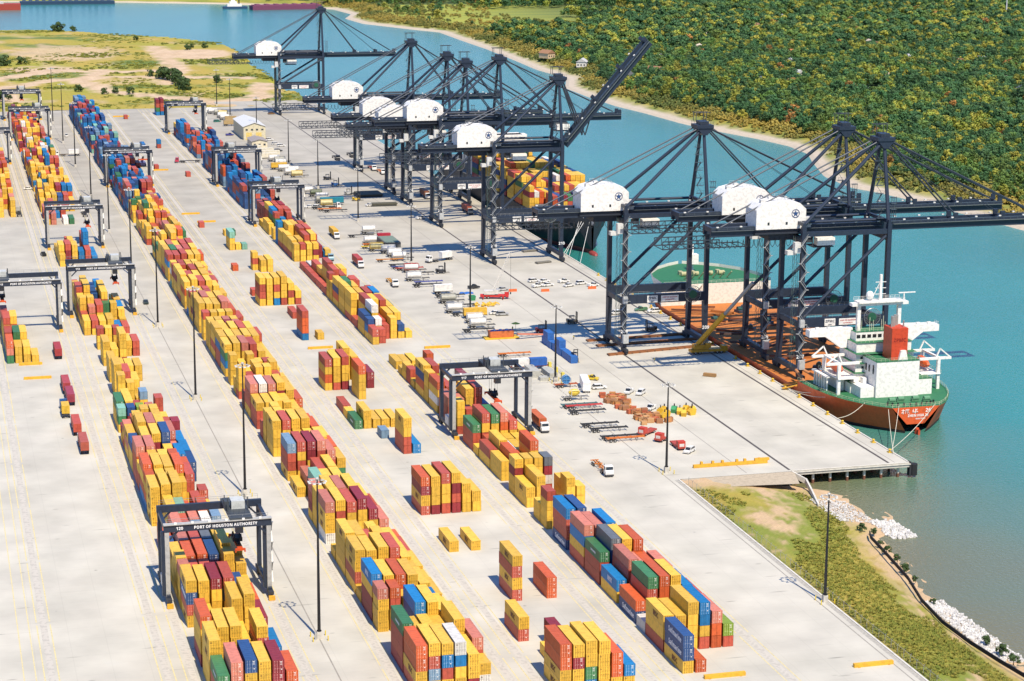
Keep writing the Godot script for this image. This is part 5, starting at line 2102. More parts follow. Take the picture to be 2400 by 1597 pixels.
func box_mesh(kind: String, n: float, h: float) -> ArrayMesh:
	var key := "box %s %.2f %.2f" % [kind, n, h]
	if shapes.has(key):
		return shapes[key]
	var s := Shape.new()
	var w := 2.44
	match kind:
		"frame":
			for x in [-w / 2 + 0.08, w / 2 - 0.08]:
				for z in [-n / 2 + 0.09, n / 2 - 0.09]:
					s.box(Vector3(x, h / 2, z), Vector3(0.16, h - 0.01, 0.18))
					for y in [0.06, h - 0.06]:
						s.box(Vector3(x * 1.006, y, z * 1.0007), Vector3(0.17, 0.12, 0.185))
				s.box(Vector3(x, 0.08, 0), Vector3(0.13, 0.16, n - 0.36))
				s.box(Vector3(x, h - 0.07, 0), Vector3(0.10, 0.12, n - 0.36))
			for z in [-n / 2 + 0.08, n / 2 - 0.08]:
				s.box(Vector3(0, 0.09, z), Vector3(w - 0.33, 0.16, 0.14))
				s.box(Vector3(0, h - 0.08, z), Vector3(w - 0.33, 0.15, 0.14))
			s.box(Vector3(0, h / 2, -n / 2 + 0.12), Vector3(w - 0.3, h - 0.3, 0.06))
			s.box(Vector3(0, 0.14, 0), Vector3(w - 0.3, 0.06, n - 0.3))
		"roof":
			var count := int(n / 1.1)
			var p := (n - 0.3) / count
			for i in count:
				var z := -n / 2 + 0.15 + i * p
				s.quad(Vector3(-w / 2 + 0.1, h - 0.035, z), Vector3(w / 2 - 0.1, h - 0.035, z), Vector3(w / 2 - 0.1, h - 0.035, z + p * 0.55), Vector3(-w / 2 + 0.1, h - 0.035, z + p * 0.55))
				s.quad(Vector3(-w / 2 + 0.1, h - 0.035, z + p * 0.55), Vector3(w / 2 - 0.1, h - 0.035, z + p * 0.55), Vector3(w / 2 - 0.1, h - 0.06, z + p * 0.68), Vector3(-w / 2 + 0.1, h - 0.06, z + p * 0.68))
				s.quad(Vector3(-w / 2 + 0.1, h - 0.06, z + p * 0.68), Vector3(w / 2 - 0.1, h - 0.06, z + p * 0.68), Vector3(w / 2 - 0.1, h - 0.06, z + p * 0.86), Vector3(-w / 2 + 0.1, h - 0.06, z + p * 0.86))
				s.quad(Vector3(-w / 2 + 0.1, h - 0.06, z + p * 0.86), Vector3(w / 2 - 0.1, h - 0.06, z + p * 0.86), Vector3(w / 2 - 0.1, h - 0.035, z + p), Vector3(-w / 2 + 0.1, h - 0.035, z + p))
		"door":
			var y := 0.18
			var rows := 5
			var ph := (h - 0.34) / rows
			for i in rows:
				s.box(Vector3(0, y + ph / 2, 0), Vector3(1.04, ph * 0.82, 0.06))
				s.box(Vector3(0, y + ph / 2, -0.03), Vector3(1.05, ph, 0.03))
				y += ph
		"gear":
			for x in [-0.27, 0.24]:
				s.box(Vector3(x, h / 2, 0.075), Vector3(0.075, h - 0.22, 0.07))
				for y in [0.24, h * 0.36, h * 0.64, h - 0.24]:
					s.box(Vector3(x, y, 0.07), Vector3(0.20, 0.11, 0.05))
				s.box(Vector3(x + 0.12, h * 0.40, 0.09), Vector3(0.34, 0.07, 0.05))
		"stencil":
			for r in [[0.03, 0.86, 0.62, 0.12], [0.06, 0.775, 0.5, 0.07], [0.0, 0.69, 0.7, 0.06], [0.0, 0.64, 0.66, 0.05], [0.1, 0.30, 0.4, 0.18]]:
				s.box(Vector3(r[0], h * r[1], 0.037), Vector3(r[2] * 0.8, r[3], 0.012))
		"placard":
			s.box(Vector3(-0.25, h * 0.80, 0.037), Vector3(0.30, 0.30, 0.014))
	shapes[key] = s.done()
	return shapes[key]


func bulk_mesh() -> ArrayMesh:
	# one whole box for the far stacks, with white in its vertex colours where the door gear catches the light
	var s := Shape.new()
	s.tinted = true
	var n := 12.19
	var h := 2.75
	var w := 2.44
	s.tint = Color(1, 1, 1)
	s.quad(Vector3(-w / 2, h, n / 2), Vector3(-w / 2, h, -n / 2), Vector3(w / 2, h, -n / 2), Vector3(w / 2, h, n / 2))
	s.quad(Vector3(-w / 2, 0, -n / 2), Vector3(-w / 2, h, -n / 2), Vector3(w / 2, h, -n / 2), Vector3(w / 2, 0, -n / 2))
	for side in [-1.0, 1.0]:
		var count := 20
		for i in count:
			var z := -n / 2 + n * i / count
			var p := n / count
			var x0: float = side * w / 2
			var x1: float = side * (w / 2 - 0.05)
			var k := [[z, x0], [z + p * 0.3, x0], [z + p * 0.5, x1], [z + p * 0.8, x1], [z + p, x0]]
			for j in 4:
				s.quad(Vector3(k[j][1], 0.02, k[j][0]), Vector3(k[j][1], h, k[j][0]), Vector3(k[j + 1][1], h, k[j + 1][0]), Vector3(k[j + 1][1], 0.02, k[j + 1][0]))
	for x in [-0.58, 0.58]:
		s.box(Vector3(x, h / 2, n / 2 - 0.06), Vector3(1.1, h - 0.1, 0.06))
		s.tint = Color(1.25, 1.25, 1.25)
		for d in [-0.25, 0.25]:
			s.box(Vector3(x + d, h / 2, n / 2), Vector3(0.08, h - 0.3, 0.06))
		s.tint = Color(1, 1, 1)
	return s.done()


func parse_block(called: String, base: float, text: String, deck: float, seed_no: int, out: Array) -> void:
	var r := RandomNumberGenerator.new()
	r.seed = seed_no
	var bay := 0
	for raw in text.split("\n", false):
		var f := raw.split(" ", false)
		if f.size() < 4:
			continue
		var rows := []
		if f[0] == "~":
			var u := float(f[1])
			while u < float(f[2]) - 6.0:
				var short := r.randf() < 0.42
				var stacks := []
				for k in 6:
					var hgt := int(f[4][mini(k, f[4].length() - 1)]) + r.randi_range(-1, 1)
					if r.randf() < 0.10:
						hgt -= 2
					var st := ""
					for q in clampi(hgt, 0, 5):
						st += f[3][r.randi_range(0, f[3].length() - 1)]
					stacks.append(st)
				rows.append([u, short, stacks])
				u += 6.4 if short else 12.7
		else:
			rows.append([float(f[0]), f[1] == "S", Array(f.slice(2))])
		for row in rows:
			for k in mini(row[2].size(), 6):
				var st: String = row[2][k]
				if st == "-" or st == "":
					continue
				var y := deck
				for q in st.length():
					var short: bool = row[1]
					var hgt := 2.59 if short or r.randf() < 0.35 else 2.896
					out.append({"u": row[0], "len": 6.06 if short else 12.19, "v": base + 1.22 + k * 2.84, "z": y, "h": hgt, "c": st[q], "tier": q, "of": st.length(), "file": k, "bay": bay, "block": called, "jit": Vector2(r.randf_range(-0.05, 0.05), r.randf_range(-0.08, 0.08)), "tone": r.randi_range(0, 2)})
					y += hgt
			bay += 1


func build_containers() -> void:
	var all := []
	parse_block("centre block", 92.3, BLOCK_C, 0.0, 1, all)
	parse_block("right block", 151.0, BLOCK_R, 0.0, 2, all)
	parse_block("thin middle block", 121.7, BLOCK_B, 0.0, 3, all)
	parse_block("left block", 50.6, BLOCK_L, 0.0, 4, all)
	parse_block("far left block", 21.2, BLOCK_K, 0.0, 5, all)
	# the black ship's deck cargo, seven bays of twelve files
	var r := RandomNumberGenerator.new()
	r.seed = 15
	for b in 9:
		var top: int = [3, 4, 5, 5, 6, 5, 5, 4, 5][b]
		for k in 13:
			if b == 0 and (k < 3 or k > 9):
				continue
			for q in clampi(top - (1 if r.randf() < 0.25 else 0), 1, 6):
				all.append({"u": 964.0 + b * 14.4, "len": 12.19, "v": 292.5 - 16.3 + 1.25 + k * 2.5, "z": 9.2 + q * 2.75, "h": 2.75, "c": "yyyyyorrydyygwn"[r.randi_range(0, 14)], "tier": q, "of": top, "file": mini(k, 29), "bay": b, "block": "black ship", "jit": Vector2.ZERO, "tone": r.randi_range(0, 2)})
	# which of them show: a face counts where nothing stands before it
	var taken := {}
	for c in all:
		taken["%s %d %d" % [c.block, c.file, roundi(c.u / 6.5)]] = maxf(taken.get("%s %d %d" % [c.block, c.file, roundi(c.u / 6.5)], 0.0), c.z + c.h)
	for c in all:
		var slot := roundi(c.u / 6.5)
		var before: float = maxf(taken.get("%s %d %d" % [c.block, c.file, slot - 1], 0.0), taken.get("%s %d %d" % [c.block, c.file, slot - 2], 0.0))
		var left: float = taken.get("%s %d %d" % [c.block, c.file - 1, slot], 0.0)
		var face := clampf((c.z + c.h + 0.7 - before) / c.h, 0.0, 1.0)
		var roof := 1.0 if c.tier == c.of - 1 else 0.0
		roof *= clampf((c.z + c.h + 3.3 - before) / 2.0, 0.0, 1.0)
		var wall := clampf((c.z + c.h - left) / c.h, 0.0, 1.0) if c.file > 0 else 1.0
		var dist := Vector2(c.u, c.v).length()
		c.see = (face * 2.44 * c.h + roof * 2.44 * c.len * 0.30 + wall * c.h * c.len * 0.16) / (dist * dist) * 1e5
		# outside the picture at the bottom edge or the left
		var ang := atan2(170.4 - c.z - c.h, dist)
		if ang > 0.218955 + 0.165 or atan2(c.v, c.u) < 0.26736 - 0.245:
			c.see = 0.0
	all.sort_custom(func(a, b): return a.see > b.see)
	var bulk := []
	var shown := 0
	for c in all:
		if shown < 298 and c.see > 0.0 and c.block != "black ship":
			shown += 1
			single_container(c)
		else:
			bulk.append(c)
	var mm := MultiMesh.new()
	mm.transform_format = MultiMesh.TRANSFORM_3D
	mm.use_colors = true
	mm.mesh = bulk_mesh()
	mm.instance_count = bulk.size()
	for i in bulk.size():
		var c: Dictionary = bulk[i]
		mm.set_instance_transform(i, Transform3D(Basis.from_scale(Vector3(1, c.h / 2.75, c.len / 12.19)), W(c.u + c.len / 2, c.v, c.z)))
		var k: Array = COLOURS[c.c]
		var f: float = 0.86 + 0.14 * c.tone
		mm.set_instance_color(i, Color(k[1] * f, k[2] * f, k[3] * f))
	var o := MultiMeshInstance3D.new()
	o.name = numbered("stacked_containers")
	o.multimesh = mm
	var m := coloured(grunge, 0.11, 0.55)
	o.material_override = m
	add_child(o)
	o.set_meta("kind", "stuff")
	describe(o, "farther and hidden shipping containers of many colours in long stacks", "containers")
	print("containers ", all.size(), " single ", shown)


func single_container(c: Dictionary) -> void:
	var k: Array = COLOURS[c.c]
	var at := W(c.u + c.len / 2 + c.jit.x, c.v + c.jit.y, c.z)
	var level: String = "on top" if c.tier == c.of - 1 and c.of > 1 else (["on the ground", "second up", "third up", "fourth up", "fifth up"][c.tier])
	var label := "%s %s container %s, %s file, %s bay of the %s" % [k[0], "long" if c.len > 7.0 else "short", level, ORDINALS[c.file], ORDINALS[mini(c.bay, 29)], c.block]
	var o := thing("shipping_container", label, "container", at, 0.0, "shipping containers stacked in the yard")
	var f: float = [0.88, 1.0, 1.1][c.tone]
	var m := mat(k[1] * f, k[2] * f, k[3] * f, 0.5)
	var n: float = c.len
	var h: float = c.h
	part("frame", box_mesh("frame", n, h), m, o)
	part("side_panel", corrugated(-1.19, n, h, 0.56, 0.05), m, o)
	part("side_panel", corrugated(1.19, n, h, 0.56, 0.05), m, o)
	part("roof_panel", box_mesh("roof", n, h), m, o)
	var light: bool = c.c in "yw"
	var gear := mat(k[1] * 0.62, k[2] * 0.60, k[3] * 0.6, 0.5) if light else mat(minf(k[1] * 1.5 + 0.20, 0.8), k[2] * 1.4 + 0.20, k[3] * 1.3 + 0.19, 0.5, 0.2)
	for side in [-1, 1]:
		var d := part("door", box_mesh("door", n, h), m, o)
		d.position = Vector3(0.535 * side, 0, n / 2 - 0.07)
		part("locking_gear", box_mesh("gear", n, h), gear, d)
		if light and side < 0:
			part("placard", box_mesh("placard", n, h), mat(0.10, 0.05, 0.02, 0.6, 0.0, false), d)
		if not light and side > 0:
			part("stencil_marks", box_mesh("stencil", n, h), mat(0.78, 0.76, 0.70, 0.6, 0.0, false), d)
	if n > 7.0 and (c.file == 0 or c.block == "thin middle block"):
		var text := ""
		var ink := mat(0.16, 0.055, 0.02, 0.6, 0.0, false)
		var size := 1.7
		if c.c == "y":
			text = "MSC"
		elif c.c == "n":
			text = "Safmarine"
			ink = mat(0.8, 0.8, 0.8, 0.6, 0.0, false)
		elif c.c == "g" and c.tone != 1:
			text = "EVERGREEN"
			ink = mat(0.75, 0.78, 0.75, 0.6, 0.0, false)
			size = 0.7
		elif c.c == "b" and c.tone == 2:
			text = "NYK"
			ink = mat(0.75, 0.75, 0.78, 0.6, 0.0, false)
		if text:
			var t := part("side_lettering", words(text, size), ink, o)
			t.rotation.y = -PI / 2
			t.position = Vector3(-1.225, h * 0.5, 0.6)


func build_lamp_masts() -> void:
	var pole_m := mat(0.012, 0.013, 0.016, 0.5)
	var made := {}
	var spots := []
	for u in [450.0, 565.7, 677.2, 793.3, 898.6, 1011.0, 1123.0, 1241.0, 1351.0, 1457.0]:
		spots.append([u, 78.6, 37.2, "tall black lamp mast in the lane between the left and centre blocks"])
	for u in [444.9, 559.0, 672.8, 790.9, 896.5, 1016.0, 1127.0, 1224.0, 1348.0, 1471.0, 1541.0]:
		spots.append([u, 199.6, 26.4, "black lamp mast in the row beside the trailer park"])
	var order := ["nearest ", "second ", "third ", "fourth ", "fifth ", "sixth ", "seventh ", "eighth ", "ninth ", "tenth ", "farthest "]
	var bol := Shape.new()
	bol.tube(Vector3.ZERO, Vector3(0, 1.15, 0), 0.13, 8)
	bol.ball(Vector3(0, 1.15, 0), Vector3(0.13, 0.1, 0.13), 8, 4)
	var bol_m := bol.done()
	for i in spots.size():
		var p: Array = spots[i]
		var k := i if i < 10 else i - 10
		var t := thing("lamp_mast", order[k] + p[3], "lamp mast", W(p[0], p[1]), 0.0, "lamp masts over the yard")
		var hgt: float = p[2]
		var key := "mast %.1f" % hgt
		if not made.has(key):
			var s := Shape.new()
			s.box(Vector3(0, 0.85, 0), Vector3(1.15, 1.7, 1.15))
			var base := s.done()
			s = Shape.new()
			s.tube(Vector3(0, 1.75, 0), Vector3(0, hgt, 0), 0.38, 10, 0.17)
			s.tube(Vector3(0, 1.7, 0), Vector3(0, 1.95, 0), 0.55, 10)
			var shaft := s.done()
			s = Shape.new()
			s.ring(Vector3(0, hgt - 0.3, 0), Vector3.UP, 1.75, 0.07, 18)
			for a in 3:
				s.bar(Vector3(0, hgt - 0.2, 0), Vector3(cos(a * TAU / 3) * 1.75, hgt - 0.3, sin(a * TAU / 3) * 1.75), 0.09, 0.09)
			s.ball(Vector3(0, hgt + 0.3, 0), Vector3(0.42, 0.35, 0.42), 8, 5)
			var crown_ring := s.done()
			s = Shape.new()
			s.box(Vector3(0, 0, 0), Vector3(0.62, 0.22, 0.55))
			made[key] = [base, shaft, crown_ring, s.done()]
		var set: Array = made[key]
		part("plinth", set[0], mat(0.55, 0.53, 0.48, 0.9), t)
		part("pole", set[1], pole_m, t)
		var ring := part("lamp_ring", set[2], mat(0.48, 0.48, 0.46, 0.5, 0.2), t)
		for a in 9:
			var l := part("lamp_head", set[3], mat(0.70, 0.70, 0.67, 0.4), ring)
			l.position = Vector3(cos(a * TAU / 9) * 1.85, hgt - 0.45, sin(a * TAU / 9) * 1.85)
		if p[0] < 800.0:
			for q in [[-1.7, 1.9], [1.7, 1.9], [-1.7, -1.5], [1.7, -1.5]]:
				var b := thing("bollard", "yellow guard post beside the foot of a black lamp mast", "bollard", W(p[0] - q[1], p[1] + q[0]), 0.0, "yellow guard posts round the lamp masts")
				part("post", bol_m, mat(0.72, 0.55, 0.03, 0.5), b)
		if i < 5:
			var s2 := Shape.new()
			s2.box(Vector3(-0.9, 0.8, 0.6), Vector3(0.4, 1.6, 0.5))
			part("switch_box", s2, mat(0.4, 0.41, 0.4, 0.5), t)


func gable(t: Node3D, w: float, n: float, h: float, rise: float, wall: Material, roof: Material) -> void:
	var s := Shape.new()
	s.box(Vector3(0, h / 2, 0), Vector3(w, h, n))
	s.extrude(PackedVector2Array([Vector2(-w / 2, 0), Vector2(w / 2, 0), Vector2(0, rise)]), Vector3(0, h, -n / 2), Vector3.RIGHT, Vector3.UP, Vector3(0, 0, n))
	part("wall", s, wall, t)
	s = Shape.new()
	for k in [-1.0, 1.0]:
		var a := Vector3(0, h + rise + 0.12, 0)
		var b := Vector3(k * (w / 2 + 0.5), h - rise * 0.5 / (w / 2) + 0.12, 0)
		s.quad(a + Vector3(0, 0, -n / 2 - 0.5), b + Vector3(0, 0, -n / 2 - 0.5), b + Vector3(0, 0, n / 2 + 0.5), a + Vector3(0, 0, n / 2 + 0.5))
		s.quad(a + Vector3(0, -0.15, n / 2 + 0.5), b + Vector3(0, -0.15, n / 2 + 0.5), b + Vector3(0, 0, n / 2 + 0.5), a + Vector3(0, 0, n / 2 + 0.5))
	part("roof", s, roof, t)


func build_buildings() -> void:
	var t := thing("workshop", "cream workshop with a big pale metal roof among the trailers", "building", W(1366, 197.5))
	gable(t, 14.0, 46.0, 8.5, 2.4, mat(0.62, 0.57, 0.40, 0.8), mat(0.68, 0.68, 0.66, 0.4))
	var s := Shape.new()
	s.box(Vector3(0, 2.4, 0), Vector3(3.6, 4.6, 0.14))
	for x in [-3.6, 2.6]:
		var d := part("roller_door", s, mat(0.68, 0.52, 0.16, 0.7), t)
		d.position = Vector3(x, 0, 23.05)
	s = Shape.new()
	s.box(Vector3(0, 6.5, 0), Vector3(1.4, 1.0, 0.12))
	for x in [-5.0, -1.6, 1.6, 5.0]:
		var w := part("window", s, mat(0.05, 0.06, 0.07, 0.2), t)
		w.position = Vector3(x, 0, 23.05)
	t = thing("site_office", "small cream site office in front of the workshop", "building", W(1312, 194.5))
	gable(t, 9.5, 20.0, 4.2, 1.2, mat(0.68, 0.62, 0.46, 0.8), mat(0.30, 0.27, 0.26, 0.8))
	s = Shape.new()
	s.box(Vector3(0, 2.2, 0), Vector3(1.3, 1.1, 0.12))
	for x in [-3.0, 0.0, 3.0]:
		var w := part("window", s, mat(0.05, 0.06, 0.07, 0.2), t)
		w.position = Vector3(x, 0, 10.05)
	for q in [[1277, 193.5, 0.2], [1266, 195.5, 0.0], [1255, 192.5, 0.1], [1290, 188.5, 0.3]]:
		t = thing("site_trailer", "long pale cream cabin parked near the site office", "cabin", W(q[0], q[1]), q[2] + PI / 2, "pale cabins near the site office")
		s = Shape.new()
		s.box(Vector3(0, 1.9, 0), Vector3(2.8, 2.7, 11.0))
		part("body", s, mat(0.66, 0.62, 0.50, 0.7), t)
		s = Shape.new()
		for i in 4:
			s.box(Vector3(1.44, 2.1, -4.0 + i * 2.6), Vector3(0.1, 0.9, 1.0))
		part("window", s, mat(0.05, 0.06, 0.07, 0.2), t)
	# fenced substation by the third lamp mast
	t = thing("fenced_compound", "chain-link compound with grey cabinets beside a lamp mast", "compound", W(684, 198.0))
	s = Shape.new()
	for x in [-7.0, 7.0]:
		railing(s, Vector3(x, 0, -12), Vector3(x, 0, 12), 2.5)
		s.bar(Vector3(x, 2.2, -12), Vector3(x, 2.2, 12), 0.07, 0.07)
	for z in [-12.0, 12.0]:
		railing(s, Vector3(-7, 0, z), Vector3(7, 0, z), 2.5)
		s.bar(Vector3(-7, 2.2, z), Vector3(7, 2.2, z), 0.07, 0.07)
	part("fence", s, mat(0.5, 0.5, 0.46, 0.5, 0.3), t)
	s = Shape.new()
	tiers(s, [[-4.5, -1.5, 0, 2.4, -6, 4], [1, 4, 0, 1.8, -4, 6], [-3, 0, 0, 1.2, 6, 9]])
	part("cabinet", s, mat(0.42, 0.42, 0.38, 0.6), t)
	s = Shape.new()
	for z in [-8.0, 0.0, 8.0]:
		s.box(Vector3(5.2, 1.2, z), Vector3(1.0, 2.4, 1.4))
	part("yellow_locker", s, mat(0.66, 0.56, 0.10, 0.6), t)
	t = thing("grey_shed", "dark grey open-topped block stack beside the white tank trailers", "shed", W(941, 199.0))
	s = Shape.new()
	s.box(Vector3(0, 1.9, 0), Vector3(7.4, 3.8, 18.0))
	part("wall", s, mat(0.13, 0.13, 0.12, 0.8), t)
	s = Shape.new()
	s.box(Vector3(0, 3.86, 0), Vector3(6.6, 0.14, 17.2))
	part("roof", s, mat(0.16, 0.22, 0.18, 0.8), t)


func wheels(t: Node3D, list: Array, r: float, w: float) -> void:
	var key := "wheel %.2f %.2f" % [r, w]
	if not shapes.has(key):
		var s := Shape.new()
		s.tube(Vector3(-w / 2, 0, 0), Vector3(w / 2, 0, 0), r, 12)
		shapes[key] = s.done()
		s = Shape.new()
		s.tube(Vector3(-w / 2 - 0.015, 0, 0), Vector3(w / 2 + 0.015, 0, 0), r * 0.52, 8)
		shapes[key + " rim"] = s.done()
	for p in list:
		var o := part("wheel", shapes[key], BLACK, t)
		o.position = Vector3(p[0], r, p[1])
		part("rim", shapes[key + " rim"], mat(0.45, 0.45, 0.45, 0.4, 0.5), o)


# a car facing -z; kind: saloon, wagon or pickup
func car(label: String, u: float, v: float, turn: float, c: Color, kind := "saloon") -> void:
	var t := thing("parked_car" if kind != "pickup" else "pickup_truck", label, "car" if kind != "pickup" else "pickup", W(u, v), turn, "cars and pickups on the quay")
	var paint := mat(c.r, c.g, c.b, 0.3)
	var key := "car " + kind
	if not shapes.has(key):
		var s := Shape.new()
		var side := PackedVector2Array([Vector2(-2.5, 0.35), Vector2(2.5, 0.35), Vector2(2.55, 0.85), Vector2(1.5, 1.0), Vector2(-2.45, 1.02), Vector2(-2.55, 0.7)])
		s.extrude(side, Vector3(-0.95, 0, 0), Vector3.FORWARD, Vector3.UP, Vector3(1.9, 0, 0))
		if kind == "pickup":
			s.box(Vector3(-0.88, 1.15, 1.5), Vector3(0.14, 0.3, 2.0))
			s.box(Vector3(0.88, 1.15, 1.5), Vector3(0.14, 0.3, 2.0))
			s.box(Vector3(0, 1.15, 2.46), Vector3(1.9, 0.3, 0.12))
		shapes[key] = s.done()
		s = Shape.new()
		var top := PackedVector2Array([Vector2(1.35, 1.0), Vector2(0.7, 1.62), Vector2(-1.9, 1.66), Vector2(-2.35, 1.02)])
		if kind == "pickup":
			top = PackedVector2Array([Vector2(1.35, 1.0), Vector2(0.75, 1.72), Vector2(-0.35, 1.74), Vector2(-0.55, 1.02)])
		elif kind == "saloon":
			top = PackedVector2Array([Vector2(1.2, 1.0), Vector2(0.5, 1.5), Vector2(-1.0, 1.5), Vector2(-1.7, 1.02)])
		s.extrude(top, Vector3(-0.82, 0, 0), Vector3.FORWARD, Vector3.UP, Vector3(1.64, 0, 0))
		shapes[key + " cabin"] = s.done()
		s = Shape.new()
		var x0 := -1.75 if kind == "wagon" else (-0.25 if kind == "pickup" else -0.95)
		var h := 1.7 if kind == "wagon" else (1.78 if kind == "pickup" else 1.54)
		s.box(Vector3(0, h, -(x0 + 0.55) / 2), Vector3(1.6, 0.07, 0.62 - x0))
		for e in [-1.0, 1.0]:
			s.bar(Vector3(0.82 * e, 1.02, -1.3), Vector3(0.8 * e, h, -0.6), 0.08, 0.08)
			s.bar(Vector3(0.83 * e, 1.02, -0.1), Vector3(0.82 * e, h, -0.1), 0.1, 0.08)
		shapes[key + " roof"] = s.done()
		s = Shape.new()
		for e in [-0.7, 0.7]:
			s.box(Vector3(e, 0.78, -2.55), Vector3(0.34, 0.18, 0.06))
		shapes[key + " lamp"] = s.done()
	part("body", shapes[key], paint, t)
	part("window_band", shapes[key + " cabin"], mat(0.025, 0.03, 0.035, 0.15), t)
	part("roof", shapes[key + " roof"], paint, t)
	part("headlight", shapes[key + " lamp"], mat(0.7, 0.7, 0.68, 0.2), t)
	wheels(t, [[-0.85, -1.5], [0.85, -1.5], [-0.85, 1.5], [0.85, 1.5]], 0.36, 0.24)


# a road tractor facing -z with its fifth wheel behind
func tractor(t: Node3D, c: Color, z := 0.0) -> void:
	var paint := mat(c.r, c.g, c.b, 0.4)
	var s := Shape.new()
	s.extrude(PackedVector2Array([Vector2(2.2, 0.7), Vector2(2.25, 1.7), Vector2(1.95, 2.1), Vector2(1.75, 3.1), Vector2(0.2, 3.2), Vector2(0.2, 0.7)]), Vector3(-1.2, 0, z), Vector3.FORWARD, Vector3.UP, Vector3(2.4, 0, 0))
	var cab := part("cab", s, paint, t)
	s = Shape.new()
	s.box(Vector3(0, 2.55, z - 1.90), Vector3(2.1, 0.85, 0.12), Basis(Vector3.RIGHT, 0.2))
	for e in [-1.0, 1.0]:
		s.box(Vector3(1.215 * e, 2.5, z - 1.1), Vector3(0.06, 0.8, 1.0))
	part("windscreen", s, mat(0.03, 0.04, 0.05, 0.15), cab)
	s = Shape.new()
	s.box(Vector3(0, 0.75, z + 1.6), Vector3(0.9, 0.35, 4.4))
	s.box(Vector3(0, 0.55, z - 2.28), Vector3(2.4, 0.5, 0.2))
	s.tube(Vector3(0.95, 0.9, z + 0.1), Vector3(0.95, 3.5, z + 0.1), 0.1, 6)
	part("chassis_frame", s, mat(0.05, 0.05, 0.055, 0.6), t)
	wheels(t, [[-1.0, z - 1.2], [1.0, z - 1.2], [-0.98, z + 1.9], [0.98, z + 1.9], [-0.98, z + 3.1], [0.98, z + 3.1]], 0.5, 0.42)


# a skeletal trailer; its nose towards -z
func skeletal(t: Node3D, c: Color, n := 12.2, y := 1.15) -> void:
	var s := Shape.new()
	for x in [-0.42, 0.42]:
		s.box(Vector3(x, y, 0), Vector3(0.18, 0.34, n))
	for z in [-n / 2 + 0.2, -n / 6, n / 6, n / 2 - 0.2]:
		s.box(Vector3(0, y + 0.02, z), Vector3(2.42, 0.24, 0.3))
	for z in [-n / 3, 0.0, n / 3]:
		s.box(Vector3(0, y, z), Vector3(0.9, 0.2, 0.16))
	part("chassis_rail", s, mat(c.r, c.g, c.b, 0.6), t)
	s = Shape.new()
	for x in [-0.7, 0.7]:
		s.bar(Vector3(x, 0.0, -n / 2 + 2.6), Vector3(x, y, -n / 2 + 2.6), 0.16, 0.16)
	part("landing_leg", s, mat(0.1, 0.1, 0.1, 0.6), t)
	wheels(t, [[-0.98, n / 2 - 1.2], [0.98, n / 2 - 1.2], [-0.98, n / 2 - 2.5], [0.98, n / 2 - 2.5]], 0.5, 0.46)


func cargo_box(t: Node3D, c: Color, n: float, z := 0.0, y := 1.4) -> void:
	var m := mat(c.r, c.g, c.b, 0.5)
	var holder := Node3D.new()
	holder.name = "container_body"
	t.add_child(holder, true)
	holder.position = Vector3(0, y, z)
	part("frame", box_mesh("frame", n, 2.59), m, holder)
	part("side_panel", corrugated(-1.19, n, 2.59, 0.56, 0.05), m, holder)
	part("side_panel", corrugated(1.19, n, 2.59, 0.56, 0.05), m, holder)
	part("roof_panel", box_mesh("roof", n, 2.59), m, holder)
	for side in [-1, 1]:
		var d := part("door", box_mesh("door", n, 2.59), m, holder)
		d.position = Vector3(0.535 * side, 0, n / 2 - 0.07)


func truck(label: String, u: float, v: float, turn: float, cab: Color, chassis: Color, cargo: String, lc := Color(0.45, 0.08, 0.05)) -> void:
	var t := thing("container_truck", label, "truck", W(u, v), turn, "trucks driving through the yard")
	tractor(t, cab, -6.6)

	skeletal(t, chassis, 12.0, 1.15)

	if cargo == "long":
		cargo_box(t, lc, 12.19, 0.3)
	elif cargo == "short":
		cargo_box(t, lc, 6.06, 2.0)


func tank_trailer(label: String, u: float, v: float, turn: float, tank: Color, frame: Color) -> void:
	var t := thing("tank_trailer", label, "tank trailer", W(u, v), turn, "tank trailers parked in a row")
	skeletal(t, Color(0.12, 0.12, 0.12), 10.5)
	var s := Shape.new()
	s.tube(Vector3(0, 2.55, -1.4), Vector3(0, 2.55, 4.2), 1.12, 14)
	s.tube(Vector3(0, 2.55, -1.75), Vector3(0, 2.55, -1.4), 0.7, 14, 1.12)
	s.tube(Vector3(0, 2.55, 4.2), Vector3(0, 2.55, 4.55), 1.12, 14, 0.7)
	s.tube(Vector3(0, 3.6, 1.2), Vector3(0, 3.85, 1.2), 0.35, 8)
	part("tank", s, mat(tank.r, tank.g, tank.b, 0.4), t)
	s = Shape.new()
	for x in [-1.15, 1.15]:
		for z in [-1.7, 4.4]:
			s.box(Vector3(x, 2.62, z), Vector3(0.13, 2.5, 0.13))
		for y in [1.42, 3.84]:
			s.bar(Vector3(x, y, -1.7), Vector3(x, y, 4.4), 0.12, 0.12)
	for z in [-1.7, 4.4]:
		for y in [1.42, 3.84]:
			s.bar(Vector3(-1.15, y, z), Vector3(1.15, y, z), 0.12, 0.12)
	s.box(Vector3(0, 3.88, 1.3), Vector3(0.5, 0.05, 5.4))
	part("tank_frame", s, mat(frame.r, frame.g, frame.b, 0.5), t)


func box_trailer(label: String, u: float, v: float, turn: float, c: Color, n := 11.0) -> void:
	var t := thing("box_trailer", label, "trailer", W(u, v), turn, "trailers parked in a row")
	skeletal(t, Color(0.13, 0.12, 0.11), n)
	cargo_box(t, c, n - 0.4)


func chassis(label: String, u: float, v: float, turn: float, c: Color) -> void:
	var t := thing("chassis_trailer", label, "chassis", W(u, v), turn, "empty chassis parked side by side")
	skeletal(t, c, 12.2)


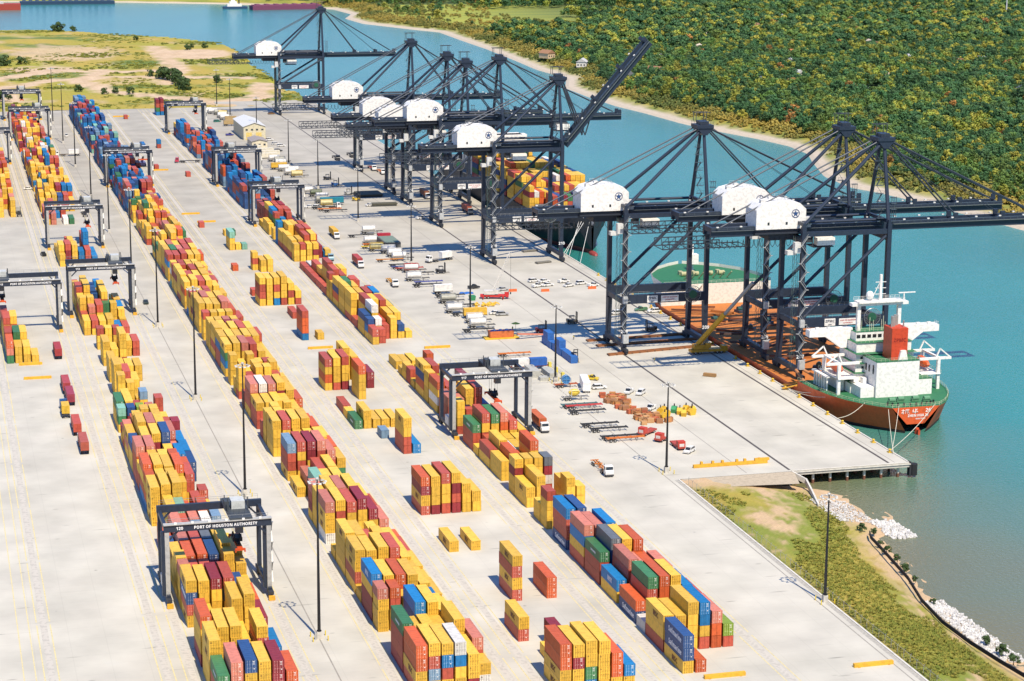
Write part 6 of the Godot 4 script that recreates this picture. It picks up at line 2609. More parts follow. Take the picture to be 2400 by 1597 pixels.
func forklift(label: String, u: float, v: float, turn: float, c: Color) -> void:
	var t := thing("forklift", label, "forklift", W(u, v), turn, "forklifts on the quay")
	var s := Shape.new()
	s.box(Vector3(0, 1.0, 0.8), Vector3(2.1, 1.1, 3.4))
	s.box(Vector3(0, 1.5, 2.2), Vector3(2.1, 0.9, 0.9))
	part("body", s, mat(c.r, c.g, c.b, 0.5), t)
	s = Shape.new()
	for x in [-0.9, 0.9]:
		for z in [-0.4, 1.3]:
			s.bar(Vector3(x, 1.5, z), Vector3(x, 3.0, z), 0.12, 0.12)
	s.box(Vector3(0, 3.05, 0.45), Vector3(2.0, 0.12, 1.9))
	part("overhead_guard", s, BLACK, t)
	s = Shape.new()
	for x in [-0.7, 0.7]:
		s.bar(Vector3(x, 0.3, -1.3), Vector3(x, 4.6, -1.3), 0.25, 0.3)
		s.box(Vector3(x, 0.35, -2.4), Vector3(0.2, 0.1, 2.0))
	s.box(Vector3(0, 4.5, -1.3), Vector3(1.6, 0.25, 0.3))
	s.box(Vector3(0, 1.0, -1.5), Vector3(1.9, 0.9, 0.12))
	part("mast", s, mat(0.03, 0.03, 0.035, 0.5), t)
	wheels(t, [[-0.95, -0.6], [0.95, -0.6], [-0.95, 1.9], [0.95, 1.9]], 0.5, 0.4)


func build_vehicles() -> void:
	var white := Color(0.78, 0.78, 0.76)
	var red := Color(0.45, 0.05, 0.04)
	var orange := Color(0.60, 0.17, 0.03)
	var dark := Color(0.035, 0.037, 0.042)
	var yellow := Color(0.66, 0.42, 0.04)
	var A := -PI / 2       # nose to the left, as the trailers stand
	# the long row of tank and box trailers
	var row := [[1500, 192, "w"], [1493, 195, "w"], [1486, 198, "g"], [1479, 200, "y"], [1468, 198, "w"], [1455, 198, "w"], [1443, 199, "b"], [1420, 195, "b"],
		[1240, 198, "w"], [1232, 200, "g"], [1222, 199, "w"], [1206, 194, "Y"], [1198, 197, "w"], [1190, 201, "w"], [1182, 198, "w"], [1172, 200, "y"],
		[1110, 195, "w"], [1100, 198, "d"], [1088, 199, "w"], [1077, 197, "g"], [1064, 197, "y"],
		[980, 202, "w"], [957, 201, "R"], [951, 197, "w"], [933, 196, "y"], [926, 200, "w"], [917, 201, "w"], [908, 201, "w"], [879, 200, "r"], [860, 197, "w"], [830, 201, "B"], [811, 200, "g"], [792, 198, "w"], [781, 202, "Y"], [772, 201, "w"], [763, 200, "w"]]
	var names := ["by the workshop", "beyond the workshop", "at the head of the row", "in the trailer row", "near the grey shed", "past the red crane truck", "beside the yellow heap", "close to the orange bin"]
	var looks := {"w": "white", "g": "grey", "y": "yellow framed", "b": "tan", "d": "dark", "r": "red framed white", "Y": "yellow", "R": "red", "B": "white"}
	for i in row.size():
		var q: Array = row[i]
		var place := "%s trailer counted from the camera in the long parked row" % ORDINALS[mini(row.size() - 1 - i, 29)]
		if i < 6:
			place = "%s trailer counted from the far end of the parked row" % ORDINALS[i]
		match q[2]:
			"w": tank_trailer("white tank on a chassis, " + place, q[0], q[1] - 3.0, A, Color(0.78, 0.77, 0.74), Color(0.62, 0.62, 0.6))
			"g": tank_trailer("grey tank on a chassis, " + place, q[0], q[1] - 3.0, A, Color(0.42, 0.42, 0.36), Color(0.25, 0.25, 0.22))
			"y": tank_trailer("yellow framed tank, " + place, q[0], q[1] - 3.0, A, Color(0.62, 0.55, 0.28), Color(0.68, 0.45, 0.06))
			"r": tank_trailer("red framed white tank, " + place, q[0], q[1] - 3.0, A, Color(0.75, 0.74, 0.72), Color(0.5, 0.08, 0.06))
			"d": tank_trailer("dark green tank, " + place, q[0], q[1] - 3.0, A, Color(0.12, 0.15, 0.09), Color(0.16, 0.16, 0.1))
			"b": box_trailer("tan box, " + place, q[0], q[1] - 3.0, A, Color(0.42, 0.30, 0.14), 8.0)
			"Y": box_trailer("yellow box, " + place, q[0], q[1] - 3.0, A, Color(0.68, 0.42, 0.05), 9.5)
			"R": box_trailer("red box, " + place, q[0], q[1] - 1.0, A, Color(0.42, 0.03, 0.05), 6.5)
			"B": box_trailer("white box, " + place, q[0], q[1] - 3.0, A, Color(0.75, 0.74, 0.71), 8.0)
	var empties := [[906, 190, Color(0.5, 0.2, 0.04)], [893, 193, dark], [888, 193, Color(0.06, 0.08, 0.25)], [884, 194, Color(0.4, 0.05, 0.04)], [872, 196, dark], [852, 195, Color(0.06, 0.08, 0.3)], [846, 193, dark], [822, 197, dark], [802, 196, dark], [786, 195, dark], [756, 192, dark], [1052, 190, orange], [1047, 192, dark], [971, 190, dark], [946, 192, orange], [940, 190, Color(0.6, 0.45, 0.05)]]
	for i in empties.size():
		var q: Array = empties[i]
		chassis("%s empty chassis counted outward along the long trailer row" % ORDINALS[i], q[0], q[1] + 2.0, A, q[2])
	var e2 := [[638, 197.5, Color(0.07, 0.16, 0.17), "teal empty chassis, farthest of the set by the rusty boxes"], [636.2, 198.5, Color(0.5, 0.06, 0.06), "red empty chassis beside the teal one by the rusty boxes"], [629.5, 197.5, dark, "black empty chassis next to the red one by the rusty boxes"], [613, 196.5, dark, "black empty chassis, first of the near pair by the kerb line"], [607, 197.5, dark, "black empty chassis, second of the near pair by the kerb line"], [597.5, 198, dark, "dark empty chassis beside the nearest orange one"], [595, 199, orange, "orange empty chassis nearest the camera by the kerb"]]
	for q in e2:
		chassis(q[3], q[0], q[1], A, q[2])
	# trucks under way
	truck("truck with a brick red container and white cab on the bare yard", 901, 176.5, PI, white, dark, "long", Color(0.40, 0.055, 0.045))
	truck("truck with an empty orange chassis and white cab near the trailer row", 856, 182.0, PI, white, Color(0.62, 0.30, 0.03), "")
	truck("truck with an orange container driving beside the near gantry crane", 618, 177.8, PI, white, dark, "long", Color(0.52, 0.125, 0.035))
	truck("truck with an empty orange chassis close to the fifth lamp mast", 567, 182.2, PI, white, Color(0.60, 0.19, 0.02), "")
	truck("truck with a yellow container and white cab behind the right block", 976, 180.0, PI, white, dark, "long", Color(0.66, 0.40, 0.04))
	truck("truck with a yellow tank load beside a blue box on the yard", 921, 167.0, PI, Color(0.25, 0.42, 0.5), dark, "short", Color(0.66, 0.45, 0.08))
	truck("truck with a sky blue container beyond the centre block", 1312, 124.0, PI, white, dark, "long", Color(0.02, 0.15, 0.40))
	truck("pink red tractor with an empty chassis crossing between stacks", 1246, 145.0, PI / 2, Color(0.50, 0.04, 0.09), dark, "")
	truck("white box truck in the lane beside the tall blue stack", 1290, 79.0, PI / 2, white, Color(0.2, 0.16, 0.12), "short", white)
	truck("truck with a dark red container, head of the convoy in the left lane", 752, 39.0, 0.0, white, dark, "long", Color(0.36, 0.04, 0.04))
	truck("truck with a red container, second of the left lane convoy", 700, 38.5, 0.0, dark, dark, "long", Color(0.40, 0.06, 0.06))
	truck("truck with a maroon container, third of the left lane convoy", 684, 38.8, 0.0, dark, dark, "long", Color(0.32, 0.045, 0.07))
	truck("truck with a yellow container and blue cab turning in the left lane", 668, 36.2, 0.0, Color(0.03, 0.10, 0.28), dark, "short", yellow)
	truck("truck with a brick red container following the yellow one", 646, 38.2, 0.0, white, dark, "long", Color(0.48, 0.08, 0.045))
	truck("last truck of the convoy, brown red container and white cab", 624, 38.8, 0.0, white, dark, "long", Color(0.40, 0.09, 0.055))
	truck("truck with a brown container under the quay cranes", 1086, 249, PI, white, dark, "long", Color(0.30, 0.12, 0.06))
	truck("truck with a red container under the quay cranes", 1032, 258.5, PI, Color(0.4, 0.4, 0.36), dark, "long", Color(0.42, 0.10, 0.06))
	truck("empty red truck under the lower quay cranes", 1196, 243, PI, white, red, "")
	truck("empty orange truck under the lower quay cranes", 1180, 245, PI, white, orange, "")
	truck("dark truck alone on the wharf near the far crane", 1255, 242, PI, dark, dark, "")
	truck("empty dark truck between the crane rails and the blue stacks", 1244, 231, PI, dark, dark, "")
	truck("white and dark truck parked by the teal container", 1058, 190.0, -PI / 2, white, dark, "")
	truck("bobtail truck with dark frame by the far left stacks", 1072, 39.6, 0.0, Color(0.45, 0.45, 0.43), dark, "")
	truck("white truck seen from behind beside the left runway", 1064, 71.0, 0.0, white, dark, "")
	truck("long white truck parked on the quay beside the forklift", 903, 215, PI / 2 + 0.5, white, Color(0.3, 0.3, 0.3), "short", white)
	# cars and pickups
	var cars := [[846, 241, "wagon"], [844, 245, "saloon"], [835, 239.5, "pickup"], [836, 244.3, "saloon"], [842, 253, "pickup"], [833, 252.5, "saloon"], [836.5, 259, "wagon"], [831, 262.5, "pickup"]]
	var where := ["first of the upper pair", "second of the upper pair", "first of the lower pair", "second of the lower pair", "upper of the middle two", "lower of the middle two", "alone facing the water", "beside the orange barrier"]
	for i in cars.size():
		car("white %s on the open quay, %s" % [cars[i][2], where[i]], cars[i][0], cars[i][1], -PI / 2 + 0.25 + 0.1 * (i % 3), white, cars[i][2])
	car("white wagon parked at the boxes' upper end", 660, 211.2, -PI / 2, white, "wagon")
	car("yellow pickup behind the white panel trailer", 673, 212.5, -PI / 2 - 0.6, Color(0.68, 0.50, 0.03), "pickup")
	car("white pickup, left of two beside the rusty boxes", 652, 219, -PI / 2 + 0.9 + PI, white, "pickup")
	car("white pickup, right of two beside the rusty boxes", 649.5, 222.3, -PI / 2 + 0.9 + PI, white, "wagon")
	car("white pickup next to a flat trailer by the yellow buckets", 629.5, 219, -PI / 2 + 0.8 + PI, white, "pickup")
	car("white wagon near the fifth lamp mast and red lorry", 578, 213.5, -PI / 2 + 0.8 + PI, white, "wagon")
	car("dark pickup beside the second lamp mast of the quay", 838, 213, -PI / 2 + 0.3, dark, "pickup")
	car("silver wagon by the yellow heap", 783, 210.5, -PI / 2, Color(0.4, 0.41, 0.42), "wagon")
	car("white car behind the silver wagon", 785.5, 208.5, -PI / 2, white, "saloon")
	car("silver car behind the red mobile crane", 831, 223.5, -PI / 2 + 0.3, Color(0.5, 0.51, 0.52), "saloon")
	car("black car alone in the left lane", 955, 45, 0.15, Color(0.02, 0.022, 0.026), "pickup")
	car("dark car beside the left runway", 838, 78.5, 0.0, Color(0.03, 0.05, 0.05), "saloon")
	car("white car between the far lamp masts", 1384, 82.8, 0.0, white, "pickup")
	car("white car on the quay below the stacked plates", 1062, 215, -PI / 2 + 0.3, white, "saloon")
	car("white pickup on the quay near the raised boom crane", 1016, 231, -PI / 2 + 0.4, white, "pickup")
	car("white saloon, left of the cars beside the teal container", 1063, 184, -PI / 2, white, "saloon")
	car("white wagon, next beside the teal container", 1062, 187.5, -PI / 2, white, "wagon")
	car("white car at the far left truck stand", 1158, 48.2, -PI / 2, white, "saloon")
	for q in [[1444, 187, "green car on the far yard", Color(0.03, 0.2, 0.15)], [1374, 206, "silver car beside the workshop", Color(0.4, 0.42, 0.42)], [1338, 206, "white car past the workshop", white], [1316, 206.5, "white car beside the site office", white], [1307, 208.5, "white pickup beside the site office", white], [1284, 203, "dark car by the pale cabins", dark], [1368, 185, "blue truck by the workshop's left wall", Color(0.06, 0.06, 0.3)], [1482, 230, "brown pickup at the far crane's foot", Color(0.25, 0.13, 0.05)], [1502, 243, "white car behind the far crane", white]]:
		car(q[2], q[0], q[1], -PI / 2 + 0.2, q[3], "pickup" if q[0] > 1350 and q[0] < 1380 else "wagon")
	car("white wagon beside crane 209's landside legs", 775, 254, PI / 2, white, "wagon")
	car("green and white pickup behind crane 209", 779, 266, PI / 2, Color(0.10, 0.22, 0.12), "pickup")
	car("white wagon behind crane 209 at the waterside rail", 775, 270, PI / 2, white, "wagon")
	# forklifts
	forklift("dark forklift beside the long white truck", 874, 208, -PI / 2, dark)
	forklift("red forklift near the blue boxes", 749, 217, -PI / 2, Color(0.35, 0.03, 0.03))
	forklift("orange forklift at the end of the blue boxes", 701, 215, PI, Color(0.62, 0.20, 0.02))
	forklift("dark forklift on the landside crane rail", 762, 233, -PI / 2, Color(0.12, 0.10, 0.07))
	forklift("tall dark forklift between crane 209's legs", 742, 257, PI / 2, Color(0.10, 0.07, 0.05))
	forklift("white forklift beside the stacked steel plates", 1103, 212, -PI / 2, Color(0.5, 0.5, 0.48))
	forklift("yellow forklift beside the stacked steel plates", 1081, 212, -PI / 2, Color(0.66, 0.45, 0.05))
	forklift("blue machine on the bare yard by the quay", 1135, 211, -PI / 2, Color(0.03, 0.12, 0.35))
	forklift("dark machine on the bare yard by the quay", 1159, 211, -PI / 2, dark)
	# the red mobile crane with its white lattice boom, the yellow one beside the ship
	var t := thing("mobile_crane", "red mobile crane with a white lattice boom raised", "crane", W(816, 216), -PI / 2 - 0.25)
	var s := Shape.new()
	s.box(Vector3(0, 1.2, 0), Vector3(2.9, 0.8, 11.5))
	s.box(Vector3(-0.7, 1.9, -5.0), Vector3(1.4, 1.2, 1.8))
	part("carrier", s, mat(0.52, 0.035, 0.03, 0.5), t)
	s = Shape.new()
	s.box(Vector3(0, 2.6, 2.0), Vector3(2.9, 1.5, 4.4))
	s.box(Vector3(1.0, 2.9, -0.8), Vector3(1.1, 1.7, 1.7))
	part("superstructure", s, mat(0.62, 0.60, 0.57, 0.5), t)
	s = Shape.new()
	var foot := Vector3(0, 2.8, 0.5)
	var tip := Vector3(2.0, 19.5, -6.5)
	for i in 4:
		var o := Vector3(0.5 if i % 2 == 0 else -0.5, 0, 0.5 if i < 2 else -0.5)
		s.bar(foot + o, tip + o * 0.5, 0.13, 0.13)
	for i in 14:
		var a := foot.lerp(tip, i / 14.0)
		var b := foot.lerp(tip, (i + 1) / 14.0)
		s.bar(a + Vector3(0.5, 0, 0.5), b + Vector3(-0.5, 0, 0.5), 0.08, 0.08)
		s.bar(a + Vector3(0.5, 0, -0.5), b + Vector3(0.5, 0, 0.5), 0.08, 0.08)
	part("lattice_boom", s, mat(0.70, 0.68, 0.64, 0.5), t)
	s = Shape.new()
	s.bar(tip, Vector3(tip.x, 3.0, tip.z), 0.08, 0.08)
	s.box(Vector3(tip.x, 2.6, tip.z), Vector3(0.5, 0.8, 0.5))
	part("hook", s, BLACK, t)
	s = Shape.new()
	for z in [-3.5, 4.5]:
		s.box(Vector3(0, 0.8, z), Vector3(7.0, 0.35, 0.4))
	part("outrigger", s, mat(0.52, 0.035, 0.03, 0.5), t)
	wheels(t, [[-1.2, -4.2], [1.2, -4.2], [-1.2, -2.8], [1.2, -2.8], [-1.2, 2.4], [1.2, 2.4], [-1.2, 3.8], [1.2, 3.8]], 0.6, 0.5)
	t = thing("mobile_crane", "orange yellow mobile crane with a long telescopic boom beside the ship", "crane", W(702, 265.5), PI / 2)
	s = Shape.new()
	s.box(Vector3(0, 1.3, 0), Vector3(3.0, 0.9, 14.0))
	s.box(Vector3(0, 2.1, 6.0), Vector3(2.8, 1.3, 1.9))
	part("carrier", s, mat(0.66, 0.33, 0.02, 0.5), t)
	s = Shape.new()
	s.box(Vector3(0, 2.7, -3.0), Vector3(3.0, 1.6, 5.5))
	s.box(Vector3(-1.0, 3.2, -0.5), Vector3(1.2, 1.8, 2.0))
	part("superstructure", s, mat(0.66, 0.33, 0.02, 0.5), t)
	s = Shape.new()
	var b0 := Vector3(0, 3.6, -4.0)
	var b1 := Vector3(-13.0, 17.0, 1.0)
	var b2 := Vector3(-26.0, 30.5, 6.0)
	s.bar(b0, b1, 1.2, 1.4)
	part("boom", s, mat(0.66, 0.36, 0.02, 0.5), t)
	s = Shape.new()
	s.bar(b1, b2, 0.8, 1.0)
	part("boom_extension", s, mat(0.30, 0.31, 0.31, 0.5), t)
	s = Shape.new()
	s.bar(Vector3(-0.2, 3.0, -2.0), b0.lerp(b1, 0.5), 0.4, 0.4)
	part("lift_ram", s, mat(0.35, 0.35, 0.35, 0.4, 0.5), t)
	wheels(t, [[-1.2, -5.2], [1.2, -5.2], [-1.2, -3.6], [1.2, -3.6], [-1.2, 3.0], [1.2, 3.0], [-1.2, 4.6], [1.2, 4.6]], 0.65, 0.5)
	# special trailers
	t = thing("open_bin", "orange open-topped bin heaped with blue tarpaulin on a yellow frame", "bin", W(744, 199.5), PI / 2)
	s = Shape.new()
	for x in [-1.5, 1.5]:
		s.box(Vector3(x, 1.7, 0), Vector3(0.15, 2.4, 9.0))
	for z in [-4.5, 4.5]:
		s.box(Vector3(0, 1.7, z), Vector3(3.15, 2.4, 0.15))
	s.box(Vector3(0, 0.6, 0), Vector3(3.0, 0.2, 9.0))
	part("bin_wall", s, mat(0.56, 0.15, 0.04, 0.6), t)
	s = Shape.new()
	for i in 7:
		s.ball(Vector3((i % 2 - 0.5) * 1.2, 2.6, -3.6 + i * 1.2), Vector3(0.95, 0.7, 0.9), 7, 5)
	part("tarpaulin", s, mat(0.03, 0.09, 0.32, 0.6), t)
	s = Shape.new()
	s.box(Vector3(0, 0.25, 0), Vector3(5.0, 0.4, 13.0))
	part("base_frame", s, mat(0.68, 0.44, 0.03, 0.6), t)
	t = thing("flatbed_trailer", "orange flatbed trailer lying beyond the gantry crane", "trailer", W(714, 196.5), A)
	skeletal(t, orange, 12.0)
	t = thing("curtain_trailer", "long trailer with a blue and a white box and red tail", "trailer", W(693, 196.0), A)
	skeletal(t, Color(0.45, 0.10, 0.04), 14.0)
	cargo_box(t, Color(0.03, 0.12, 0.42), 6.06, -3.2)
	cargo_box(t, Color(0.76, 0.75, 0.72), 6.06, 3.2)
	t = thing("reel_trailer", "short trailer carrying a big blue cable reel", "trailer", W(665, 201), A)
	skeletal(t, Color(0.40, 0.10, 0.04), 8.0)
	s = Shape.new()
	s.tube(Vector3(-0.6, 2.7, 0), Vector3(0.6, 2.7, 0), 1.35, 16)
	part("reel", s, mat(0.03, 0.17, 0.42, 0.5), t)
	s = Shape.new()
	for x in [-0.75, 0.75]:
		s.ring(Vector3(x, 2.7, 0), Vector3.RIGHT, 1.45, 0.09, 16)
		s.bar(Vector3(x, 1.3, 0), Vector3(x, 4.1, 0), 0.12, 0.12)
		s.bar(Vector3(x, 2.7, -1.4), Vector3(x, 2.7, 1.4), 0.12, 0.12)
	part("reel_flange", s, mat(0.15, 0.32, 0.55, 0.5), t)
	t = thing("panel_trailer", "white trailer with a tall lettered side panel", "trailer", W(661, 206.5), -0.2)
	s = Shape.new()
	s.box(Vector3(0, 2.2, 0), Vector3(2.5, 3.0, 12.0))
	part("body", s, mat(0.80, 0.80, 0.79, 0.4), t)
	wheels(t, [[-0.98, 3.4], [0.98, 3.4], [-0.98, 4.7], [0.98, 4.7]], 0.5, 0.46)
	t = thing("tank_trailer", "white framed trailer with a yellow dome beside the cable reel", "trailer", W(647.5, 199), A)
	skeletal(t, Color(0.3, 0.3, 0.3), 9.0)
	s = Shape.new()
	for x in [-1.2, 1.2]:
		for z in [-4.0, -1.2, 1.6, 4.0]:
			s.box(Vector3(x, 2.4, z), Vector3(0.12, 2.2, 0.12))
		s.bar(Vector3(x, 3.5, -4.0), Vector3(x, 3.5, 4.0), 0.12, 0.12)
	part("cage", s, mat(0.7, 0.7, 0.68, 0.5), t)
	s = Shape.new()
	s.ball(Vector3(0, 2.6, 0.4), Vector3(1.1, 1.2, 2.0), 10, 6)
	part("dome", s, mat(0.68, 0.50, 0.06, 0.5), t)
	box_trailer("teal container lying on a trailer beside two white cars", 1070, 196.5, A, Color(0.02, 0.22, 0.30), 12.5)
	# low red lorries by the rusty boxes
	for q in [[601, 208, "red low-loader, farthest of the three red vehicles near the lamp mast", 0], [592, 209.3, "orange red small tractor, middle of the three red vehicles", 1], [584, 212, "red lorry with a white grille, nearest of the three red vehicles", 2]]:
		t = thing("red_lorry", q[2], "lorry", W(q[0], q[1]), PI / 2 + 0.7 if q[3] < 2 else PI)
		s = Shape.new()
		s.box(Vector3(0, 0.9, 0), Vector3(2.4, 0.5, 8.0 if q[3] != 1 else 4.0))
		part("bed", s, mat(0.40, 0.06, 0.04, 0.6), t)
		s = Shape.new()
		s.box(Vector3(0, 1.9, -2.6 if q[3] != 1 else -0.6), Vector3(2.3, 1.7, 1.9))
		part("cab", s, mat(0.52, 0.05, 0.03, 0.5), t)
		s = Shape.new()
		s.box(Vector3(0, 1.6, -3.6 if q[3] != 1 else -1.6), Vector3(1.5, 0.9, 0.1))
		part("grille", s, mat(0.65, 0.65, 0.62, 0.4), t)
		wheels(t, [[-1.0, -2.4], [1.0, -2.4], [-1.0, 2.2], [1.0, 2.2]] if q[3] != 1 else [[-1.0, -1.0], [1.0, -1.0], [-1.0, 1.2], [1.0, 1.2]], 0.5, 0.4)
	# motor workers' red lift truck between blocks
	t = thing("reach_stacker", "violet reach stacker with an orange spreader beside the blue block", "reach stacker", W(1236, 116.5), PI)
	s = Shape.new()
	s.box(Vector3(0, 1.6, 1.0), Vector3(3.4, 1.6, 7.0))
	s.box(Vector3(0, 3.1, 2.0), Vector3(1.6, 1.6, 1.8))
	part("body", s, mat(0.14, 0.14, 0.30, 0.5), t)
	s = Shape.new()
	s.bar(Vector3(0, 3.2, 3.5), Vector3(0, 6.0, -4.5), 0.9, 0.9)
	part("boom", s, BLACK, t)
	s = Shape.new()
	s.box(Vector3(0, 4.6, -4.8), Vector3(6.0, 0.6, 1.4))
	part("spreader", s, mat(0.62, 0.10, 0.02, 0.5), t)
	wheels(t, [[-1.6, -1.8], [1.6, -1.8], [-1.5, 3.6], [1.5, 3.6]], 0.85, 0.6)


func build_small_things() -> void:
	# long orange yellow barriers lying across the lanes
	var bars := [[403.7, 188.6, 197.9, "orange barrier block nearest the grassy bank"], [405.4, 154.5, 163.9, "orange barrier block at the end of the right block"], [718.5, 25.7, 34.9, "yellow barrier block on the bare left yard"], [741.9, 126.9, 136.0, "yellow barrier block behind the middle stacks"], [1056, 118.0, 127.0, "pale yellow barrier block between centre and right blocks"], [1030, 122.5, 131.5, "orange barrier block beside a maroon container"], [1216, 119.5, 129.0, "yellow barrier block behind the centre gantry crane"], [1488, 121.0, 132.0, "orange barrier block near the field edge"], [733, 168.0, 177.5, "yellow barrier block before the open right yard"], [705, 165.0, 170.0, "yellow barrier block half hidden behind yellow stacks"], [740, 25.0, 33.0, "yellow barrier at the foot of the left stacks"], [1062, 15.0, 22.0, "yellow barrier block at the left edge of the yard"]]
	for b in bars:
		var t := thing("barrier_block", b[3], "barrier", W(b[0], (b[1] + b[2]) / 2), 0.0, "long barrier blocks on the yard")
		var s := Shape.new()
		s.box(Vector3(0, 0.42, 0), Vector3(b[2] - b[1], 0.84, 0.9))
		part("beam", s, mat(0.72, 0.40, 0.03, 0.6), t)
		s = Shape.new()
		for k in [-0.38, 0.38]:
			s.box(Vector3((b[2] - b[1]) * k, 0.06, 0), Vector3(0.5, 0.12, 1.3))
		part("foot", s, mat(0.5, 0.28, 0.03, 0.7), t)
	var w := thing("wharf_barrier", "long orange barrier with raised stops along the wharf's near edge", "barrier", W(561.6, 208.8))
	var s0 := Shape.new()
	s0.box(Vector3(11.5, 0.5, 0), Vector3(23.0, 0.9, 0.9))
	part("beam", s0, mat(0.70, 0.38, 0.03, 0.6), w)
	s0 = Shape.new()
	for x in [2.5, 6.0, 9.0, 13.5, 16.0, 20.5]:
		s0.box(Vector3(x, 1.3, 0), Vector3(0.7, 0.9, 0.8))
	s0.box(Vector3(21.3, 1.3, 0), Vector3(4.5, 0.7, 0.9))
	part("stop", s0, mat(0.70, 0.38, 0.03, 0.6), w)
	for q in [[825, 240, "orange plastic barrier left of the parked white cars"], [826, 260.5, "orange plastic barrier beside the waterside white pickup"], [828, 227, "orange plastic barrier behind the red mobile crane"]]:
		var t := thing("plastic_barrier", q[2], "barrier", W(q[0], q[1]))
		var s := Shape.new()
		s.extrude(PackedVector2Array([Vector2(-0.35, 0), Vector2(0.35, 0), Vector2(0.15, 1.1), Vector2(-0.15, 1.1)]), Vector3(-1.7, 0, 0), Vector3.BACK, Vector3.UP, Vector3(3.4, 0, 0))
		part("shell", s, mat(0.66, 0.13, 0.03, 0.5), t)
	# the three blue boxes in a line and one on top
	for q in [[703.5, 213.9, 0.0, "lowest blue box at the orange forklift's end"], [715.5, 213.7, 0.0, "middle blue box on the quay"], [727.5, 213.4, 0.0, "farthest blue box on the quay"], [715.0, 213.8, 2.6, "upper blue box resting across two others"], [728.5, 213.4, 2.6, "upper blue box at the far end of the blue row"]]:
		var t := thing("blue_crate", q[3], "crate", W(q[0], q[1], q[2]))
		var sn := 6.06 if q[2] > 1.0 else 11.8
		var m := mat(0.030, 0.135, 0.42, 0.5)
		part("frame", box_mesh("frame", sn, 2.59), m, t)
		part("side_panel", corrugated(-1.19, sn, 2.59, 0.56, 0.05), m, t)
		part("side_panel", corrugated(1.19, sn, 2.59, 0.56, 0.05), m, t)
		part("roof_panel", box_mesh("roof", sn, 2.59), m, t)
		var dd := part("end_panel", box_mesh("door", sn, 2.59), m, t)
		dd.position = Vector3(0, 0, sn / 2 - 0.07)
		dd.scale = Vector3(2.06, 1, 1)
	# rusty brown boxes and bundles beside the kerb
	var r := RandomNumberGenerator.new()
	r.seed = 33
	var tones := [Color(0.50, 0.225, 0.075), Color(0.44, 0.19, 0.06), Color(0.52, 0.29, 0.13), Color(0.33, 0.15, 0.07), Color(0.48, 0.12, 0.05)]
	var crate := []
	for k in 3:
		var s := Shape.new()
		s.box(Vector3(0, 0.55 + 0.1 * k, 0), Vector3(1.5 + 0.3 * k, 1.0 + 0.2 * k, 1.3))
		s.box(Vector3(0, 0.06, 0), Vector3(1.5 + 0.3 * k, 0.1, 1.3))
		crate.append(s.done())
	var lid := Shape.new()
	lid.box(Vector3(0, 1.13, 0), Vector3(1.6, 0.08, 1.4))
	lid.box(Vector3(0, 1.2, -0.3), Vector3(1.3, 0.08, 0.15))
	lid.box(Vector3(0, 1.2, 0.3), Vector3(1.3, 0.08, 0.15))
	var lid_m := lid.done()
	for a in [[652, 630, 206.5, 209.5, 216, 213.5, 46], [627, 611, 209.5, 210, 216, 221, 40]]:
		for i in a[6]:
			var f := r.randf()
			var u := lerpf(a[0], a[1], f)
			var v := r.randf_range(lerpf(a[2], a[3], f), lerpf(a[4], a[5], f))
			var t := thing("crate", "rusty brown crate in the jumble beside the kerb and parked pickups", "crate", W(u, v), r.randf_range(-0.4, 0.4), "rusty brown crates beside the kerb")
			var k: int = i % 3
			var c: Color = tones[r.randi_range(0, 4)]
			part("box", crate[k], mat(c.r, c.g, c.b, 0.8), t)
			if k == 0:
				part("lid", lid_m, mat(c.r * 0.7, c.g * 0.75, c.b * 0.8, 0.8), t)
	for q in [[623, 220, 0], [620, 221, 0], [617.5, 219.5, 0], [624.5, 221.8, 0], [624, 225, 1], [621.5, 226, 0], [624, 229, 0], [620, 229.5, 0], [622.5, 230.5, 0], [619, 226.5, 0]]:
		var t := thing("grab_bucket", "yellow grab bucket standing beyond the rusty crates" if q[2] == 0 else "green grab bucket among the yellow ones", "bucket", W(q[0], q[1]), r.randf() * 3.0, "" if q[2] else "yellow grab buckets beyond the rusty crates")
		var s := Shape.new()
		s.extrude(PackedVector2Array([Vector2(-0.9, 0), Vector2(0.9, 0), Vector2(1.3, 1.3), Vector2(0.4, 2.2), Vector2(-0.4, 2.2), Vector2(-1.3, 1.3)]), Vector3(0, 0, -0.8), Vector3.RIGHT, Vector3.UP, Vector3(0, 0, 1.6))
		part("shell", s, mat(0.68, 0.42, 0.03, 0.5) if q[2] == 0 else mat(0.05, 0.30, 0.12, 0.5), t)
		s = Shape.new()
		s.bar(Vector3(0, 2.2, 0), Vector3(0, 3.0, 0), 0.3, 0.3)
		part("hanger", s, BLACK, t)
	# stacked steel plates near the lower cranes
	for q in [[1098, 221, 26.0, 14.0, "big low stack of dark steel plates under the crane girders", 1.6], [1062, 222, 26.0, 5.0, "narrow stack of rusty dark beams on the quay", 1.3]]:
		var t := thing("plate_stack", q[4], "steel stack", W(q[0], q[1]))
		for k in 3:
			var s := Shape.new()
			s.box(Vector3(0.4 * k - 0.4, 0.25 + k * 0.5, 0), Vector3(13.0, 0.4, q[3]))
			part("plate", s, mat(0.05 + 0.02 * k, 0.055 + 0.015 * k, 0.055, 0.7), t)
	# odds and ends on the quay
	var t1 := thing("yellow_rubble", "low heap of yellow steel fittings beside the lamp mast", "heap", W(803, 209))
	var s1 := Shape.new()
	for i in 26:
		s1.box(Vector3(r.randf_range(-5, 5), r.randf_range(0.2, 0.9), r.randf_range(-2.5, 2.5)), Vector3(r.randf_range(0.6, 2.4), 0.35, r.randf_range(0.4, 1.4)), Basis.from_euler(Vector3(r.randf() * 0.5, r.randf() * 3, r.randf() * 0.5)))
	part("fitting", s1, mat(0.68, 0.42, 0.03, 0.6), t1)
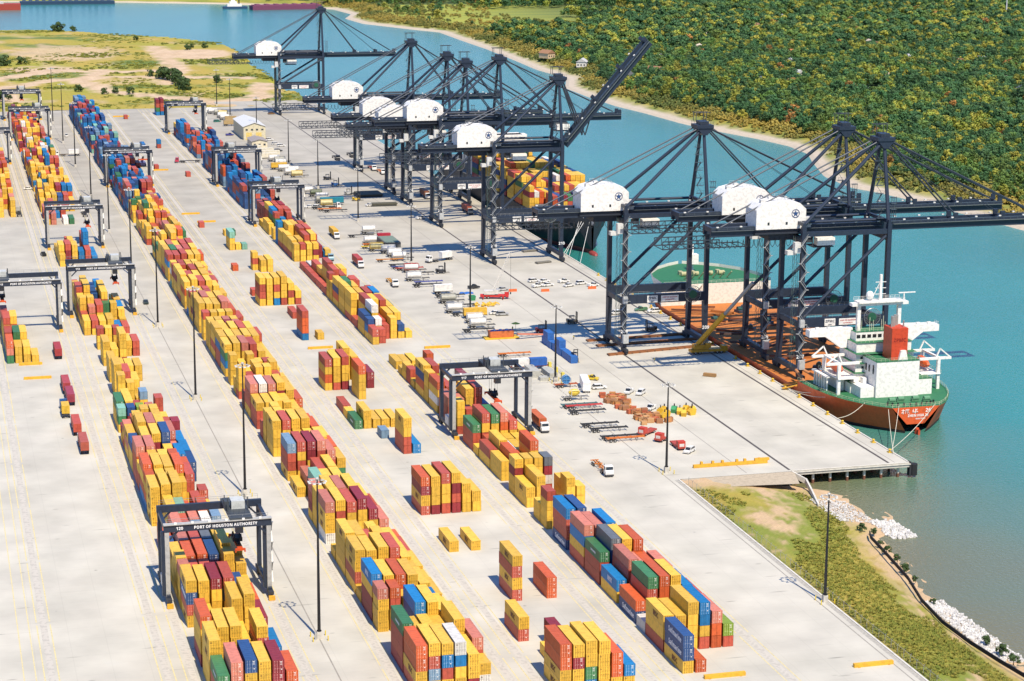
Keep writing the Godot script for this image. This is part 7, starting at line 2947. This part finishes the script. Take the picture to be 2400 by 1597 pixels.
	var t2 := thing("dumpster", "green dumpster beside the second quay lamp mast", "dumpster", W(815, 206.5))
	var s2 := Shape.new()
	s2.extrude(PackedVector2Array([Vector2(-0.9, 0), Vector2(0.9, 0), Vector2(1.2, 1.8), Vector2(-1.2, 1.8)]), Vector3(0, 0, -1.5), Vector3.RIGHT, Vector3.UP, Vector3(0, 0, 3.0))
	part("bin_wall", s2, mat(0.03, 0.22, 0.09, 0.6), t2)
	var t3 := thing("tarpaulin", "bright blue tarpaulin spread beside the trailers", "tarpaulin", W(829, 207.5))
	var s3 := Shape.new()
	for i in 4:
		s3.ball(Vector3(-1.8 + i * 1.2, 0.1, (i % 2) * 0.8), Vector3(1.2, 0.55, 1.3), 8, 4)
	part("cloth", s3, mat(0.02, 0.13, 0.45, 0.6), t3)
	var t4 := thing("sunshade", "yellow sunshade on a post near the forklifts", "sunshade", W(755, 208.2))
	var s4 := Shape.new()
	s4.tube(Vector3.ZERO, Vector3(0, 3.0, 0), 0.08, 6)
	part("pole", s4, mat(0.5, 0.5, 0.48, 0.5), t4)
	s4 = Shape.new()
	s4.tube(Vector3(0, 2.7, 0), Vector3(0, 3.3, 0), 1.7, 8, 0.1)
	part("canopy", s4, mat(0.70, 0.58, 0.05, 0.6), t4)
	var t5 := thing("conveyor_arm", "pale red long arm of a loader lying beside the blue boxes", "loader", W(741, 210.5), -PI / 2 + 0.25)
	var s5 := Shape.new()
	s5.bar(Vector3(0, 0.8, -6), Vector3(0, 2.2, 6), 1.0, 0.5)
	part("arm", s5, mat(0.60, 0.22, 0.14, 0.6), t5)
	var t6 := thing("timber_pack", "small brown pack of timber alone on the wharf", "timber", W(668, 253.5), 0.9)
	var s6 := Shape.new()
	for i in 3:
		s6.box(Vector3(0, 0.3 + i * 0.35, 0), Vector3(1.6 - 0.2 * i, 0.3, 4.4))
	part("board", s6, mat(0.35, 0.20, 0.08, 0.9), t6)
	var t7 := thing("spreader_stand", "grey spreader frame lying on the quay near the waterside rail", "spreader", W(887, 257), -PI / 2 + 0.3)
	var s7 := Shape.new()
	s7.box(Vector3(0, 0.6, 0), Vector3(1.6, 0.6, 7.0))
	for z in [-3.4, 3.4]:
		s7.box(Vector3(0, 0.5, z), Vector3(2.6, 0.5, 0.5))
	part("frame", s7, mat(0.20, 0.19, 0.16, 0.6), t7)
	copy_of(t7, "spreader_stand", W(916, 259), -PI / 2 + 0.2, "red brown spreader frame lying between the crane legs")
	person(755, 207.0, "worker in a yellow vest standing by the sunshade", 0.3)
	person(693, 242, "worker in a pale vest walking alone on the wharf", 1.2)
	person(735, 225, "worker in dark clothes beside crane 209's landside leg", 2.0)
	person(727, 237.8, "worker in an orange vest at crane 209's bogie", 0.0)


# a small standing figure: one continuous body, hair and vest on it
func person(u: float, v: float, label: String, turn: float) -> void:
	var t := thing("person", label, "person", W(u, v), turn)
	var s := Shape.new()
	var rings := [[0.0, 0.16, 0.10], [0.45, 0.17, 0.10], [0.85, 0.19, 0.12], [1.05, 0.18, 0.12], [1.35, 0.24, 0.13], [1.46, 0.20, 0.11], [1.50, 0.07, 0.07], [1.56, 0.08, 0.09], [1.66, 0.10, 0.11], [1.76, 0.07, 0.08], [1.78, 0.01, 0.01]]
	for i in rings.size() - 1:
		var a: Array = rings[i]
		var b: Array = rings[i + 1]
		for k in 10:
			var p := TAU * k / 10.0
			var q := TAU * (k + 1) / 10.0
			s.quad(Vector3(cos(p) * a[1], a[0], sin(p) * a[2]), Vector3(cos(p) * b[1], b[0], sin(p) * b[2]), Vector3(cos(q) * b[1], b[0], sin(q) * b[2]), Vector3(cos(q) * a[1], a[0], sin(q) * a[2]))
	for e in [-1.0, 1.0]:
		s.tube(Vector3(0.21 * e, 1.42, 0), Vector3(0.30 * e, 1.12, 0.03), 0.055, 6, 0.045)
		s.tube(Vector3(0.30 * e, 1.12, 0.03), Vector3(0.31 * e, 0.82, -0.08), 0.045, 6, 0.035)
	part("body", s, mat(0.05, 0.06, 0.10, 0.8), t)
	s = Shape.new()
	s.tube(Vector3(0, 0.98, 0), Vector3(0, 1.42, 0), 0.225, 10, 0.25, false)
	part("vest", s, mat(0.70, 0.62, 0.08, 0.7), t)
	s = Shape.new()
	s.ball(Vector3(0, 1.72, 0), Vector3(0.13, 0.10, 0.14), 8, 5)
	part("helmet", s, mat(0.75, 0.74, 0.70, 0.4), t)
